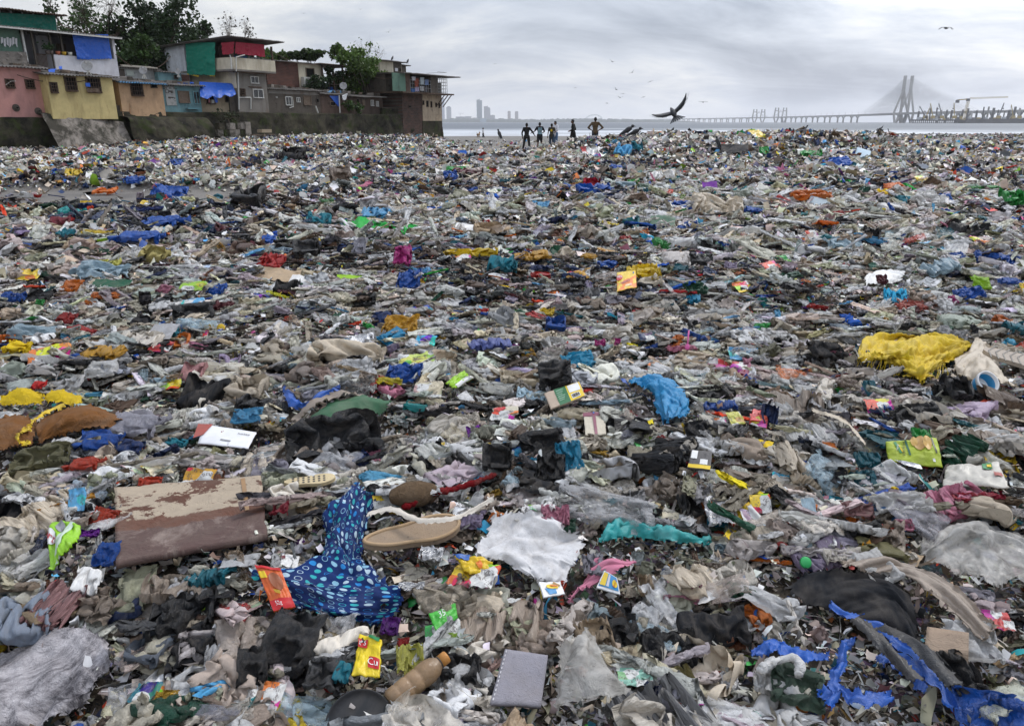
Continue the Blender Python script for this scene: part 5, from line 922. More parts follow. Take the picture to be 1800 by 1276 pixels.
# the bigger crumpled pieces of the mass, kept off the things above
heap("litter_heap_small", 26000, 1.2, 12, 1.4, .04, .13, .4, .4)
heap('litter_heap_near', 13000, 1.2, 11, 1.4, .1, .32, .22, .26, 40, .5)
heap('litter_heap_middle', 24000, 9, 30, 1.7, .14, .55, .3, .2, 40, .6)
heap('litter_heap_far', 15000, 26, 62, 1.8, .2, .6, .45, .15, 38)
def spread(k, n, r0, r1, s0, s1, tilt=.22):
    x, y = sample(n*3, r0, r1, 1.25, 38.5); q = np.where(keep(x, y, 0) & clear_of(x, y, .03+s1*.2))[0][:n]
    ci = RNG.choice(len(_mk), len(q), p=_mp)
    for j, i in enumerate(q):
        c = _mk[ci[j]]; L = float(np.exp(RNG.uniform(np.log(s0), np.log(s1)))); r = math.hypot(x[i], y[i])
        if L > .2 and max(PAL[c])-min(PAL[c]) > .16 and k in 'srtb': c = ('offwhite', 'beige', 'black', 'taupe', 'white', 'offwhite', 'beige')[j % 7]
        if k == 'f': c = ('silver', 'silver', 'gold')[j % 3]
        if k == 'c': c = ('lightgrey', 'white', 'paleblue', 'offwhite')[j % 4]
        if k in 's' and RNG.uniform() < .3: c = ('offwhite', 'beige', 'white', 'taupe')[j % 4]
        if k == 'w' and c in ('offwhite', 'beige', 'tan', 'taupe', 'brown', 'grey', 'black', 'lightgrey'): c = ('yellow', 'red', 'cream', 'green', 'skyblue', 'white', 'orange', 'silver')[j % 8]
        ey = float(RNG.uniform(.35, .8))*L
        if k == 'g':
            ey = float(RNG.uniform(.14, .3))*L
            if RNG.uniform() < .72: c = ('offwhite', 'beige', 'white', 'offwhite', 'cream', 'tan')[j % 6]
        yaw = RNG.choice([0, pi])+RNG.normal(0, .55) if k in 'gst' and j % 4 else RNG.uniform(0, 2*pi)
        put(k, (x[i], y[i], float(hgt(x[i:i+1], y[i:i+1])[0])+.045), L, ey, yaw, RNG.normal(0, tilt), RNG.normal(0, tilt), c, .2, .2)
spread('g', 290, 1.35, 7, .14, .38, .14); spread('s', 225, 1.35, 6.5, .09, .24); spread('t', 240, 1.35, 6.5, .12, .34); spread('r', 120, 1.35, 6.5, .1, .26); spread('b', 60, 1.5, 7, .08, .2)
spread('c', 70, 1.4, 6, .12, .32); spread('w', 130, 1.35, 6, .06, .17); spread('p', 90, 1.35, 6, .05, .14); spread('f', 30, 1.4, 6, .05, .14)

# ================================================================== THE HOUSES ON THE SEA WALL
WA = np.array([-28., 42.]); WU = np.array([21., 36.])/math.hypot(21, 36); WN = np.array([WU[1], -WU[0]]); WROT = atan2(WU[1], WU[0])
def fs(px, py, o=0.):            # pixel -> (along the row, height) on the upright plane o metres behind the wall line
    d = rays(float(px), float(py)); t = (-o-(CAM[:2]-WA)@WN)/(d[:2]@WN); P = CAM+d*t; return float((P[:2]-WA)@WU), float(P[2])
def fe(px, py, s):               # pixel -> (depth, height) on the end face at s along the row
    d = rays(float(px), float(py)); t = (s-(CAM[:2]-WA)@WU)/(d[:2]@WU); P = CAM+d*t; return float(-(P[:2]-WA)@WN), float(P[2])
def wpos(s, o, z=0.): p = WA+WU*s-WN*o; return (p[0], p[1], z)
def plaster(name, col, stain=(.05, .04, .03), rust=.0, low=.35, sc=1.0):
    def pt(c, k):
        c = k['mixc'](.5, c, k['ramp'](k['noise'](1.1*sc, 6, .7), .3, .7, (.62, .6, .58, 1), (1.2, 1.2, 1.2, 1)), 'MULTIPLY')
        mp = k['nd']('ShaderNodeMapping'); mp.inputs['Scale'].default_value = (1.7, 1.7, .42); k['L'].new(k['V'], mp.inputs[0])
        c = k['mixc'](k['mth']('MULTIPLY', k['ramp'](k['noise'](1.0, 5, .6, .3, mp.outputs[0]), .5, .74), .5), c, stain)
        if rust: c = k['mixc'](k['mth']('MULTIPLY', k['ramp'](k['noise'](1.7, 4, .6, .2, mp.outputs[0]), .58, .76), rust), c, (.2, .075, .015))
        return k['mixc'](k['mth']('MULTIPLY', k['ramp'](k['noise'](2.6, 6, .75), .55, .7), low), c, stain)
    return material(name, col, .9, .15, 0, bump=.35, bscale=12, pattern=pt)
def bricks(name, c1, c2, mo, sc=2.2):
    def pt(c, k):
        b = k['nd']('ShaderNodeTexBrick'); mp = k['nd']('ShaderNodeMapping'); mp.inputs['Rotation'].default_value = (pi/2, 0, 0); k['L'].new(k['t'].outputs['Object'], mp.inputs[0]); k['L'].new(mp.outputs[0], b.inputs['Vector'])
        b.inputs['Scale'].default_value = sc; b.inputs['Color1'].default_value = (*c1, 1); b.inputs['Color2'].default_value = (*c2, 1); b.inputs['Mortar'].default_value = (*mo, 1); b.inputs['Mortar Size'].default_value = .02
        c = b.outputs[0]; return k['mixc'](k['mth']('MULTIPLY', k['ramp'](k['noise'](1.2, 5, .7), .45, .7), .6), c, (.04, .03, .026))
    return material(name, c1, .9, .15, 0, bump=.3, bscale=9, pattern=pt)
M = dict(pink=plaster('pink_plaster', (.52, .27, .24), (.22, .13, .12), .25, .2), yellow=plaster('yellow_plaster', (.56, .46, .22), (.16, .11, .05), .7, .25), peach=plaster('peach_plaster', (.5, .33, .2), (.1, .07, .05), .6, .45),
  teal=plaster('teal_paint', (.14, .25, .27), (.03, .035, .03), .2, .5), grime=plaster('grimed_white', (.36, .37, .36), (.05, .05, .045), .1, .6), beige=plaster('beige_plaster', (.33, .27, .19), (.05, .04, .03), .2, .6),
  grey=plaster('grey_cement', (.21, .195, .175), (.08, .06, .045), .3, .4), dark=plaster('dark_cement', (.105, .09, .075), (.018, .015, .013), .15, .8), brown=plaster('brown_cement', (.11, .075, .06), (.02, .015, .013), .1, .8),
  cream=plaster('cream_paint', (.56, .51, .4), (.22, .17, .11), .25, .15), white=plaster('white_paint', (.6, .6, .64), (.25, .23, .23), .1, .15), blueish=plaster('mottled_white', (.66, .7, .76), (.16, .17, .19), .0, .35, 3.),
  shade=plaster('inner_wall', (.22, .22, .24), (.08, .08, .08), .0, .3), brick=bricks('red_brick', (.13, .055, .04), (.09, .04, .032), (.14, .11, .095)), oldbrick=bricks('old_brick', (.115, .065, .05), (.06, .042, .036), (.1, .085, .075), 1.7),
  dgreen=plaster('green_wall', (.13, .22, .17), (.05, .06, .05), .0, .4),
  roof=material('corrugated_asbestos', (.2, .185, .17), .9, .15, .8, (.05, .042, .035), 1.5, .3, 9), bluesheet=material('blue_sheet', (.1, .26, .45), .6, .3, .5, (.1, .08, .06), 2), rust=material('rusty_iron', (.07, .04, .025), .8, .3, .5, bump=.3),
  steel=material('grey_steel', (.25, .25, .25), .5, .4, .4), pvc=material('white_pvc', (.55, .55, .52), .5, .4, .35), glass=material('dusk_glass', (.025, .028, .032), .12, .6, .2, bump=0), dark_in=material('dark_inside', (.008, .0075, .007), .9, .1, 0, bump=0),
  wood=material('grey_boards', (.13, .095, .07), .9, .15, .5, bump=.5, bscale=6), tealpaint=material('teal_frame', (.12, .27, .31), .7, .3, .3), tarp=material('blue_tarpaulin', (.008, .09, .46), .42, .4, .16, bump=.6, bscale=4),
  net=material('green_shade_net', (.008, .115, .085), .8, .2, .2, bump=.4, bscale=8), redc=material('red_cloth', (.3, .022, .045), .75, .2, .2, bump=.4, bscale=8), dishm=material('dish_grey', (.36, .36, .36), .5, .4, .4), stone=material('roof_stone', (.2, .18, .16), .9, .2, .5, bump=.5),
  greytarp=material('grey_tarpaulin', (.2, .18, .16), .8, .2, .4, bump=.5, bscale=5), stain=material('rust_stain', (.26, .12, .035), .9, .1, .4, bump=0), cloth_w=material('white_washing', (.6, .6, .62), .8, .2, .15))
def root(name, label, cat, s, o, z, group=None): e_ = empty(name, wpos(s, o, z), WROT); return tag(e_, label, cat, group)
class House:
    """local frame: x along the row, y into the plot, z up; origin at the near bottom corner"""
    def __init__(h, name, label, pl, pr, top, bot, o, depth, mat, cat='house', sink=.4):
        ym = (top[1]+bot[1])/2; h.o = o; h.s = fs(pl, ym, o)[0]; h.L = fs(pr, ym, o)[0]-h.s; h.z0 = fs(*bot, o)[1]-sink; h.H = fs(*top, o)[1]-h.z0; h.D = depth
        h.e = root(name, label, cat, h.s, o, h.z0); h.mat = mat
        if mat: MB().box(0, h.L, 0, depth, 0, h.H).build('wall', mat, h.e)
    def x(h, px, py=170, d=0): return fs(px, py, h.o+d)[0]-h.s
    def z(h, px, py, d=0): return fs(px, py, h.o+d)[1]-h.z0
    def box(h, name, p0, p1, y0, y1, mat, par=None):          # between two pixels on the plane y0
        x0, z0 = h.x(*p0, y0), h.z(*p0, y0); x1, z1 = h.x(*p1, y0), h.z(*p1, y0)
        return MB().box(min(x0, x1), max(x0, x1), y0, y1, min(z0, z1), max(z0, z1)).build(name, mat, par or h.e)
    def roof(h, over=.3, rise=.4, mat=None, z=None, x0=None, x1=None, y1=None, y0=None, name='roof', t=.025):
        z = h.H+.03 if z is None else z; x0 = -over if x0 is None else x0; x1 = h.L+over if x1 is None else x1; y0 = -over if y0 is None else y0; y1 = h.D if y1 is None else y1
        n = max(8, int((x1-x0)/.09)); xs = np.linspace(x0, x1, n); ys = np.linspace(y0, y1, 5); X, Y = np.meshgrid(xs, ys)
        Z = z+(Y-y0)/(y1-y0)*rise+.035*np.cos(np.arange(n)*pi)[None, :]+.03*fbm(X*1.5+h.s, Y*1.5, 7, 2)
        P = np.concatenate([np.stack([X, Y, Z], -1).reshape(-1, 3), np.stack([X, Y, Z-t], -1).reshape(-1, 3)]); f = grid_faces(5, n); k = 5*n
        fsx = [tuple(q) for q in f]+[tuple(q[::-1]+k) for q in f]+[(i+1, i, i+k, i+1+k) for i in range(n-1)]+[(i*n, (i+1)*n, (i+1)*n+k, i*n+k) for i in range(4)]
        h.rz = z; h.rr = rise/(y1-y0); return obj(name, new_mesh(name, P, fsx, mat or M['roof']), h.e)
    def window(h, px, py, w, hh, style='grille', d=0.):
        x0, x1 = h.x(px-w/2, py, d), h.x(px+w/2, py, d); z0, z1 = h.z(px, py+hh/2, d), h.z(px, py-hh/2, d); y = d; fr = min(.06, (x1-x0)*.12)
        fm = {'grille': M['rust'], 'pvc': M['pvc'], 'board': M['wood'], 'teal': M['tealpaint'], 'hole': M['dark'], 'plain': M['wood']}[style]
        b = MB(); b.box(x0-fr, x1+fr, y-.05, y+.02, z1, z1+fr); b.box(x0-fr, x1+fr, y-.09, y+.02, z0-fr, z0); b.box(x0-fr, x0, y-.05, y+.02, z0, z1); b.box(x1, x1+fr, y-.05, y+.02, z0, z1); w_ = b.build('window', fm, h.e)
        n = 2 if style in ('pvc', 'teal') else 1
        for i in range(n):
            a, c = x0+(x1-x0)*i/n, x0+(x1-x0)*(i+1)/n
            MB().box(a+.005, c-.005, y-.015, y-.006, z0, z1).build('pane', {'pvc': M['glass'], 'teal': M['glass'], 'board': M['wood']}.get(style, M['dark_in']), w_)
            if i: MB().box(a-.02, a+.02, y-.05, y-.01, z0, z1).build('mullion', fm, w_)
        if style == 'grille':
            b = MB(); ny = max(3, int((x1-x0)/.13))
            for i in range(ny+1): x = x0+(x1-x0)*i/ny; b.box(x-.008, x+.008, y-.14, y-.12, z0-.04, z1+.02)
            for i in range(4): z = z0+(z1-z0)*i/3; b.box(x0-.02, x1+.02, y-.15, y-.135, z-.01, z+.01)
            for x in (x0, x1): b.box(x-.012, x+.012, y-.14, y-.0, z0-.05, z0-.025); b.box(x-.012, x+.012, y-.14, y, z1, z1+.02)
            b.box(x0-.03, x1+.03, y-.16, y-.01, z0-.08, z0-.055); b.build('grille', M['rust'], w_)
        return w_
    def pipe(h, pts, r=.035, mat=None, d=-.06, name='pipe'):
        P = [(h.x(a, b_, d), d, h.z(a, b_, d)) for a, b_ in pts]; q = MB()
        for a, b_ in zip(P, P[1:]): q.tube([a, b_], r, 7)
        return q.build(name, mat or M['pvc'], h.e)
def hang(name, label, cat, fpos, nu, nv, mat, amp=.06, freq=2.2, seed=0, sag=.0, group=None):
    """a sheet hung up by its top edge: fpos(u, v) -> (s, o, z); v = 0 at the top"""
    u, v = np.meshgrid(np.linspace(0, 1, nu), np.linspace(0, 1, nv)); S, O, Z = fpos(u, v)
    w = amp*(np.sin(u*freq*2*pi+1.4*fbm(u*3, v*2+seed, seed, 3))*(.25+.75*v)+1.1*fbm(u*5+seed, v*4, seed+2, 4)-.7*np.abs(fbm(u*8+seed, v*8, seed+4, 3))); O = O-np.abs(w)*.6-w*.4
    Z = Z+sag*(4*u*(1-u))*(v-1)*.0-sag*np.sin(u*pi*3)**2*(v > .9)+.02*RNG.normal(size=u.shape)*(v > .97)
    P = np.stack([WA[0]+WU[0]*S-WN[0]*O, WA[1]+WU[1]*S-WN[1]*O, Z], -1).reshape(-1, 3); c = P.mean(0)
    o = obj(name, new_mesh(name, P-c, grid_faces(nv, nu), mat, True, np.stack([u, v], -1).reshape(-1, 2)), None, c); return tag(o, label, cat, group)
def quad(a, b, c, d, o0, o1=None):      # four pixels TL TR BR BL on the planes o0 (top) and o1 (bottom)
    o1 = o0 if o1 is None else o1; A, B, Cc, D_ = np.array(fs(*a, o0)), np.array(fs(*b, o0)), np.array(fs(*c, o1)), np.array(fs(*d, o1))
    def f(u, v):
        p = (A*(1-u)[..., None]+B*u[..., None])*(1-v)[..., None]+(D_*(1-u)[..., None]+Cc*u[..., None])*v[..., None]; return p[..., 0], o0+(o1-o0)*v, p[..., 1]
    return f

# --- the sea wall and what leans against it
def moss(c, k):
    n = k['noise'](.8, 7, .7, .5); c = k['mixc'](k['ramp'](n, .4, .62), (.01, .009, .007), (.06, .053, .036)); c = k['mixc'](k['ramp'](k['noise'](1.3, 6, .7, .3), .5, .66), c, (.032, .042, .011))
    return k['mixc'](k['ramp'](k['noise'](3.5, 6, .75), .62, .72), c, (.16, .14, .115))
m_moss = material('mossy_masonry', (.05, .05, .04), .92, .2, 0, bump=1., bscale=3.5, pattern=moss)
def wallsheet(name, s0, s1, prof, seed, mat, bump=.12, ns=110, nz=22, thick=None, ends=None):
    ss = np.linspace(s0, s1, ns); tt = np.linspace(0, 1, nz); S, T = np.meshgrid(ss, tt); O, Z = prof(S, T)
    O = O+bump*(fbm(S*.7, Z*.9+seed, seed, 5)*1.3)+.05*fbm(S*3, Z*3, seed+3, 3); P = np.stack([WA[0]+WU[0]*S-WN[0]*O, WA[1]+WU[1]*S-WN[1]*O, Z], -1).reshape(-1, 3); c = P.mean(0)
    return obj(name, new_mesh(name, P-c, grid_faces(nz, ns), mat, True), None, c)
def wprof(S, T):
    top = np.interp(S, [-6, 5, 6, 11, 17, 46], [2.05, 2.05, 2.42, 2.42, 2.5, 2.5])+.05*fbm(S*.8, S*0, 5, 3)
    z = np.where(T < .8, -.4+(top+.4)*T/.8, top); o = np.where(T < .8, -.45+.35*T/.8, -.1+(T-.8)/.2*7); return o, z
w_ = wallsheet('sea_wall', -8, 41.3, wprof, 3, m_moss, ns=200, nz=40); tag(w_, 'long dark mossy masonry sea wall carrying the row of houses', 'sea wall')
S1, S2 = fs(92, 240, -1.2)[0], fs(232, 240, -1.2)[0]
def aprof(S, T):
    k = sstep(0, 1, (S-S1)/(S2-S1)); o = -.5-1.5*(1-T)*(1-.25*k); z = -.2+T*(2.55-.45*k**3); return np.where(T > .97, .3, o), z
def conc(c, k):
    n = k['noise'](.7, 7, .7, .6); c = k['mixc'](k['ramp'](n, .42, .58), (.05, .045, .036), (.27, .24, .21)); return k['mixc'](k['ramp'](k['noise'](1.6, 6, .75), .5, .66), c, (.03, .03, .02))
m_conc = material('stained_concrete', (.2, .2, .2), .9, .2, 0, bump=.7, bscale=3, pattern=conc)
tag(wallsheet('concrete_apron', S1, S2, aprof, 9, m_conc, .1, 60, 24), 'stained concrete apron sloping down below the yellow house', 'concrete apron')
S3, S4 = fs(226, 225, -.9)[0], fs(386, 225, -.9)[0]
def bprof(S, T):
    e_ = sstep(0, .12, (S4-S)/(S4-S3)); o = -.3-(1.2*np.sqrt(np.clip(1-T**3, 0, 1))+.0)*e_**.5; z = -.3+2.5*T*(.55+.45*e_**.6); return np.where(T > .96, .4, o), z
tag(wallsheet('mossy_bank', S3, S4, bprof, 15, m_moss, .3, 80, 24), 'bulging mossy bank below the peach and teal houses', 'bank')
e_ = root('block_wall', 'low broken concrete block wall with a pillar in front of the sea wall', 'wall', fs(384, 230, -1.6)[0], -1.6, 0); L = fs(433, 230, -1.6)[0]-fs(384, 230, -1.6)[0]; zt = fs(410, 216, -1.6)[1]
for r in range(4):
    for i in range(5):
        if r == 3 and i in (1, 3): continue
        x = L*i/5+(.1 if r % 2 else 0); MB().box(x, x+L/5-.03, .02*((i+r) % 3), .4, zt*r/4+.01, zt*(r+1)/4-.02).build('block', m_conc if (i+r) % 3 else m_moss, e_)
MB().box(L-.1, L+.35, -.1, .45, 0, zt+.05).build('pillar', m_conc, e_)
e_ = root('plank_pile', 'low pile of grey planks with a pale crate on top, below the sea wall', 'plank pile', fs(436, 240, -2)[0], -2., .2); L = fs(488, 240, -2)[0]-fs(436, 240, -2)[0]
for i in range(5): MB().box(.12*i, L-.08*i, -.9+.22*i, -.45+.22*i, .17*i, .17*i+.1).build('plank', M['wood'], e_)
MB().box(L*.45, L*.78, -.1, .4, .88, 1.1).build('crate', material('pale_crate', (.35, .28, .2), .85, .2, .3), e_)

# --- lower row
h = House('pink_house', 'pink rendered house with two small barred windows at the near end of the row', -60, 79, (40, 120), (40, 205), 0, 5, M['pink']); h.roof(.35, .5)
h.window(17, 147, 13, 13); h.window(52, 148, 13, 13); h.pipe([(10, 150), (20, 143), (28, 143)], .02)
for px, py in ((28, 190), (67, 196)): b = MB(); Q = Matrix.Translation((h.x(px, py), 0, h.z(px, py))) @ Matrix.Rotation(pi/2, 4, 'X'); b.lathe([(.2, .0), (.2, .03), (.1, .05), (.1, .16), (.06, .16), (.06, .02), (.001, .02)], 14, Q); b.build('drain', M['dark'], h.e)
h = House('yellow_house', 'mustard yellow house with three barred windows and rust streaks above the concrete apron', 86, 201, (130, 134), (150, 197), -.7, 5.5, M['yellow']); h.roof(.3, .6); HY = h
h.window(94, 154, 11, 16); h.window(124, 148, 18, 22); w_ = h.window(164, 150, 22, 23)
h.box('rag', (150, 146), (159, 153), -.2, -.17, M['tarp']); h.box('lower_panel', (152, 155), (176, 163), -.19, -.165, M['rust'])
h = House('peach_house', 'peach plastered house with one deep window cage and a blue-edged roof', 212, 288, (250, 146), (250, 204), -.15, 5, M['peach'], sink=.6); h.roof(.3, .55); h.roof(.36, .02, M['bluesheet'], h.H-.03, -.2, h.L+.1, .0, -.42, 'roof_edge')
h.window(240, 157, 19, 21); h.window(270, 151, 9, 6, 'hole'); h.box('doorway', (196, 143), (214, 197), 1.2, 1.25, M['dark_in']); h.box('step', (192, 185), (214, 200), .2, 1.4, M['dark'])
h = House('teal_house', 'small shabby teal house with black marks painted on its pale end', 288, 353, (320, 151), (320, 200), .1, 5, M['teal']); h.roof(.3, .5)
h.box('pale_wall', (289, 151), (311, 186), -.03, 0, M['grime']); h.window(323, 171, 17, 18, 'board'); h.window(345, 172, 9, 20, 'teal'); h.window(293, 161, 4, 5, 'hole')
for t_, px, py, sz in (('BMM', 296, 153.5, .42), ('C', 308, 154, .38)):
    tv, ff = text_mesh(t_); X, Z = h.x(px, py, -.04), h.z(px, py, -.04); obj('lettering', new_mesh('lettering', np.stack([X+tv[:, 0]*sz, np.full(len(tv), -.036), Z+tv[:, 1]*sz], -1), ff, ink('dark')), h.e)
for i, (px, py, w, hh) in enumerate(((300, 161, 7, 3), (302, 163.5, 4, 2), (298, 172, 5, 3), (303, 172, 5, 2.4), (307, 173, 2, 2))): h.box('painted_mark', (px-w/2, py-hh/2), (px+w/2, py+hh/2), -.036, -.03, ink('dark'))
h.box('step', (331, 190), (352, 192.5), -.3, .0, M['tealpaint'])
h = House('beige_shack', 'low beige shack with a dark lean-to under a big blue tarpaulin', 353, 416, (385, 160), (385, 200), .35, 4, M['beige']); h.roof(.2, .4); h.window(370, 176, 14, 13, 'plain'); h.window(399, 175, 6, 9, 'hole'); h.box('dark_panel', (402, 165), (416, 198), -.12, 0, M['dark']); h.box('pink_cloth', (366, 169), (369.5, 181), -.2, -.15, material('pink_washing', (.5, .22, .25), .8, .2, .1)); h.box('bucket', (372, 176), (377, 182), -.25, -.12, M['pvc'])
hang('blue_tarpaulin', 'bright blue tarpaulin thrown over the eaves of the beige shack', 'tarpaulin', quad((350, 144), (408, 147), (415, 166), (352, 171), .5, -.45), 50, 20, M['tarp'], .12, 2.5, 5, .15)
hang('blue_tarpaulin', 'narrow tail of blue tarpaulin hanging below the big one on the beige shack', 'tarpaulin', quad((374, 168), (382, 168), (383, 181), (379, 181), -.4, -.3), 8, 14, M['tarp'], .05, 1, 9)

# the tall house, its long end wall facing the camera
h = House('tall_house', 'tall grey and cream house with red and green cloths hung on its top floor', 417, 470, (444, 128), (444, 196), 0, 7.2, M['grey'], sink=.8)
s0 = h.s; zf = h.H
def ez(px, py): return fe(px, py, s0)[1]-h.z0
def ey(px, py): return fe(px, py, s0)[0]
MB().box(-.03, 0, -.02, 7.2, ez(400, 156), h.H+.01).build('cream_wall', M['cream'], h.e); MB().box(-.03, 0, .9, 7.2, 0, ez(400, 157)).build('dark_wall', M['dark'], h.e)
zp = h.z(440, 105); MB().box(-.55, h.L+.5, -.55, 7.2, zf, zf+.12).build('balcony_floor', M['grey'], h.e)
yb = ey(381, 118); b = MB(); b.box(-.55, h.L+.5, -.55, -.43, zf+.12, zp); b.box(-.55, -.43, -.43, yb, zf+.12, zp); b.box(h.L+.38, h.L+.5, -.43, 1.5, zf+.12, zp); b.build('parapet', M['cream'], h.e)
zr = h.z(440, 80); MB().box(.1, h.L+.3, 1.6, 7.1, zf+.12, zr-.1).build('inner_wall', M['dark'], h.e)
for x, y in ((-.45, -.45), (h.L+.35, -.45), (-.45, 2.2), (h.L+.3, 1.5)): MB().box(x-.06, x+.06, y-.06, y+.06, zp-.8, zr).build('post', M['rust'], h.e)
h.roof(0, -.35, M['roof'], zr+.35, -1.0, h.L+1.2, 7.6, -1.)
y1, y2, y3, y4 = ey(330, 110), ey(302, 110), ey(291, 110), ey(262, 120)
MB().box(-.5, -.3, y1-.4, y2, zf-.6, zr+.1).build('mottled_wall', M['blueish'], h.e); MB().box(.1, .3, y2, y3, zf-.6, zr+.05).build('door_wall', M['blueish'], h.e); MB().box(.02, .1, y2+.25, y3-.35, zf-.5, zf+1.7).build('door', material('blue_door', (.2, .3, .38), .7, .3, .3), h.e)
MB().box(-.2, 1.2, y3, y4+.8, zf-.7, zr-.3).build('grey_wing', plaster('grey_wing', (.2, .185, .18), (.09, .08, .07), .0, .3), h.e)
n_ = MB(); n_.box(-.6, 1.6, y2-.2, y4+1.0, zr-.3, zr-.24); n_.build('wing_roof', M['roof'], h.e)
h.window(447, 141, 12, 10, 'pvc'); h.window(453.5, 165, 16, 13, 'pvc'); h.window(426, 162, 7, 10); h.box('lintel', (438, 152), (460, 155), -.07, 0, M['rust']); h.box('ledge', (417, 127), (470, 129.5), -.5, -.02, M['rust'])
h.pipe([(417.5, 100), (419, 150), (420, 193)], .05); h.pipe([(419, 172), (441, 172), (441, 192)], .04); h.pipe([(404, 97), (406, 104), (407, 122)], .04, d=-.62); h.pipe([(415.5, 126), (415, 101), (430, 97)], .04, d=-.65)
b = MB()
for i in range(9): b.box(-.5+i*.32, -.47+i*.32, -.5, -.47, zp, zp+.3)
b.box(-.5, h.L+.4, -.5, -.47, zp+.27, zp+.3); b.build('railing', M['net'], h.e)
dd = s0-.56
def endquad(a, b, c, d):
    A, B, Cc, D_ = [np.array(fe(*q, dd)) for q in (a, b, c, d)]
    def f(u, v):
        p = (A*(1-u)[..., None]+B*u[..., None])*(1-v)[..., None]+(D_*(1-u)[..., None]+Cc*u[..., None])*v[..., None]; return np.full_like(u, dd)-.08-.1*np.abs(fbm(u*4, v*5, 3, 3)), p[..., 0], p[..., 1]
    return f
hang('green_cloth', 'tall green shade cloth with a yellow hem hung on the tall house', 'cloth', endquad((328, 76), (380, 75), (381, 133), (331, 132)), 40, 40, material('green_cloth', (.012, .2, .14), .8, .2, .15, bump=.4, bscale=8), .08, 2.5, 21)
for i, (a, b_) in enumerate((((331.5, 130), (352, 134)), ((371, 133), (381, 133)))): hang('yellow_hem', ('longer yellow hem at the foot of the green shade cloth', 'shorter yellow hem at the foot of the green shade cloth')[i], 'hem', endquad((a[0], a[1]), (b_[0], b_[1]), (b_[0], b_[1]+1.6), (a[0], a[1]+1.6)), 10, 3, ink('yellow'), .01, 1, 2)
hang('red_cloth', 'red cloth hung across the front of the top floor of the tall house', 'cloth', quad((414, 74), (464, 79), (466, 101), (413, 95), -.6), 50, 24, M['redc'], .08, 3, 25)
hang('red_cloth', 'red cloth hung on the end of the tall house, next to the green cloth', 'cloth', endquad((391, 76), (414, 74), (413, 95), (393, 97)), 24, 20, M['redc'], .06, 2, 27)
h.box('blue_screen', (409, 97), (436, 108), -.3, -.26, material('blue_board', (.01, .06, .2), .6, .3, .3)); h.box('grey_screen', (436, 100), (458, 108), -.2, -.17, M['steel'])

h = House('dark_house', 'long low soot-dark cement house right of the tall house', 470, 563, (515, 159), (515, 200), .5, 4, M['dark']); h.roof(.25, .45); h.box('lighter_band', (471, 158), (561, 168), -.02, 0, M['grey'])
h.window(507, 178, 9, 13, 'pvc'); h.window(524, 176, 5, 7, 'pvc'); h.window(540, 177, 12, 14, 'board'); h.window(558, 177, 4, 6, 'hole'); h.window(486, 171.5, 2, 2.4, 'pvc'); h.pipe([(514, 171), (516, 188), (509, 190)], .03); h.pipe([(555, 187), (559, 199)], .06, d=-.3)
h = House('brown_house', 'low brown cement house with a torn blue cloth over its window', 563, 612, (590, 167), (590, 203), .5, 4, M['brown']); h.roof(.25, .4, M['roof']); h.window(585, 183, 8, 6, 'plain'); h.pipe([(596, 168), (597.5, 199)], .05, d=-.25)
hang('blue_cloth', 'torn triangle of blue cloth hanging on the low brown house', 'cloth', quad((579, 169), (596, 169), (597, 189), (594, 187), .42), 20, 18, M['tarp'], .04, 1.5, 31)
hang('white_bundle', 'white and blue bundle of cloth hanging from the eaves of the low brown house', 'bundle', quad((601, 168), (611, 164), (608, 176), (602, 177), .15), 14, 14, M['cloth_w'], .12, 1.5, 33)
h = House('dark_brown_house', 'dark brown house with four narrow windows under the big green tree', 612, 673, (640, 171), (640, 206), .5, 4, plaster('soot_brown', (.075, .055, .045), (.018, .014, .012), .0, .7)); h.roof(.3, .4)
for px, py, w, hh, s_ in ((629, 180, 3.5, 11, 'plain'), (639, 181, 4, 9, 'board'), (654, 181.5, 4, 9, 'pvc'), (663, 183, 3.4, 8, 'pvc')): h.window(px, py, w, hh, s_)
h = House('garden_wall', 'low rough stone garden wall between the big green tree and the brick house', 673, 710, (690, 191), (690, 212), .2, .5, m_moss, 'wall'); h.box('coping', (672, 189.5), (709, 191.5), -.1, .7, M['dark'])

# --- upper row
h = House('brick_house', 'brick and cream house with an air conditioner behind the long dark house', 469, 525, (497, 109), (497, 158), 3.2, 4, M['brick'], sink=1.); xa, xb = h.L, h.x(566, 132)
MB().box(xa+.002, xb, -.02, 4, .6, h.H).build('cream_wall', M['cream'], h.e); h.window(545, 130, 13, 17, 'plain', -.03); h.roof(.3, .15, M['roof'], None, -.6, xb+.4)
e2 = root('air_conditioner', 'white air conditioner unit on the wall of the brick and cream house', 'air conditioner', fs(535, 147, 2.7)[0], 2.7, fs(543, 152.5, 2.7)[1]); k = fs(550, 147, 2.7)[0]-fs(535, 147, 2.7)[0]
MB().box(0, k, 0, .35, 0, k*.75).build('case', M['pvc'], e2); b = MB(); b.lathe([(k*.26, 0), (k*.3, .02), (.001, .03)], 18, Matrix.Translation((k*.42, 0, k*.37)) @ Matrix.Rotation(pi/2, 4, 'X')); b.build('fan_grille', M['steel'], e2)
e2 = root('pergola', 'open rusty pergola with a thin roof beside the brick and cream house', 'pergola', fs(566, 140, 3.)[0], 3., fs(590, 168, 3.)[1]); L = fs(618, 140, 3.)[0]-fs(566, 140, 3.)[0]; H_ = fs(590, 116, 3.)[1]-fs(590, 168, 3.)[1]
for x in (.1, L*.38, L*.7, L):
    for y in (0, 2.6): MB().box(x-.06, x+.06, y-.06, y+.06, 0, H_).build('post', M['rust'], e2)
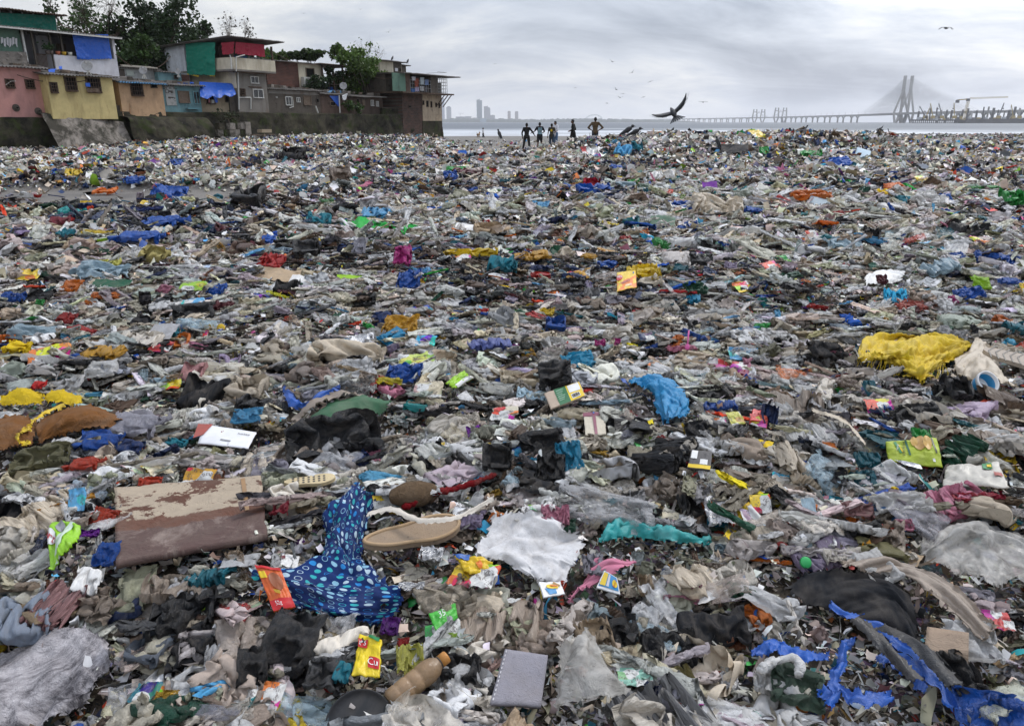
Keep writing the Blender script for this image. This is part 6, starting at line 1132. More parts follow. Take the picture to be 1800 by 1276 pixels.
MB().box(-.5, L+.6, -.5, 3., H_, H_+.07).build('roof', M['rust'], e2); MB().box(L*.2, L*.95, 1.2, 1.25, 0, H_*.42).build('screen', material('dark_mesh', (.03, .03, .035), .8, .2, .3), e2)
for i in range(5): MB().box(L*.3+i*.5, L*.3+.34+i*.5, .6, .9, .1, .5+.2*(i % 3)).build('bundle', (M['cloth_w'], M['tarp'], M['dark'])[i % 3], e2)
for z in (.35, .7): MB().box(0, L, -.03, .0, H_*z, H_*z+.05).build('rail', M['rust'], e2)
h = House('white_house', 'white upstairs house with a white parapet and a blue tarpaulin on its veranda', -60, 204, (100, 60), (100, 128), 2.4, 5.5, None, sink=.3); X = h.x
zfl = h.z(150, 127); zpa = h.z(150, 100.5); ztp = h.z(120, 60)
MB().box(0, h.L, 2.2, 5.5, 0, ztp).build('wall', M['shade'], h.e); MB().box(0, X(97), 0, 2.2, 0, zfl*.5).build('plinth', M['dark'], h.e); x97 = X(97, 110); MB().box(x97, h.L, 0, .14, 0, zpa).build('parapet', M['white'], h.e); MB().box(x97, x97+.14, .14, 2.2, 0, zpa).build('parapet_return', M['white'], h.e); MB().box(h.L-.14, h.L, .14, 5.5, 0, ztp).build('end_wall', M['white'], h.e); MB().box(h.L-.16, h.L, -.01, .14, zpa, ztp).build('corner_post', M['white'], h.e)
MB().box(X(-60), X(45, 90), .3, .45, 0, ztp).build('green_wall', M['dgreen'], h.e); h.roof(.3, .1, M['roof'], ztp+.05, -.2, h.L+.35, 5.6, -.4); b = MB(); b.box(-.2, h.L+.3, -.42, -.36, ztp-.06, ztp+.02); b.build('gutter', M['pvc'], h.e)
for px in (46, 62, 93, 112): MB().box(X(px, 85)-.05, X(px, 85)+.05, .1, .2, 0 if px < 97 else zpa, ztp).build('post', M['dark'] if px != 46 else M['pvc'], h.e)
MB().box(X(48, 90), X(60, 90), 2.1, 2.19, 0, h.z(55, 79, 2.1)).build('door', M['dark_in'], h.e); h.box('shutter', (99, 77), (118, 97), 2.1, 2.19, M['wood']); h.box('bright_wall', (63, 62), (92, 112), 2.12, 2.19, M['white'])
b = MB(); x0, x1 = X(66, 105), X(84, 105)
for i in range(9): x = x0+(x1-x0)*i/8; b.box(x-.012, x+.012, .1, .13, 0, zpa)
for z in (.3, .98): b.box(x0, x1, .1, .13, zpa*z-.02, zpa*z+.02)
b.build('railing', M['rust'], h.e)
hang('blue_tarpaulin', 'large bright blue tarpaulin hung as a blind on the veranda of the white house', 'tarpaulin', quad((127, 61), (190, 61), (197, 104), (135, 105), 2.32), 50, 36, M['tarp'], .05, 1.5, 41)
hang('grey_tarpaulin', 'dirty grey tarpaulin with washing above it at the near end of the white house', 'tarpaulin', quad((-8, 90), (46, 92), (50, 117), (-8, 117), 2.5), 40, 24, M['greytarp'], .16, 3, 43)
ORD6 = ('first', 'second', 'third', 'fourth', 'fifth', 'last')
for i in range(6): hang('washing', ORD6[i]+' of the pale washing hung on the green wall of the white house', 'washing', quad((1+i*5, 66+i % 2*2), (5+i*5, 66+i % 2*2), (5.5+i*5, 76+(i*7) % 9), (1.5+i*5, 77+(i*5) % 8), 2.6), 6, 8, M['cloth_w'], .05, 1, 50+i, group='washing on the green wall')
for i, (px, c, n_) in enumerate(((85, (.02, .06, .02), 'bushy potted plant'), (91, (.03, .07, .02), 'round potted plant'), (103, (.4, .12, .06), 'coral pot'), (113.5, (.45, .28, .02), 'yellow pot'), (124, (.5, .5, .45), 'white pot'))):
    s_, z_ = fs(px, 98.5, 2.45); e2 = root('flower_pot', n_+' standing on the parapet of the white house', 'flower pot', s_, 2.47, zpa+h.z0); b = MB(); b.lathe([(.001, 0), (.1, 0), (.14, .2), (.12, .2), (.001, .17)], 12); b.build('pot', material('pot_%d' % i, c if i > 1 else (.1, .08, .07), .7, .3, .2), e2, True)
    if i < 2:
        b = MB()
        for q in range(60): p = Vector((RNG.normal(0, .12), RNG.normal(0, .12), .25+abs(RNG.normal(0, .16)))); b.box(-.05, .05, -.002, .002, 0, .08, Matrix.Translation(p) @ Matrix.Rotation(RNG.uniform(0, 6), 4, 'Z') @ Matrix.Rotation(RNG.uniform(0, 2), 4, 'X'))
        b.build('leaves', material('pot_leaves', (.03, .075, .02), .6, .3, .1), e2)
h = House('net_house', 'top floor shed wrapped in dark green shade net at the near end of the row', -60, 97, (40, 18), (40, 58), 4.2, 4, None, sink=.1); MB().box(0, h.L, 1., 4, 0, h.H).build('wall', M['dark'], h.e); h.roof(.35, .2, M['rust'], h.H-.1, -.2, h.L+.5, 4.2, -.6)
for i in range(9): MB().box(h.L*i/8-.04, h.L*i/8+.04, -.04, .04, 0, h.H-.1).build('post', M['steel'], h.e)
MB().box(0, h.L, -.02, .02, .3, .36).build('rail', M['steel'], h.e)
hang('green_net', 'long dark green shade net hung round the top floor shed', 'net', quad((-20, 22), (97, 28), (100, 55), (-20, 47), 4.05), 60, 22, M['net'], .12, 3, 61, .12)
h = House('grey_shed', 'low pale grey shed with planks on its roof beside the white house', 206, 279, (240, 121), (240, 145), 2.6, 3, M['grime'], 'shed'); h.box('panel', (222, 124), (236, 134), -.05, 0, material('pale_mint', (.4, .44, .4), .7, .2, .3)); h.box('dark_panel', (206, 121), (221, 140), -.04, 0, M['dark']); h.roof(.2, .05, M['roof'])
for i in range(3): MB().box(h.x(219)+i*.2, h.x(279), -.3+i*.35, -.15+i*.35, h.H+.06+i*.05, h.H+.12+i*.05).build('plank', material('pale_plank', (.42, .39, .33), .8, .2, .3), h.e)
h = House('teal_shed', 'low teal shed between the grey shed and the tall house', 279, 319, (300, 128), (300, 148), 2.2, 2.5, M['teal'], 'shed'); h.roof(.1, .05); h.window(309, 136, 6, 6, 'hole'); MB().box(h.L+.02, h.x(342), .3, 2, 0, h.H*.95).build('brick_wall', M['brick'], h.e)

# --- the brick house at the far end, overhanging the water
h = House('end_house', 'tall brick and plaster house at the far end of the wall with an overhanging veranda', 708, 777, (740, 166), (740, 236), -.35, 5.5, M['oldbrick'], sink=1.2); h.box('plaster_wall', (742, 166), (776.8, 213), -.04, 0, plaster('weathered_cream', (.42, .34, .25), (.07, .055, .04), .2, .75)); h.box('mossy_base', (743, 213), (777.6, 246), -.05, 0, m_moss)
for px, py, w, hh, s_ in ((744, 181, 2.2, 7, 'plain'), (751, 183, 2.6, 10, 'hole'), (758, 184, 2.2, 10, 'plain'), (766.5, 185, 2, 7, 'plain'), (772, 186, 2, 8, 'hole')): h.window(px, py, w, hh, s_, -.05)
h.window(720, 188, 3.5, 3, 'hole'); zv = h.H; x0, x1 = h.x(693, 150), h.x(785, 160); zt = h.z(740, 134)
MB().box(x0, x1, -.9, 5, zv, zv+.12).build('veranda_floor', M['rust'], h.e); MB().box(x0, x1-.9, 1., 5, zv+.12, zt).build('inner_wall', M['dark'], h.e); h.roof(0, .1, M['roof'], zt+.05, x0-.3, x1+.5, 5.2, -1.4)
def vx(px): return h.x(px, 150, -.9)
MB().box(vx(691), vx(713), -.9, -.8, zv+.12, zt).build('green_panel', M['dgreen'], h.e); MB().box(vx(713), vx(721), -.9, -.8, zv+.12, zt).build('brown_panel', M['brown'], h.e); MB().box(vx(757), vx(770), -.9, -.8, zv+.12, zt).build('grey_panel', M['dark'], h.e); MB().box(vx(711), vx(714), -.97, -.9, zv+1.4, zt-.2).build('mustard_panel', material('mustard_sheet', (.3, .19, .03), .8, .2, .3), h.e)
b = MB(); xs = (vx(721), vx(757))
for z in (.35, .7, 1.0): b.box(*xs, -.92, -.89, zv+.12+z, zv+.15+z)
for i in range(10): x = xs[0]+(xs[1]-xs[0])*i/9; b.box(x-.015, x+.015, -.92, -.89, zv+.12, zv+1.2)
b.build('railing', M['steel'], h.e); b = MB(); xs = (vx(770), vx(786))
for z in np.linspace(.1, 1.9, 7): b.box(*xs, -.9, -.87, zv+.12+z, zv+.15+z); b.box(xs[1]-.03, xs[1], -.9, 1.5, zv+.12+z, zv+.15+z)
for i in range(6): x = xs[0]+(xs[1]-xs[0])*i/5; b.box(x-.02, x+.02, -.9, -.87, zv+.1, zt)
b.build('cage', M['steel'], h.e); MB().box(xs[0]+.1, xs[1]-.3, -.4, .8, zv+.12, zv+1.1).build('stored_goods', M['dark'], h.e)
b = MB()
for px in (766, 772, 778): b.bar((h.x(px, 180), -.02, zv-1.1), (h.x(px, 180)+.2, -.95, zv), .07)
for a, c in ((777, 786), (778.5, 789)): b.bar((h.x(a, 181), .3, zv-1.4), (vx(c)-.2, .3, zv), .08)
b.build('bracket', M['rust'], h.e)
MB().box(vx(779), vx(790), -.9, 1.6, zv-.02, zv+.06).build('ledge', M['rust'], h.e)
wc = [(.42, .42, .45), (.2, .05, .03), (.35, .4, .42), (.12, .17, .3), (.3, .26, .4), (.02, .1, .3), (.5, .5, .5), (.1, .1, .12)]
for i, (px, a, b_) in enumerate(((727, 135, 142), (732, 138, 153), (742, 136, 149), (750, 140, 150), (733, 153, 161), (726, 156, 162), (742, 152, 160), (748, 152, 162))):
    hang('washing', ('white shirt', 'rust red garment', 'pale sheet', 'slate blue garment', 'lilac cloth', 'dark blue bundle', 'white cloth low on the rail', 'black garment')[i]+' drying on the far veranda', 'washing', quad((px-3.5, a), (px+3.5, a+.5), (px+3.2, b_), (px-3, b_), -1.32+.02*i), 8, 8, material('washing_%d' % i, wc[i], .8, .2, .1), .07, 1, 70+i)
s_, z_ = fs(749, 158, -1.33); b = MB()
for k in range(24): t0, t1 = 2*pi*k/24, 2*pi*(k+1)/24; b.bar((.3*cos(t0), 0, .3*sin(t0)), (.3*cos(t1), 0, .3*sin(t1)), .03)
o = b.build('wheel_rim', M['rust'], None, False, loc=wpos(s_, -1.36, z_), rot=(0, 0, WROT)); tag(o, 'bare bicycle wheel hung on the rail of the far veranda', 'wheel')
h = House('roof_hut', 'cream and grey hut on the roof of the far brick house', 668, 706, (690, 109), (690, 131), 2.2, 3, M['cream'], 'hut'); h.box('dark_wall', (691.5, 109), (706, 129), -.03, 0, M['dark']); MB().box(h.L+.01, h.x(720), .3, 2.5, 0, h.z(712, 115)).build('side_room', M['dark'], h.e); h.roof(.4, .05, M['roof']); h.roof(.1, .02, M['roof'], h.z(712, 115)+.02, h.L-.1, h.x(725), 2.6, 0, 'side_roof'); h.box('white_cloth', (694.5, 120), (699.5, 126), -.1, -.06, M['cloth_w']); h.window(703, 123, 1.6, 5, 'hole', -.04)

# --- dishes, stones and scraps on the roofs
def dish(px, py, r, o, label):
    s_, z_ = fs(px, py, o); e2 = root('satellite_dish', label, 'satellite dish', s_, o, z_); R = r*.85*np.linalg.norm(np.array(wpos(s_, o))[:2])/1300; Q = Matrix.Rotation(-.9, 4, 'Z') @ Matrix.Rotation(pi/2-.35, 4, 'X')
    b = MB(); b.lathe([(.001, .0), (R*.5, R*.06), (R*.85, R*.18), (R, R*.26), (R*.99, R*.29), (R*.8, R*.2), (.001, .03)], 22, Q); b.build('reflector', M['dishm'], e2, True); b = MB(); b.bar((0, 0, -R*1.8), (0, 0, 0), .06); b.bar((-R*.6, 0, -R*1.8), (0, 0, -R*.6), .04); b.bar((R*.6, 0, -R*1.8), (0, 0, -R*.6), .04); b.build('mast', M['pvc'], e2)
    b = MB(); b.bar(Q @ Vector((R*.9, 0, R*.2)), Q @ Vector((R*.2, 0, R*1.2)), .03); b.box(-.06, .06, -.06, .06, 0, .14, Matrix.Translation(Q @ Vector((R*.2, 0, R*1.2)))); b.build('arm', M['dishm'], e2)
dish(154, 117, 9, -.2, 'satellite dish in front of the white parapet above the yellow house'); dish(252, 125, 7, 1.5, 'satellite dish on the roof above the peach house'); dish(603.5, 152, 7, 1.6, 'satellite dish between the pergola and the big green tree'); dish(313, 127, 5, 1.8, 'small dark satellite dish by the teal shed')
ORD = 'first second third fourth fifth sixth seventh eighth ninth tenth eleventh twelfth thirteenth fourteenth fifteenth sixteenth'.split()
k = 0
for a, b_, y0, y1, o_, n_ in ((8, 75, 116, 121, .8, 9), (100, 200, 126, 139, .0, 16), (215, 285, 139, 146, .8, 11), (290, 345, 145, 149, 1., 5), (472, 560, 152, 160, 1.3, 14), (568, 668, 160, 168, 1.3, 10)):
    for i in range(n_):
        t = (i+.5)/n_+RNG.normal(0, .02); px = a+(b_-a)*t; s_, z_ = fs(px, y0+(y1-y0)*t, o_); v, f, _ = (lambda q: q)(((np.array([(x, y, z) for x in (-1, 1) for y in (-1, 1) for z in (-1, 1)])*RNG.uniform(.7, 1.2, (8, 3))), None, None)); sz = RNG.uniform(.1, .24)
        b = MB(); b.add(v*sz*np.array([1, 1, .6]), [(0, 1, 3, 2), (4, 6, 7, 5), (0, 4, 5, 1), (2, 3, 7, 6), (0, 2, 6, 4), (1, 5, 7, 3)]); o = b.build('stone', (M['stone'], M['dark'], M['wood'], M['stone'])[i % 4], None, False, loc=wpos(s_, o_, z_+.02), rot=(0, 0, RNG.uniform(0, 6)))
        where = ('pink house', 'yellow house', 'peach house', 'teal house', 'long dark house', 'low brown houses')[k]; tag(o, ('rough grey', 'blackened', 'brown', 'lumpy grey')[i % 4]+' stone on the roof of the '+where+', '+ORD[i]+' from its near end', 'stone', 'stones weighing down the roof of the '+where)
    k += 1
for i, (px, py, w, hh, o_, m_, lab) in enumerate(((92, 125, 14, 7, .2, 'tarp', 'crumpled blue tarpaulin scrap on the join of the pink and yellow roofs'), (106, 122, 6, 10, .1, 'tarp', 'narrow blue tarpaulin scrap hanging below the white parapet'), (325, 146, 30, 2.5, .8, 'tarp', 'strip of blue tarpaulin along the roof of the teal house'), (40, 116, 20, 4, 1.2, 'greytarp', 'grey tarpaulin heaped on the roof of the pink house'), (585, 161, 30, 4, 1.3, 'bluesheet', 'pale blue sheet on the roof of the low brown house'))):
    hang('roof_sheet', lab, 'tarpaulin', quad((px-w/2, py-hh/2), (px+w/2, py-hh/2), (px+w/2, py+hh/2), (px-w/2, py+hh/2), o_+.5, o_), 16, 8, M[m_], .12, 2, 80+i)

def wire(label, pts, o0, o1, sag):
    A = [wpos(fs(px, py, o)[0], o, fs(px, py, o)[1]) for (px, py), o in zip(pts, (o0, o1))]; A = np.array(A); t = np.linspace(0, 1, 14)[:, None]; P = A[0]*(1-t)+A[1]*t-np.array([0, 0, sag])*4*t*(1-t); c = P.mean(0)
    b = MB(); b.tube(P-c, .022, 5); tag(b.build('wire', M['rust'], None, False, loc=c), label, 'wire')
wire('sagging black wire from the white house to the tall house', [(203, 96), (300, 100)], 2.3, 3., .9); wire('black wire from the net house down to the corner of the white house', [(98, 40), (203, 62)], 4.1, 2.3, .3); wire('black wire from the tall house roof to the brick and cream house', [(470, 84), (562, 112)], -.5, 3., .5); wire('black wire along the front of the pink and yellow houses', [(30, 132), (150, 142)], -.1, -.8, .25); wire('black wire from the pergola to the far veranda', [(618, 118), (712, 132)], 3., -1., .6)

# ================================================================== TREES
m_bark = material('bark', (.09, .07, .055), .95, .15, .3, bump=.6, bscale=10)
def leafmat(n, c): return material(n, 'vertex', .55, .3, 0, bump=0, translucent=.25)
m_leaf = leafmat('leaves', None)
def tree(name, label, px, base, o, tips, spread_, leaves, col, lsize, seed, trunk=.22, bare=.0, lean=0., flat=1., twig=3, cl=.5):
    """trunk and limbs grown to reach clumps of leaves; tips: (px, py, radius in px, share of leaves)"""
    g = np.random.default_rng(seed); s0_, _ = fs(px, 150, o); B = np.array(wpos(s0_, o, base)); e2 = empty(name, B); tag(e2, label, 'tree'); tb = MB(); P, Cc = [], []
    dist = np.linalg.norm(B[:2]); k1 = dist*.97/1300
    C_ = []
    for (qx, qy, r, n) in tips:
        s_, z_ = fs(qx, qy, o+g.normal(0, .6)); C_.append((np.array(wpos(s_, o+g.normal(0, spread_), z_))-B, r*k1, n))
    top = np.mean([c[0] for c in C_], 0); fork = np.array([top[0]*.25+lean, top[1]*.25, max(.8, min(c[0][2]-c[1] for c in C_)*.55)])
    tb.tube([(0, 0, -.5), fork*.5+np.array([.1, 0, 0]), fork], [trunk, trunk*.85, trunk*.7], 8)
    for c, r, n in C_:
        m_ = (fork+c)/2+g.normal(0, .25, 3)*r; tb.tube([fork, m_, c], [trunk*.5, trunk*.3, trunk*.12], 6)
        for j in range(int(7*twig)):
            d = g.normal(size=3); d /= np.linalg.norm(d); d[2] = d[2]*flat+.15; e3 = c+d*r*g.uniform(.6, 1.15); mid = (c+e3)/2+g.normal(0, .12, 3)*r; st = (m_*.4+c*.6) if j % 2 else c
            tb.tube([st, mid, e3], [trunk*.1, trunk*.06, trunk*.022], 4, False)
            if bare:
                for q in range(3): tb.tube([mid, (mid+e3)/2+g.normal(0, .16, 3)*r, e3+g.normal(0, .3, 3)*r], [trunk*.045, trunk*.03, trunk*.015], 3, False)
            k = int(leaves*n/(7*twig)); 
            if k:
                L_ = e3+g.normal(0, 1, (k, 3))*np.array([1, 1, .75*flat])*r*.24*cl/.5; P.append(L_); Cc.append(np.repeat(np.array(col)[None]*g.uniform(.55, 1.35), k, 0)*g.uniform(.75, 1.25, (k, 1)))
    tb.build('trunk', m_bark, e2, True)
    if P:
        P = np.concatenate(P); Cc = np.concatenate(Cc); n = len(P); R = rotm(g.uniform(0, 2*pi, n), g.normal(0, .8, n), g.normal(0, .8, n)); sz = lsize*g.uniform(.6, 1.4, n)
        q = np.array([(-.5, 0, 0), (0, -.32, .06), (.5, 0, 0), (0, .32, .06)]); V = np.einsum('nij,kj->nki', R, q)*sz[:, None, None]+P[:, None]
        f = (np.arange(n)*4)[:, None]+np.arange(4)[None]; obj('crown', new_mesh('crown', V.reshape(-1, 3), f, m_leaf, False, col=np.repeat(Cc, 4, 0)), e2)
    return e2
DG, BG, MG = (.026, .05, .016), (.075, .13, .022), (.045, .085, .02)
tree('tree', 'tall thin tree with bare twigs and a few tufts of leaves behind the green net', 168, 1.5, 9, [(100, 12, 12, .5), (118, 35, 16, 1), (140, 10, 22, .5), (165, 5, 26, .3), (195, 8, 24, .3), (135, 50, 18, 1.2), (160, 45, 20, .9), (190, 40, 20, .9), (210, 50, 14, .9), (108, 58, 10, 1.)], 1.2, 170, MG, .26, 1, .2, 1., 0, 1, 3.)
tree('tree', 'dense dark green tree between the white house and the tall house', 255, 1.5, 9, [(232, 40, 22, 1), (262, 48, 26, 1.2), (290, 62, 24, 1), (225, 75, 24, 1.2), (255, 85, 28, 1.3), (285, 90, 22, 1), (315, 78, 18, .8), (240, 110, 24, 1.2), (268, 112, 22, 1.)], 1.5, 1000, DG, .3, 2, .35, 0, 0, 1, 2, .62)
tree('bush', 'lighter green bush beside the end of the white house', 215, 2, 6, [(212, 90, 16, 1), (222, 105, 18, 1), (210, 118, 14, 1)], .6, 1200, MG, .24, 3, .12)
tree('tree', 'small sparse tree above the roof of the tall house', 345, 2, 12, [(340, 62, 10, 1), (352, 56, 10, 1), (362, 64, 9, .4)], .6, 420, DG, .3, 4, .12, 1.)
tree('tree', 'leafless tree with fine upright twigs behind the red cloth', 408, 2, 14, [(395, 52, 14, .12), (408, 45, 16, .12), (425, 52, 13, .12), (436, 62, 9, .2)], .5, 260, (.05, .045, .03), .25, 5, .14, 1., 0, 1, 2.5)
tree('tree', 'low green treetop showing above the brick wall', 490, 2, 12, [(476, 104, 9, 1), (490, 102, 10, 1), (503, 104, 10, 1)], .8, 700, BG, .34, 6, .12, 0, 0, .8)
tree('tree', 'flat-topped dark tree like an umbrella above the cream wall', 539, 2, 12, [(522, 100, 9, 1), (536, 96, 9, 1), (551, 98, 10, 1), (561, 101, 7, .6), (540, 103, 9, 1)], .8, 900, (.032, .06, .012), .34, 7, .12, 0, 0, .55)
tree('tree', 'big bright green tree leaning over the roofs near the far brick house', 655, 2.2, 2.6, [(622, 110, 14, .8), (640, 122, 17, 1), (662, 128, 18, 1.1), (625, 140, 16, 1), (650, 150, 20, 1.2), (675, 150, 18, 1.2), (692, 160, 16, 1), (668, 172, 14, 1), (705, 158, 10, .8), (605, 100, 8, .4), (690, 178, 12, .8), (640, 165, 12, .7)], 1.0, 1250, BG, .27, 8, .2, 0, 0, 1, 2, .6)
tree('tree', 'leafy branch with dead twigs rising over the roof beside the pergola', 640, 2.5, 5, [(600, 95, 9, .7), (612, 88, 8, .7), (590, 108, 7, .6), (622, 98, 10, .6), (645, 90, 14, .12), (668, 85, 14, .05), (684, 92, 14, .03)], .5, 420, BG, .3, 9, .1, 1., 0, 1, 2)
tree('creeper', 'dark green creeper growing over the pergola', 575, 2.4, 2.6, [(556, 148, 10, 1), (570, 146, 12, 1), (582, 140, 6, .6), (575, 125, 6, .3), (590, 134, 6, .5)], .3, 700, DG, .2, 10, .06)
tree('bush', 'small bush growing at the door of the low brown house', 617, 2.4, -.1, [(614, 186, 7, 1), (618, 192, 7, 1)], .1, 350, MG, .18, 11, .04)
tree('bush', 'scraggy bush below the corner of the tall house', 395, 1.2, -.7, [(392, 205, 9, .4), (404, 208, 9, .5)], .2, 260, (.04, .05, .02), .16, 12, .04, 1.)

# ================================================================== PEOPLE ON THE SAND
m_skin = material('skin', (.14, .07, .045), .6, .3, 0, bump=0); m_hair = material('black_hair', (.008, .007, .007), .5, .3, 0, bump=.4, bscale=60)
def cloth(n, c, pattern=None): return material('clothes_'+n, c, .85, .15, .12, bump=.2, bscale=25, pattern=pattern)
def person(key, label, px, py_top, Y, face, shirt, trousers, marks=None):
    """face: heading of the figure, 0 = looking away from the camera"""
    f = FIG[key]; p = at_y(np.array([float(px)]), np.array([float(py_top)]), Y)[0]; H = f['s']*1.735; e_ = empty('person', (p[0], p[1], p[2]-H), face); e_.scale = (f['s'],)*3; tag(e_, label, 'person')
    for n, m_ in (('body', m_skin), ('hair', m_hair), ('shirt', shirt), ('trousers', trousers)):
        me = f[n]; me.materials.clear(); me.materials.append(m_); me.name = n; obj(n, me, e_)
    return e_
def plaid(c, k):
    w = [k['nd']('ShaderNodeTexWave', bands_direction=d) for d in 'XZ']
    for q in w: q.inputs['Scale'].default_value = 4.2; k['L'].new(k['t'].outputs['Object'], q.inputs['Vector'])
    return k['mixc'](.6, c, k['mixc'](k['ramp'](k['mth']('ADD', w[0].outputs['Fac'], w[1].outputs['Fac']), .55, 1.3), (.25, .2, .16), (2.6, 1.9, 1.3)), 'MULTIPLY')
def on_back(e_, tx, z, h, mat, y=-.15, x0=0.):
    tv, ff = text_mesh(tx); obj('lettering', new_mesh('lettering', np.stack([x0+tv[:, 0]*h, np.full(len(tv), y), z+tv[:, 1]*h], -1), ff, mat), e_)
blk = cloth('black', (.012, .012, .014))
person('black', 'person in black shirt and black trousers seen from behind, one arm held out', 926, 216.5, 50, 0, blk, cloth('black_trousers', (.014, .014, .016)))
e_ = person('jersey', 'person in a pale blue numbered vest and dark shorts seen from behind', 949, 215.5, 52, .1, cloth('jersey', (.012, .014, .02)), cloth('shorts', (.014, .014, .017)))
b = MB(); b.box(-.13, .13, -.15, -.142, .98, 1.4); o = b.build('vest_panel', cloth('pale_blue', (.22, .34, .4)), e_); on_back(e_, '10', 1.16, .24, ink('dark'), -.156); on_back(e_, 'TEAM', 1.33, .07, ink('dark'), -.156)
e_ = person('boy', 'person in an olive shirt with a yellow print on its back', 970, 217.5, 53, -.35, cloth('olive', (.04, .036, .025)), cloth('jeans', (.025, .045, .075)))
b = MB(); b.lathe([(.001, 0), (.075, 0), (.08, .006), (.001, .008)], 18, Matrix.Translation((.03, -.148, 1.25)) @ Matrix.Rotation(pi/2, 4, 'X')); b.build('printed_disc', ink('yellow'), e_); on_back(e_, '10', 1.25, .09, ink('dark'), -.162, .03)
person('white', 'person in a white shirt and blue jeans looking down at what is in hand', 977, 213, 54, 2.35, cloth('white', (.62, .62, .66)), cloth('blue_jeans', (.08, .15, .26)))
person('kurta', 'person in a long black shirt turned sideways behind the mound, arms folded', 1008, 210, 49, 1.25, cloth('black_kurta', (.011, .012, .013)), cloth('black_loose', (.012, .012, .012)))
person('plaid', 'person in a brown checked shirt and grey trousers with hands on hips', 1047, 206.5, 47, .05, cloth('plaid', (.06, .05, .036), plaid), cloth('grey_trousers', (.045, .05, .062)))
person('far', 'person in white walking along the far wet sand beside a tan dog', 849, 225, 112, -1.3, cloth('far_white', (.6, .6, .62)), cloth('far_dark', (.05, .05, .055)))

# ================================================================== CROWS AND A DOG
m_crow = material('crow_black', (.011, .012, .015), .45, .4, 0, bump=.5, bscale=45); m_grey = material('crow_grey', (.02, .02, .023), .6, .3, 0, bump=.4, bscale=45)
def bird(label, pos, size, rot, right, left, cat='bird', group=None, fine=True):
    """body along +y; each wing: (inner angle, outer angle) above the horizontal, sweep"""
    e_ = empty('crow', pos); e_.rotation_euler = rot; e_.scale = (size,)*3; tag(e_, label, cat, group); n = 14 if fine else 7
    Q = Matrix.Rotation(-pi/2, 4, 'X'); b = MB(); b.lathe([(.002, -.2), (.03, -.17), (.06, -.06), (.066, .03), (.05, .11), (.034, .14), (.036, .17), (.028, .2), (.01, .222), (.006, .25), (.001, .275)], n, Q); b.build('body', m_crow, e_, True)
    b = MB()
    for i in range(7): t = (i-3)*.11; b.add([(-.012+t*.12, -.15, .004), (.012+t*.12, -.15, .004), (t*.5+.022, -.34, 0), (t*.5-.022, -.34, 0), (t*.12, -.15, -.006), (t*.5, -.34, -.004)], [(0, 1, 2, 3), (1, 0, 4), (3, 2, 5), (0, 3, 5, 4), (2, 1, 4, 5)])
    b.build('tail', m_crow, e_)
    for sd, (ai, ao, sw) in ((1, right), (-1, left)):
        pts = [(0, 0)]; L = (.13, .13, .12, .1)
        for i, l in enumerate(L): a = radians(ai+(ao-ai)*i/3); pts.append((pts[-1][0]+l*cos(a), pts[-1][1]+l*sin(a)))
        V_, f = [], []; ch = (.15, .165, .155, .12, .03)
        for i, (x, z) in enumerate(pts):
            y0 = .07-sw*max(0, i-1)*.045; nx_, nz_ = -.0, .006
            for y, zz in ((y0, .0), (y0-ch[i]*.4, .012), (y0-ch[i], -.004), (y0-ch[i]*.4, -.006)): V_.append((sd*(.03+x), y, z+zz+.015))
        for i in range(4):
            for j in range(4): a = i*4+j; c = i*4+(j+1) % 4; f.append((a, a+4, c+4, c) if sd > 0 else (a, c, c+4, a+4))
        w_ = obj('wing', new_mesh('wing', V_, f, m_crow, True), e_)
        if fine:
            b = MB()
            for i in range(15):
                t = 1.2+2.8*i/14; k = min(3, int(t)); r = t-k; x = pts[k][0]*(1-r)+pts[k+1][0]*r; z = pts[k][1]*(1-r)+pts[k+1][1]*r; c_ = ch[k]*(1-r)+ch[k+1]*r; y = .07-sw*max(0, t-1)*.045-c_*.8; o_ = max(0, t-2)*.035
                b.add([(sd*(.03+x-.012), y, z+.012), (sd*(.03+x+.012), y, z+.014), (sd*(.03+x+.01+o_), y-.055, z+.01+o_*.6), (sd*(.03+x-.006+o_), y-.06, z+.01+o_*.6)], [(0, 1, 2, 3)])
            b.build('flight_feathers', m_grey, w_)
    return e_
p = at_depth(1184., 199., 15.5); bird('large black crow in flight, one wing raised high and tail fanned, over the mound', p, .92, (.55, -.42, -.1), (26, 58, .25), (14, 34, .5))
p = at_depth(1663., 50., 45.); bird('black bird gliding with both wings arched down, high above the cable stayed bridge', p, .95, (.15, 0, .1), (18, -50, .2), (18, -50, .2))
FLY = ((341, 26, 95, 30, 0), (683, 57, 120, -20, 1), (870, 113, 170, 0, 2), (1011, 155, 200, 0, 1), (1076, 109, 105, 20, 0), (1111, 128, 115, -30, 0), (1143, 144, 120, -20, 2), (1083, 158, 130, 35, 0), (1095, 165, 140, 0, 2), (1090, 172, 120, 10, 1), (1067, 182, 150, 0, 2), (1131, 171, 150, -15, 2), (1236, 180, 80, 5, 3), (1229, 209, 170, 20, 2), (534, 24, 160, 0, 2), (634, 17, 170, 0, 1))
WORDS = ('high above the dense dark tree', 'above the pergola and its tree', 'far out above the leftmost distant towers', 'alone above the group of people', 'highest of the flock right of the people', 'second highest of the flock right of the people', 'gliding flat right of the flock', 'with steep wings in the middle of the flock', 'seen edge-on in the middle of the flock', 'with a shallow V of wings low in the flock', 'lowest and leftmost of the flock', 'lowest and rightmost of the flock', 'gliding right of the large crow', 'faint above the long bridge viaduct', 'small and high above the flat-topped tree', 'small at the top of the sky above the roofs')
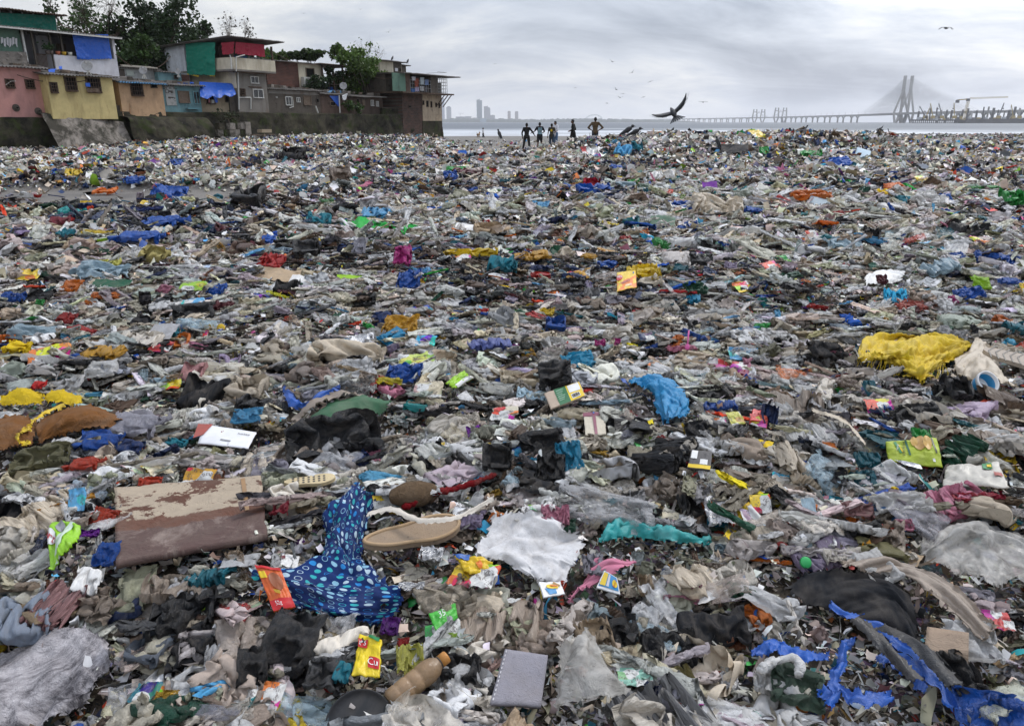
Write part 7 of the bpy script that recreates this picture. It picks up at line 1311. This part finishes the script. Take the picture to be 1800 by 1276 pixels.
for (px, py, D, roll, k), w in zip(FLY, WORDS):
    W_ = ((35, 10, .2), (30, 25, .1), (8, -18, .3), (12, -8, .4))[k]; bird('small dark bird flying '+w, at_depth(float(px), float(py), float(D)), 1., (.1, radians(roll), (px*.37) % 1.2-.6), W_, (W_[0]*.6, W_[1], W_[2]), 'bird', 'birds flying over the beach', False)
def perched(label, pos, size, heading, pitch=.5):
    e_ = empty('crow', pos); e_.rotation_euler = (0, 0, heading); e_.scale = (size,)*3; tag(e_, label, 'bird'); Q = Matrix.Translation((0, 0, .17)) @ Matrix.Rotation(pitch, 4, 'X') @ Matrix.Rotation(-pi/2, 4, 'X')
    b = MB(); b.lathe([(.002, -.2), (.035, -.15), (.068, -.05), (.074, .03), (.055, .1), (.03, .135)], 14, Q); b.build('body', m_grey, e_, True)
    h_ = Q @ Vector((0, 0, .15)); b = MB(); ball(b, h_+Vector((0, .02, .03)), .045, (.9, 1.1, 1)); b.tube([h_+Vector((0, .05, .03)), h_+Vector((0, .125, .018))], [.016, .003], 6); b.build('head', m_crow, e_, True)
    for s in (-1, 1):
        b = MB(); b.lathe([(.002, -.3), (.02, -.26), (.04, -.1), (.04, .02), (.01, .09)], 8, Matrix.Translation((s*.045, 0, .015)) @ Q @ Matrix.Scale(.4, 4, (1, 0, 0))); b.build('wing', m_crow, e_, True)
        b = MB(); b.tube([(s*.03, .0, .12), (s*.035, .01, .06), (s*.035, .0, -.02)], [.014, .006, .006], 6); b.bar((s*.035, -.03, -.015), (s*.035, .05, -.015), .012); b.build('leg', m_crow, e_)
    b = MB(); b.bar(Q @ Vector((0, 0, -.15)), Q @ Vector((0, .0, -.34)), .06, .015); b.build('tail', m_crow, e_); return e_
def stand(px, py): p = on_pile(np.array([float(px)]), np.array([float(py)]))[0]; return (p[0], p[1], p[2]+.1)
perched('crow standing on the mound, further left of the pair', stand(1103, 243), 1.75, -1.35, .55); perched('crow standing on the mound, nearer right of the pair', stand(1116, 246), 1.6, -1.4, .45); perched('grey backed crow standing alone among the litter on the mound', stand(1261, 262), 1.25, .3, .95)
def roofbird(px, py, o, lab): s_, z_ = fs(px, py, o); perched(lab, wpos(s_, o, z_), 1.3, WROT-1.2, .6)
roofbird(690, 107, 2.3, 'crow perched on the roof of the cream and grey hut'); roofbird(717, 112, 2.5, 'crow perched on the lower side roof beside the hut')
p = at_z(np.array([878.]), np.array([243.]), -.1)[0]; perched('black crow standing alone on the bare wet sand', (p[0], p[1], p[2]), 3.0, .5, .9)
p = at_y(np.array([841.]), np.array([243.]), 110.)[0]; e_ = tag(empty('dog', p, 1.2), 'thin tan dog walking beside the person in white', 'dog'); b = MB()
limb(b, [(-.3, 0, .5), (-.1, 0, .48), (.15, 0, .52), (.3, 0, .55)], [.1, .095, .125, .11]); limb(b, [(.32, 0, .6), (.45, 0, .72), (.5, 0, .76)], [.085, .07, .075]); limb(b, [(.52, 0, .75), (.66, 0, .7)], [.055, .035]); limb(b, [(-.36, 0, .55), (-.5, 0, .66), (-.58, 0, .8)], [.03, .022, .014])
for s in (-1, 1):
    limb(b, [(.25, s*.08, .48), (.24+s*.04, s*.08, .25), (.25+s*.09, s*.08, .03)], [.06, .035, .028]); limb(b, [(-.28, s*.08, .48), (-.2+s*.03, s*.08, .3), (-.34+s*.05, s*.08, .18), (-.3+s*.06, s*.08, .03)], [.085, .05, .03, .028]); limb(b, [(.46, s*.05, .8), (.45, s*.06, .88)], [.03, .01])
b.build('body', material('tan_fur', (.28, .18, .1), .9, .1, .2), e_, True)

# ================================================================== THE FAR SHORE: bridge, works, city
m_far = material('bridge_concrete', (.3, .29, .28), .8, .2, .2, dscale=.05, bump=0); m_work = material('works_steel', (.06, .06, .065), .7, .3, .2, dscale=.2, bump=0); m_yel = material('crane_yellow', (.4, .28, .06), .6, .3, .2, dscale=.2, bump=0); m_wh = material('site_cabin', (.5, .52, .55), .6, .3, .1, bump=0)
def dpt(px, D, z): d = rays(float(px), 216.)*D+CAM; return Vector((d[0], d[1], z))
PATH = [(1120, 6600), (1190, 5200), (1250, 4400), (1332, 3560), (1371, 3250), (1500, 2350), (1590, 1815), (1700, 1560), (1860, 1330)]
def pathpt(t):
    a = catmull(np.array([[*dpt(px, D, 0)] for px, D in PATH]), 400, 0); L = np.concatenate([[0], np.cumsum(np.linalg.norm(np.diff(a, axis=0), axis=1))]); return a, L
PA, PL = pathpt(0)
def along(l): return np.array([np.interp(l, PL, PA[:, i]) for i in range(3)])
bd = tag(empty('cable_stayed_bridge', PA[0]), 'long grey cable stayed bridge with one tall and two lower pairs of pylons', 'bridge'); OFF = Vector(PA[0])
def deckz(l): return 21.5
b = MB()
for i in range(120):
    l0, l1 = PL[-1]*i/120, PL[-1]*(i+1)/120; p, q = Vector(along(l0)), Vector(along(l1)); p.z = q.z = 21.; b.bar(p-OFF, q-OFF+(q-p)*.01, 34, 3.2)
    for s in (-1, 1): n = Vector((-(q-p).y, (q-p).x, 0)).normalized()*16*s; b.bar(p-OFF+n+Vector((0, 0, 2.2)), q-OFF+n+Vector((0, 0, 2.2)), .6, 1.4)
b.build('deck', m_far, bd)
lm = PL[np.argmin(np.linalg.norm(PA[:, :2]-np.array(dpt(1590, 1815, 0))[:2], axis=1))]; la, lb = [PL[np.argmin(np.linalg.norm(PA[:, :2]-np.array(dpt(*q, 0))[:2], axis=1))] for q in ((1332, 3560), (1371, 3250))]
l = 30.
while l < PL[-1]-10:
    if not (lm-470 < l < lm+170) and min(abs(l-la), abs(l-lb)) > 60 and not (la < l < lb):
        p = Vector(along(l)); q = Vector(along(min(l+5, PL[-1]))); d = (q-p).normalized(); n = Vector((-d.y, d.x, 0)); m_ = MB()
        for s in ((-1, 1) if l > lb else (-.55, .55)):
            c = p-OFF+n*9*s; m_.bar(c+Vector((0, 0, -3)), c+Vector((0, 0, 15)), 4.2, 3.2); m_.bar(c+Vector((0, 0, 14)), c+n*5+Vector((0, 0, 20)), 3, 3); m_.bar(c+Vector((0, 0, 14)), c-n*5+Vector((0, 0, 20)), 3, 3)
        m_.build('pier', m_far, bd)
    l += 125 if l < la else 150 if l < lm else 75
# main pylons: splayed legs meeting in a shaft, a pair of them
def pylon(px0, D, legs, shaft, k):
    m_ = MB(); T = lambda px, py, D_=D: Vector(at_depth(float(px), float(py), float(D_)))-OFF
    for (a, c, d, w, dd) in legs:                # top, deck, foot (pixels) and width, depth shift of the foot
        A, B, C_ = T(*a), T(*c, D+dd*.7), T(*d, D+dd); m_.bar(A, B, w); m_.bar(B, C_, w*1.1)
    m_.bar(T(*shaft[0]), T(*shaft[1]), 7.5, 6.5); return m_.build('pylon', m_far, bd)
pylon(1589, 1800, [((1588, 159), (1571, 199), (1572.5, 217.5), 3.6, -20), ((1588.5, 159), (1583, 199), (1584, 217.5), 6., 0), ((1589, 159), (1594.5, 199), (1586, 217.5), 3.6, 20), ((1571, 199), (1583, 205), (1574, 217), 3.2, 0)], ((1588, 160), (1591.8, 134.5)), 0)
pylon(1602, 1840, [((1600.5, 159), (1581, 199), (1574.5, 217.5), 3.6, -20), ((1601, 159), (1595, 199), (1587.5, 217.5), 6., 0), ((1602, 159), (1605.5, 199), (1601, 217.5), 3.6, 20), ((1595, 199), (1598, 205), (1600, 217), 3.2, 0)], ((1600.5, 160), (1604, 134.5)), 1)
m_cab = material('stay_cables', (.4, .4, .4), .6, .3, 0, bump=0)
for (px, py, D_) in ((1591.5, 136, 1800), (1603.5, 136, 1840)):
    T_ = Vector(at_depth(px, float(py), float(D_))); m_ = MB()
    for s in (-1, 1):
        for i in range(22):
            st = 21 if s < 0 else 12; p = Vector(along(lm+s*(36+i*st))); q = Vector(along(lm+s*(40+i*st))); n = Vector((-(q-p).y, (q-p).x, 0)).normalized(); p.z = 23
            for k in (-1, 1): m_.bar(T_-Vector((0, 0, 44-i*2.)) - OFF, p+n*15*k*(.3 if (D_ < 1820) == (k > 0) else 1.)-OFF, .2)
    m_.build('stay_cables', m_cab, bd)
for l in (la, lb):
    p = Vector(along(l))-OFF; D_ = 3560 if l == la else 3250; u_ = Vector((D_/1300, 0, 0)); zt = 21+ (15 if l == la else 17.)*D_/1300*.95
    for x in (-7, 7):
        m_ = MB()
        for s, lean in ((-1, 1.), (1, .15)): c = p+u_*(x+s*2.6); m_.bar(c-u_*s*(-1.6)+Vector((0, 0, -3)) if False else c-u_*s*1.9+Vector((0, 0, -3)), c+u_*s*1.4+Vector((0, 0, 21)), 4.6); m_.bar(c+u_*s*1.4+Vector((0, 0, 21)), c-u_*s*lean*.4+Vector((0, 0, zt)), 4.4)
        m_.bar(p+u_*(x-2.2)+Vector((0, 0, zt-13)), p+u_*(x+2.4)+Vector((0, 0, zt-13)), 3.5); m_.build('pylon', m_far, bd)
    m_ = MB()
    for s in (-1, 1):
        for i in range(8): q = Vector(along(l+s*(40+i*14)))-OFF; q.z = 23; m_.bar(p+Vector((0, 0, zt-6-i*1.6)), q, .35)
    m_.build('stay_cables', m_cab, bd)
b = MB()
for i in range(46): p = Vector(along(PL[-1]*.25+i*70))-OFF; b.bar(p+Vector((14, 0, 22)), p+Vector((14, 0, 33)), .5)
b.build('lamp_posts', m_far, bd)
# the works platform and its cranes
D0 = 1380.; jt = tag(empty('works_platform', dpt(1605, D0, 0)), 'dark works jetty on piles with steel columns and cabins before the bridge', 'jetty'); O2 = Vector(dpt(1605, D0, 0)); J_ = lambda px, z, dy=0: dpt(px, D0+dy, z)-O2
b = MB(); b.bar(J_(1604, 5.2), J_(1690, 5.2), 26, 2.6); b.bar(J_(1688, 3.), J_(1870, 3.), 40, 9); b.build('platform', m_work, jt)
b = MB()
for i in range(24): px = 1605+i*3.6; b.bar(J_(px, -3, (i % 3-1)*9), J_(px, 5, (i % 3-1)*9), 1.5)
b.build('piles', m_work, jt)
for i in range(21): px = 1614+i*9.2+RNG.uniform(-2, 2); b = MB(); b.bar(J_(px, 6, RNG.uniform(-10, 10)), J_(px+RNG.uniform(-.4, .4), RNG.uniform(20, 29)), RNG.uniform(2., 4.)); b.build('column', (m_work, m_far, m_work)[i % 3], jt)
for i in range(26): px = 1612+i*7.4; b = MB(); z = RNG.uniform(7, 10); b.bar(J_(px, z, -14), J_(px+RNG.uniform(2, 6), z, -14), 4, RNG.uniform(2.5, 6)); b.build('cabin', (m_wh, m_work, m_yel, m_work)[i % 4], jt)
for i, (p0, p1, y1) in enumerate(((1625, 1612, 188.5), (1638, 1630, 184.), (1654.5, 1644.5, 183.5), (1676, 1671, 183), (1753, 1758.5, 183), (1779, 1771.5, 186), (1790, 1801, 189), (1626, 1630, 191))):
    z1 = (215.5-y1)/1300*D0*1.02; c = tag(empty('crawler_crane', dpt(p0, D0-20, 0)), 'lattice boom crane on the works jetty, '+('nearest to the tall pylons', 'second along from the tall pylons', 'third along from the tall pylons', 'just left of the tower crane', 'steep one right of the tower crane', 'leaning left near the end of the jetty', 'leaning right at the end of the jetty', 'shortest of all')[i], 'crane', 'cranes on the works jetty'); q = Vector(c.location)
    A, B = dpt(p0, D0-20, 11)-q, dpt(p1, D0-20, z1)-q; b = MB()
    for s in (-1, 1): b.bar(A+Vector((s*.9, 0, 0)), B+Vector((s*.3, 0, 0)), .6)
    for k in range(9): t0, t1 = k/9, (k+1)/9; b.bar(A.lerp(B, t0)+Vector(((-1)**k*.8, 0, 0)), A.lerp(B, t1)+Vector((-(-1)**k*.7, 0, 0)), .4)
    b.build('boom', m_yel if i % 2 else m_work, c); b = MB(); b.box(-3, 3, -2, 2, 8, 13); b.build('cab', m_yel, c); b = MB(); b.bar(B, B-Vector((0, 0, 9)), .3); b.box(B.x-.8, B.x+.8, B.y-.8, B.y+.8, B.z-11, B.z-9); b.build('hook', m_work, c)
c = tag(empty('tower_crane', dpt(1694, D0-30, 0)), 'yellow tower crane with a long jib over the works jetty', 'crane'); q = Vector(c.location); zt = (215.5-177)/1300*D0; b = MB()
for s in (-1, 1):
    for s2 in (-1, 1): b.bar(Vector((s*1.6-1.5, s2*1.6, 5)), Vector((s*1.6+1.5, s2*1.6, zt)), .5)
for k in range(14): z0, z1 = 5+(zt-5)*k/14, 5+(zt-5)*(k+1)/14; b.bar(Vector((-1.6*(-1)**k, -1.6, z0)), Vector((1.6*(-1)**k, -1.6, z1)), .35)
b.build('mast', m_yel, c); A, B, C_ = dpt(1676.5, D0-30, zt-1)-q, dpt(1697, D0-30, zt+.5)-q, dpt(1763, D0-30, zt+3)-q; b = MB(); b.bar(A, B, 1.2, 1.8); b.bar(B, C_, .5); b.bar(B+Vector((0, 0, 2.5)), C_+Vector((0, 0, 1.5)), .5)
for k in range(26): t0, t1 = k/26, (k+1)/26; b.bar(B.lerp(C_, t0)+Vector((0, 0, 2.3*(k % 2))), B.lerp(C_, t1)+Vector((0, 0, 2.3*((k+1) % 2))), .4)
b.build('jib', m_yel, c); b = MB(); b.box(A.x-2.5, A.x+2.5, -2, 2, A.z-5, A.z); b.build('counterweight', m_work, c); b = MB(); b.box(-2, 3, -2, 2, zt-3, zt+1.5); b.build('cab', m_work, c)
# the far shore with its trees, and the city
D1 = 4800.; n = 420; px_ = np.linspace(380, 1235, n); x_ = (px_-CX)/F*D1; k1 = D1/1300
prof = np.interp(px_, [380, 770, 800, 880, 920, 960, 990, 1060, 1130, 1180, 1215, 1235], [6, 7, 8, 8, 6.5, 6.5, 7.5, 7, 6.5, 4.5, 2.2, .5])*k1*.92
hh = prof*(.78+.3*(fbm(px_*.35, px_*0, 3, 4)+.35)); rows_ = [(D1-120, -2+0*hh), (D1-100, hh*.45), (D1-40, hh*.85+2*fbm(px_*.8, px_*0+3, 5, 3)*k1*.4), (D1+60, hh), (D1+300, hh*.9)]
P = np.stack([np.stack([x_*d/D1, np.full(n, d/cos(PITCH)*1.0), z], -1) for d, z in rows_]); m_shore = material('wooded_shore', (.045, .055, .045), .95, .1, .3, (.11, .11, .11), .02, bump=0)
tag(obj('far_shore', new_mesh('far_shore', P.reshape(-1, 3), grid_faces(5, n), m_shore, False)), kind='structure')
def facade(n_, c1, c2):
    def pt(c, k):
        b_ = k['nd']('ShaderNodeTexBrick'); mp = k['nd']('ShaderNodeMapping'); mp.inputs['Rotation'].default_value = (pi/2, 0, 0); k['L'].new(k['t'].outputs['Object'], mp.inputs[0]); k['L'].new(mp.outputs[0], b_.inputs['Vector']); b_.offset = 0
        b_.inputs['Scale'].default_value = 1; b_.inputs['Brick Width'].default_value = 6; b_.inputs['Row Height'].default_value = 5; b_.inputs['Mortar Size'].default_value = 1.2; b_.inputs['Color1'].default_value = (*c2, 1); b_.inputs['Color2'].default_value = (*[q*1.3 for q in c2], 1); b_.inputs['Mortar'].default_value = (*c1, 1); return b_.outputs[0]
    return material(n_, c1, .7, .3, 0, bump=0, pattern=pt)
f1, f2, f3 = facade('tower_pale', (.34, .33, .33), (.12, .12, .14)), facade('tower_glass', (.12, .17, .2), (.05, .08, .1)), facade('tower_pink', (.36, .27, .24), (.15, .11, .1))
def tower(px, w, top, mat, label, D=5600., steps=((1, 1),), name='tower_block'):
    c = dpt(px, D, 0); k = D/1300; e_ = tag(empty(name, c), label, 'tower block'); H_ = (216-top)*k
    for i, st in enumerate(steps): fw, fh = st[:2]; x0 = -w/2*k if i == 0 else -w/2*k+w*k*(steps[i][2] if len(steps[i]) > 2 else (1-fw)/2); MB().box(x0, x0+w*k*fw, -w*k*.4+i, w*k*.4-i, 0, H_*fh).build('wall', mat, e_)
    MB().box(-w*k*.12, w*k*.1, -5, 5, H_, H_*1.035).build('roof_room', mat, e_); return e_
tower(779.5, 5, 176, facade('tower_mist', (.27, .27, .33), (.2, .2, .25)), 'very tall pale tower half hidden by the end of the brick house', 5900); tower(789.5, 8, 190, f1, 'pale tower with a narrow crown, first right of the brick house', 5600, ((1, .97), (.55, 1.03))); tower(843, 9.3, 178.5, f2, 'tall dark glass tower, tallest of the skyline', 5400, ((1, .975), (.5, 1, 0)))
tower(856.5, 11, 189.5, f1, 'broad stepped pale tower beside the tall glass tower', 5500, ((1, .9), (.62, 1, 0), (.3, .93, .6))); tower(895, 5.3, 197.5, f3, 'pinkish slender tower, left one of a pair', 5500); tower(908, 6, 198, facade('tower_tan', (.33, .28, .26), (.16, .13, .13)), 'tan slender tower, right one of a pair', 5500)
for i, (px, w, top, m_, lab) in enumerate(((811, 12, 206.5, f1, 'low dark block under construction between the towers'), (823, 11, 206, f1, 'low pale block with a rounded roof'), (804, 5, 206.5, f1, 'small pale block beside the first tower'), (835, 10, 208.5, f1, 'low pale block left of the tall glass tower'), (849.5, 11, 209.5, facade('block_blue', (.26, .33, .38), (.2, .26, .31)), 'pale blue block in front of the tall glass tower'), (866, 8, 204, f1, 'pale block behind the stepped tower'), (902, 12, 212, f3, 'low pinkish block between the slender pair'), (876, 9, 212.5, f1, 'low white block on the wooded shore'))): tower(px, w, top, m_, lab, 4700. if i == 4 else 5300., name='city_block')
c = tag(empty('tower_crane', dpt(809, 5200, 0)), 'tiny tower crane above the low dark block in the far city', 'crane'); b = MB(); b.bar((0, 0, 20), (0, 0, 62), 1.6); b.bar((-10, 0, 60), (26, 0, 60), 1.4); b.build('mast', m_work, c)
c = tag(empty('arched_roof', dpt(1044, 4900, 0)), 'pale arched steel roof rising over the wooded shore behind the people', 'hall'); k = 4900/1300; b = MB()
for r_, t_ in ((14.5, .55), (12.3, .35)):
    A = [Vector((r_*k*cos(t)*1.0, 0, 20+r_*k*.52*sin(t))) for t in np.linspace(.1, pi-.1, 18)]
    for p, q in zip(A, A[1:]): b.bar(p, q, t_*k*1.1)
for t in np.linspace(.4, pi-.4, 9): b.bar((14.5*k*cos(t), 0, 20+14.5*k*.52*sin(t)), (12.3*k*cos(t), 0, 20+12.3*k*.52*sin(t)), 1.2)
b.build('arch', material('pale_steel', (.3, .38, .38), .5, .4, 0, bump=0), c)

# ================================================================== THE HAZE OVER THE BAY
hz = bpy.data.materials.new('haze'); hz.use_nodes = True; hn = hz.node_tree; hn.nodes.clear(); ho = hn.nodes.new('ShaderNodeOutputMaterial'); pv = hn.nodes.new('ShaderNodeVolumePrincipled')
pv.inputs['Color'].default_value = (.96, .97, 1, 1); pv.inputs['Anisotropy'].default_value = .3; pv.inputs['Density'].default_value = .00011; hn.links.new(pv.outputs[0], ho.inputs['Volume'])
hb = MB(); hb.box(-9500, 9500, -420, 12500, -4.2, 215); tag(hb.build('haze', hz), kind='stuff')

# ================================================================== LABELS of the countable litter
LX = np.array([[a, b] for a, b, _ in LAND]); used = {}
SHAPE = {'s': ('crumpled', 'spread-out', 'creased', 'torn'), 'b': ('balled-up', 'collapsed'), 'w': ('empty', 'flattened'), 'r': ('rumpled', 'bunched'), 't': ('twisted', 'gathered'), 'p': ('bent', 'flat'), 'g': ('long', 'streaming', 'drawn-out'), 'f': ('shiny crumpled', 'creased'), 'c': ('see-through', 'cloudy')}
GROUP = {'g': 'gathered films in the litter', 's': 'plastic sheets in the litter', 'b': 'plastic bags in the litter', 'w': 'wrappers in the litter', 'r': 'rags in the litter', 't': 'plastic strips in the litter', 'p': 'pieces of card in the litter', 'f': 'foil scraps in the litter', 'c': 'clear film in the litter'}
def side(dx, dy, x, y):
    r = math.hypot(x, y); ux, uy = x/r, y/r; f = dx*ux+dy*uy; s = dx*uy-dy*ux
    if abs(f) >= abs(s): return 'just behind' if f > 0 else 'just in front of'
    return 'to the right of' if s > 0 else 'to the left of'
for n_, (o, k, c, L) in enumerate(PIECES):
    x, y = o.location.x, o.location.y; cw = WORD.get(c, c); sz = 'small ' if L < .13 else 'large ' if L > .45 else ''
    d = np.hypot(LX[:, 0]-x, LX[:, 1]-y); order = np.argsort(d); order = [i for i in order if d[i] > .02 and LAND[i][2] != cw+' '+KIND[k][2]]
    cands = []
    for i in order[:3]:
        cands.append(f"{sz}{SHAPE[k][n_ % len(SHAPE[k])]} {cw} {KIND[k][1]} {side(x-LX[i, 0], y-LX[i, 1], x, y)} the {LAND[i][2]}")
    i, j = order[0], order[1]
    for a in SHAPE[k]: cands.append(f"{sz}{a} {cw} {KIND[k][1]} between the {LAND[i][2]} and the {LAND[j][2]}")
    for i in order[2:9]: cands.append(f"{sz}{SHAPE[k][n_ % len(SHAPE[k])]} {cw} {KIND[k][1]} between the {LAND[order[0]][2]} and the {LAND[i][2]}")
    cands = [q for q in cands if len(q.split()) <= 16] or cands
    lab = next((q for q in cands if q not in used), cands[0]); used[lab] = used.get(lab, 0)+1
    tag(o, lab, KIND[k][2], GROUP[k])
    o.rotation_mode = 'XYZ'
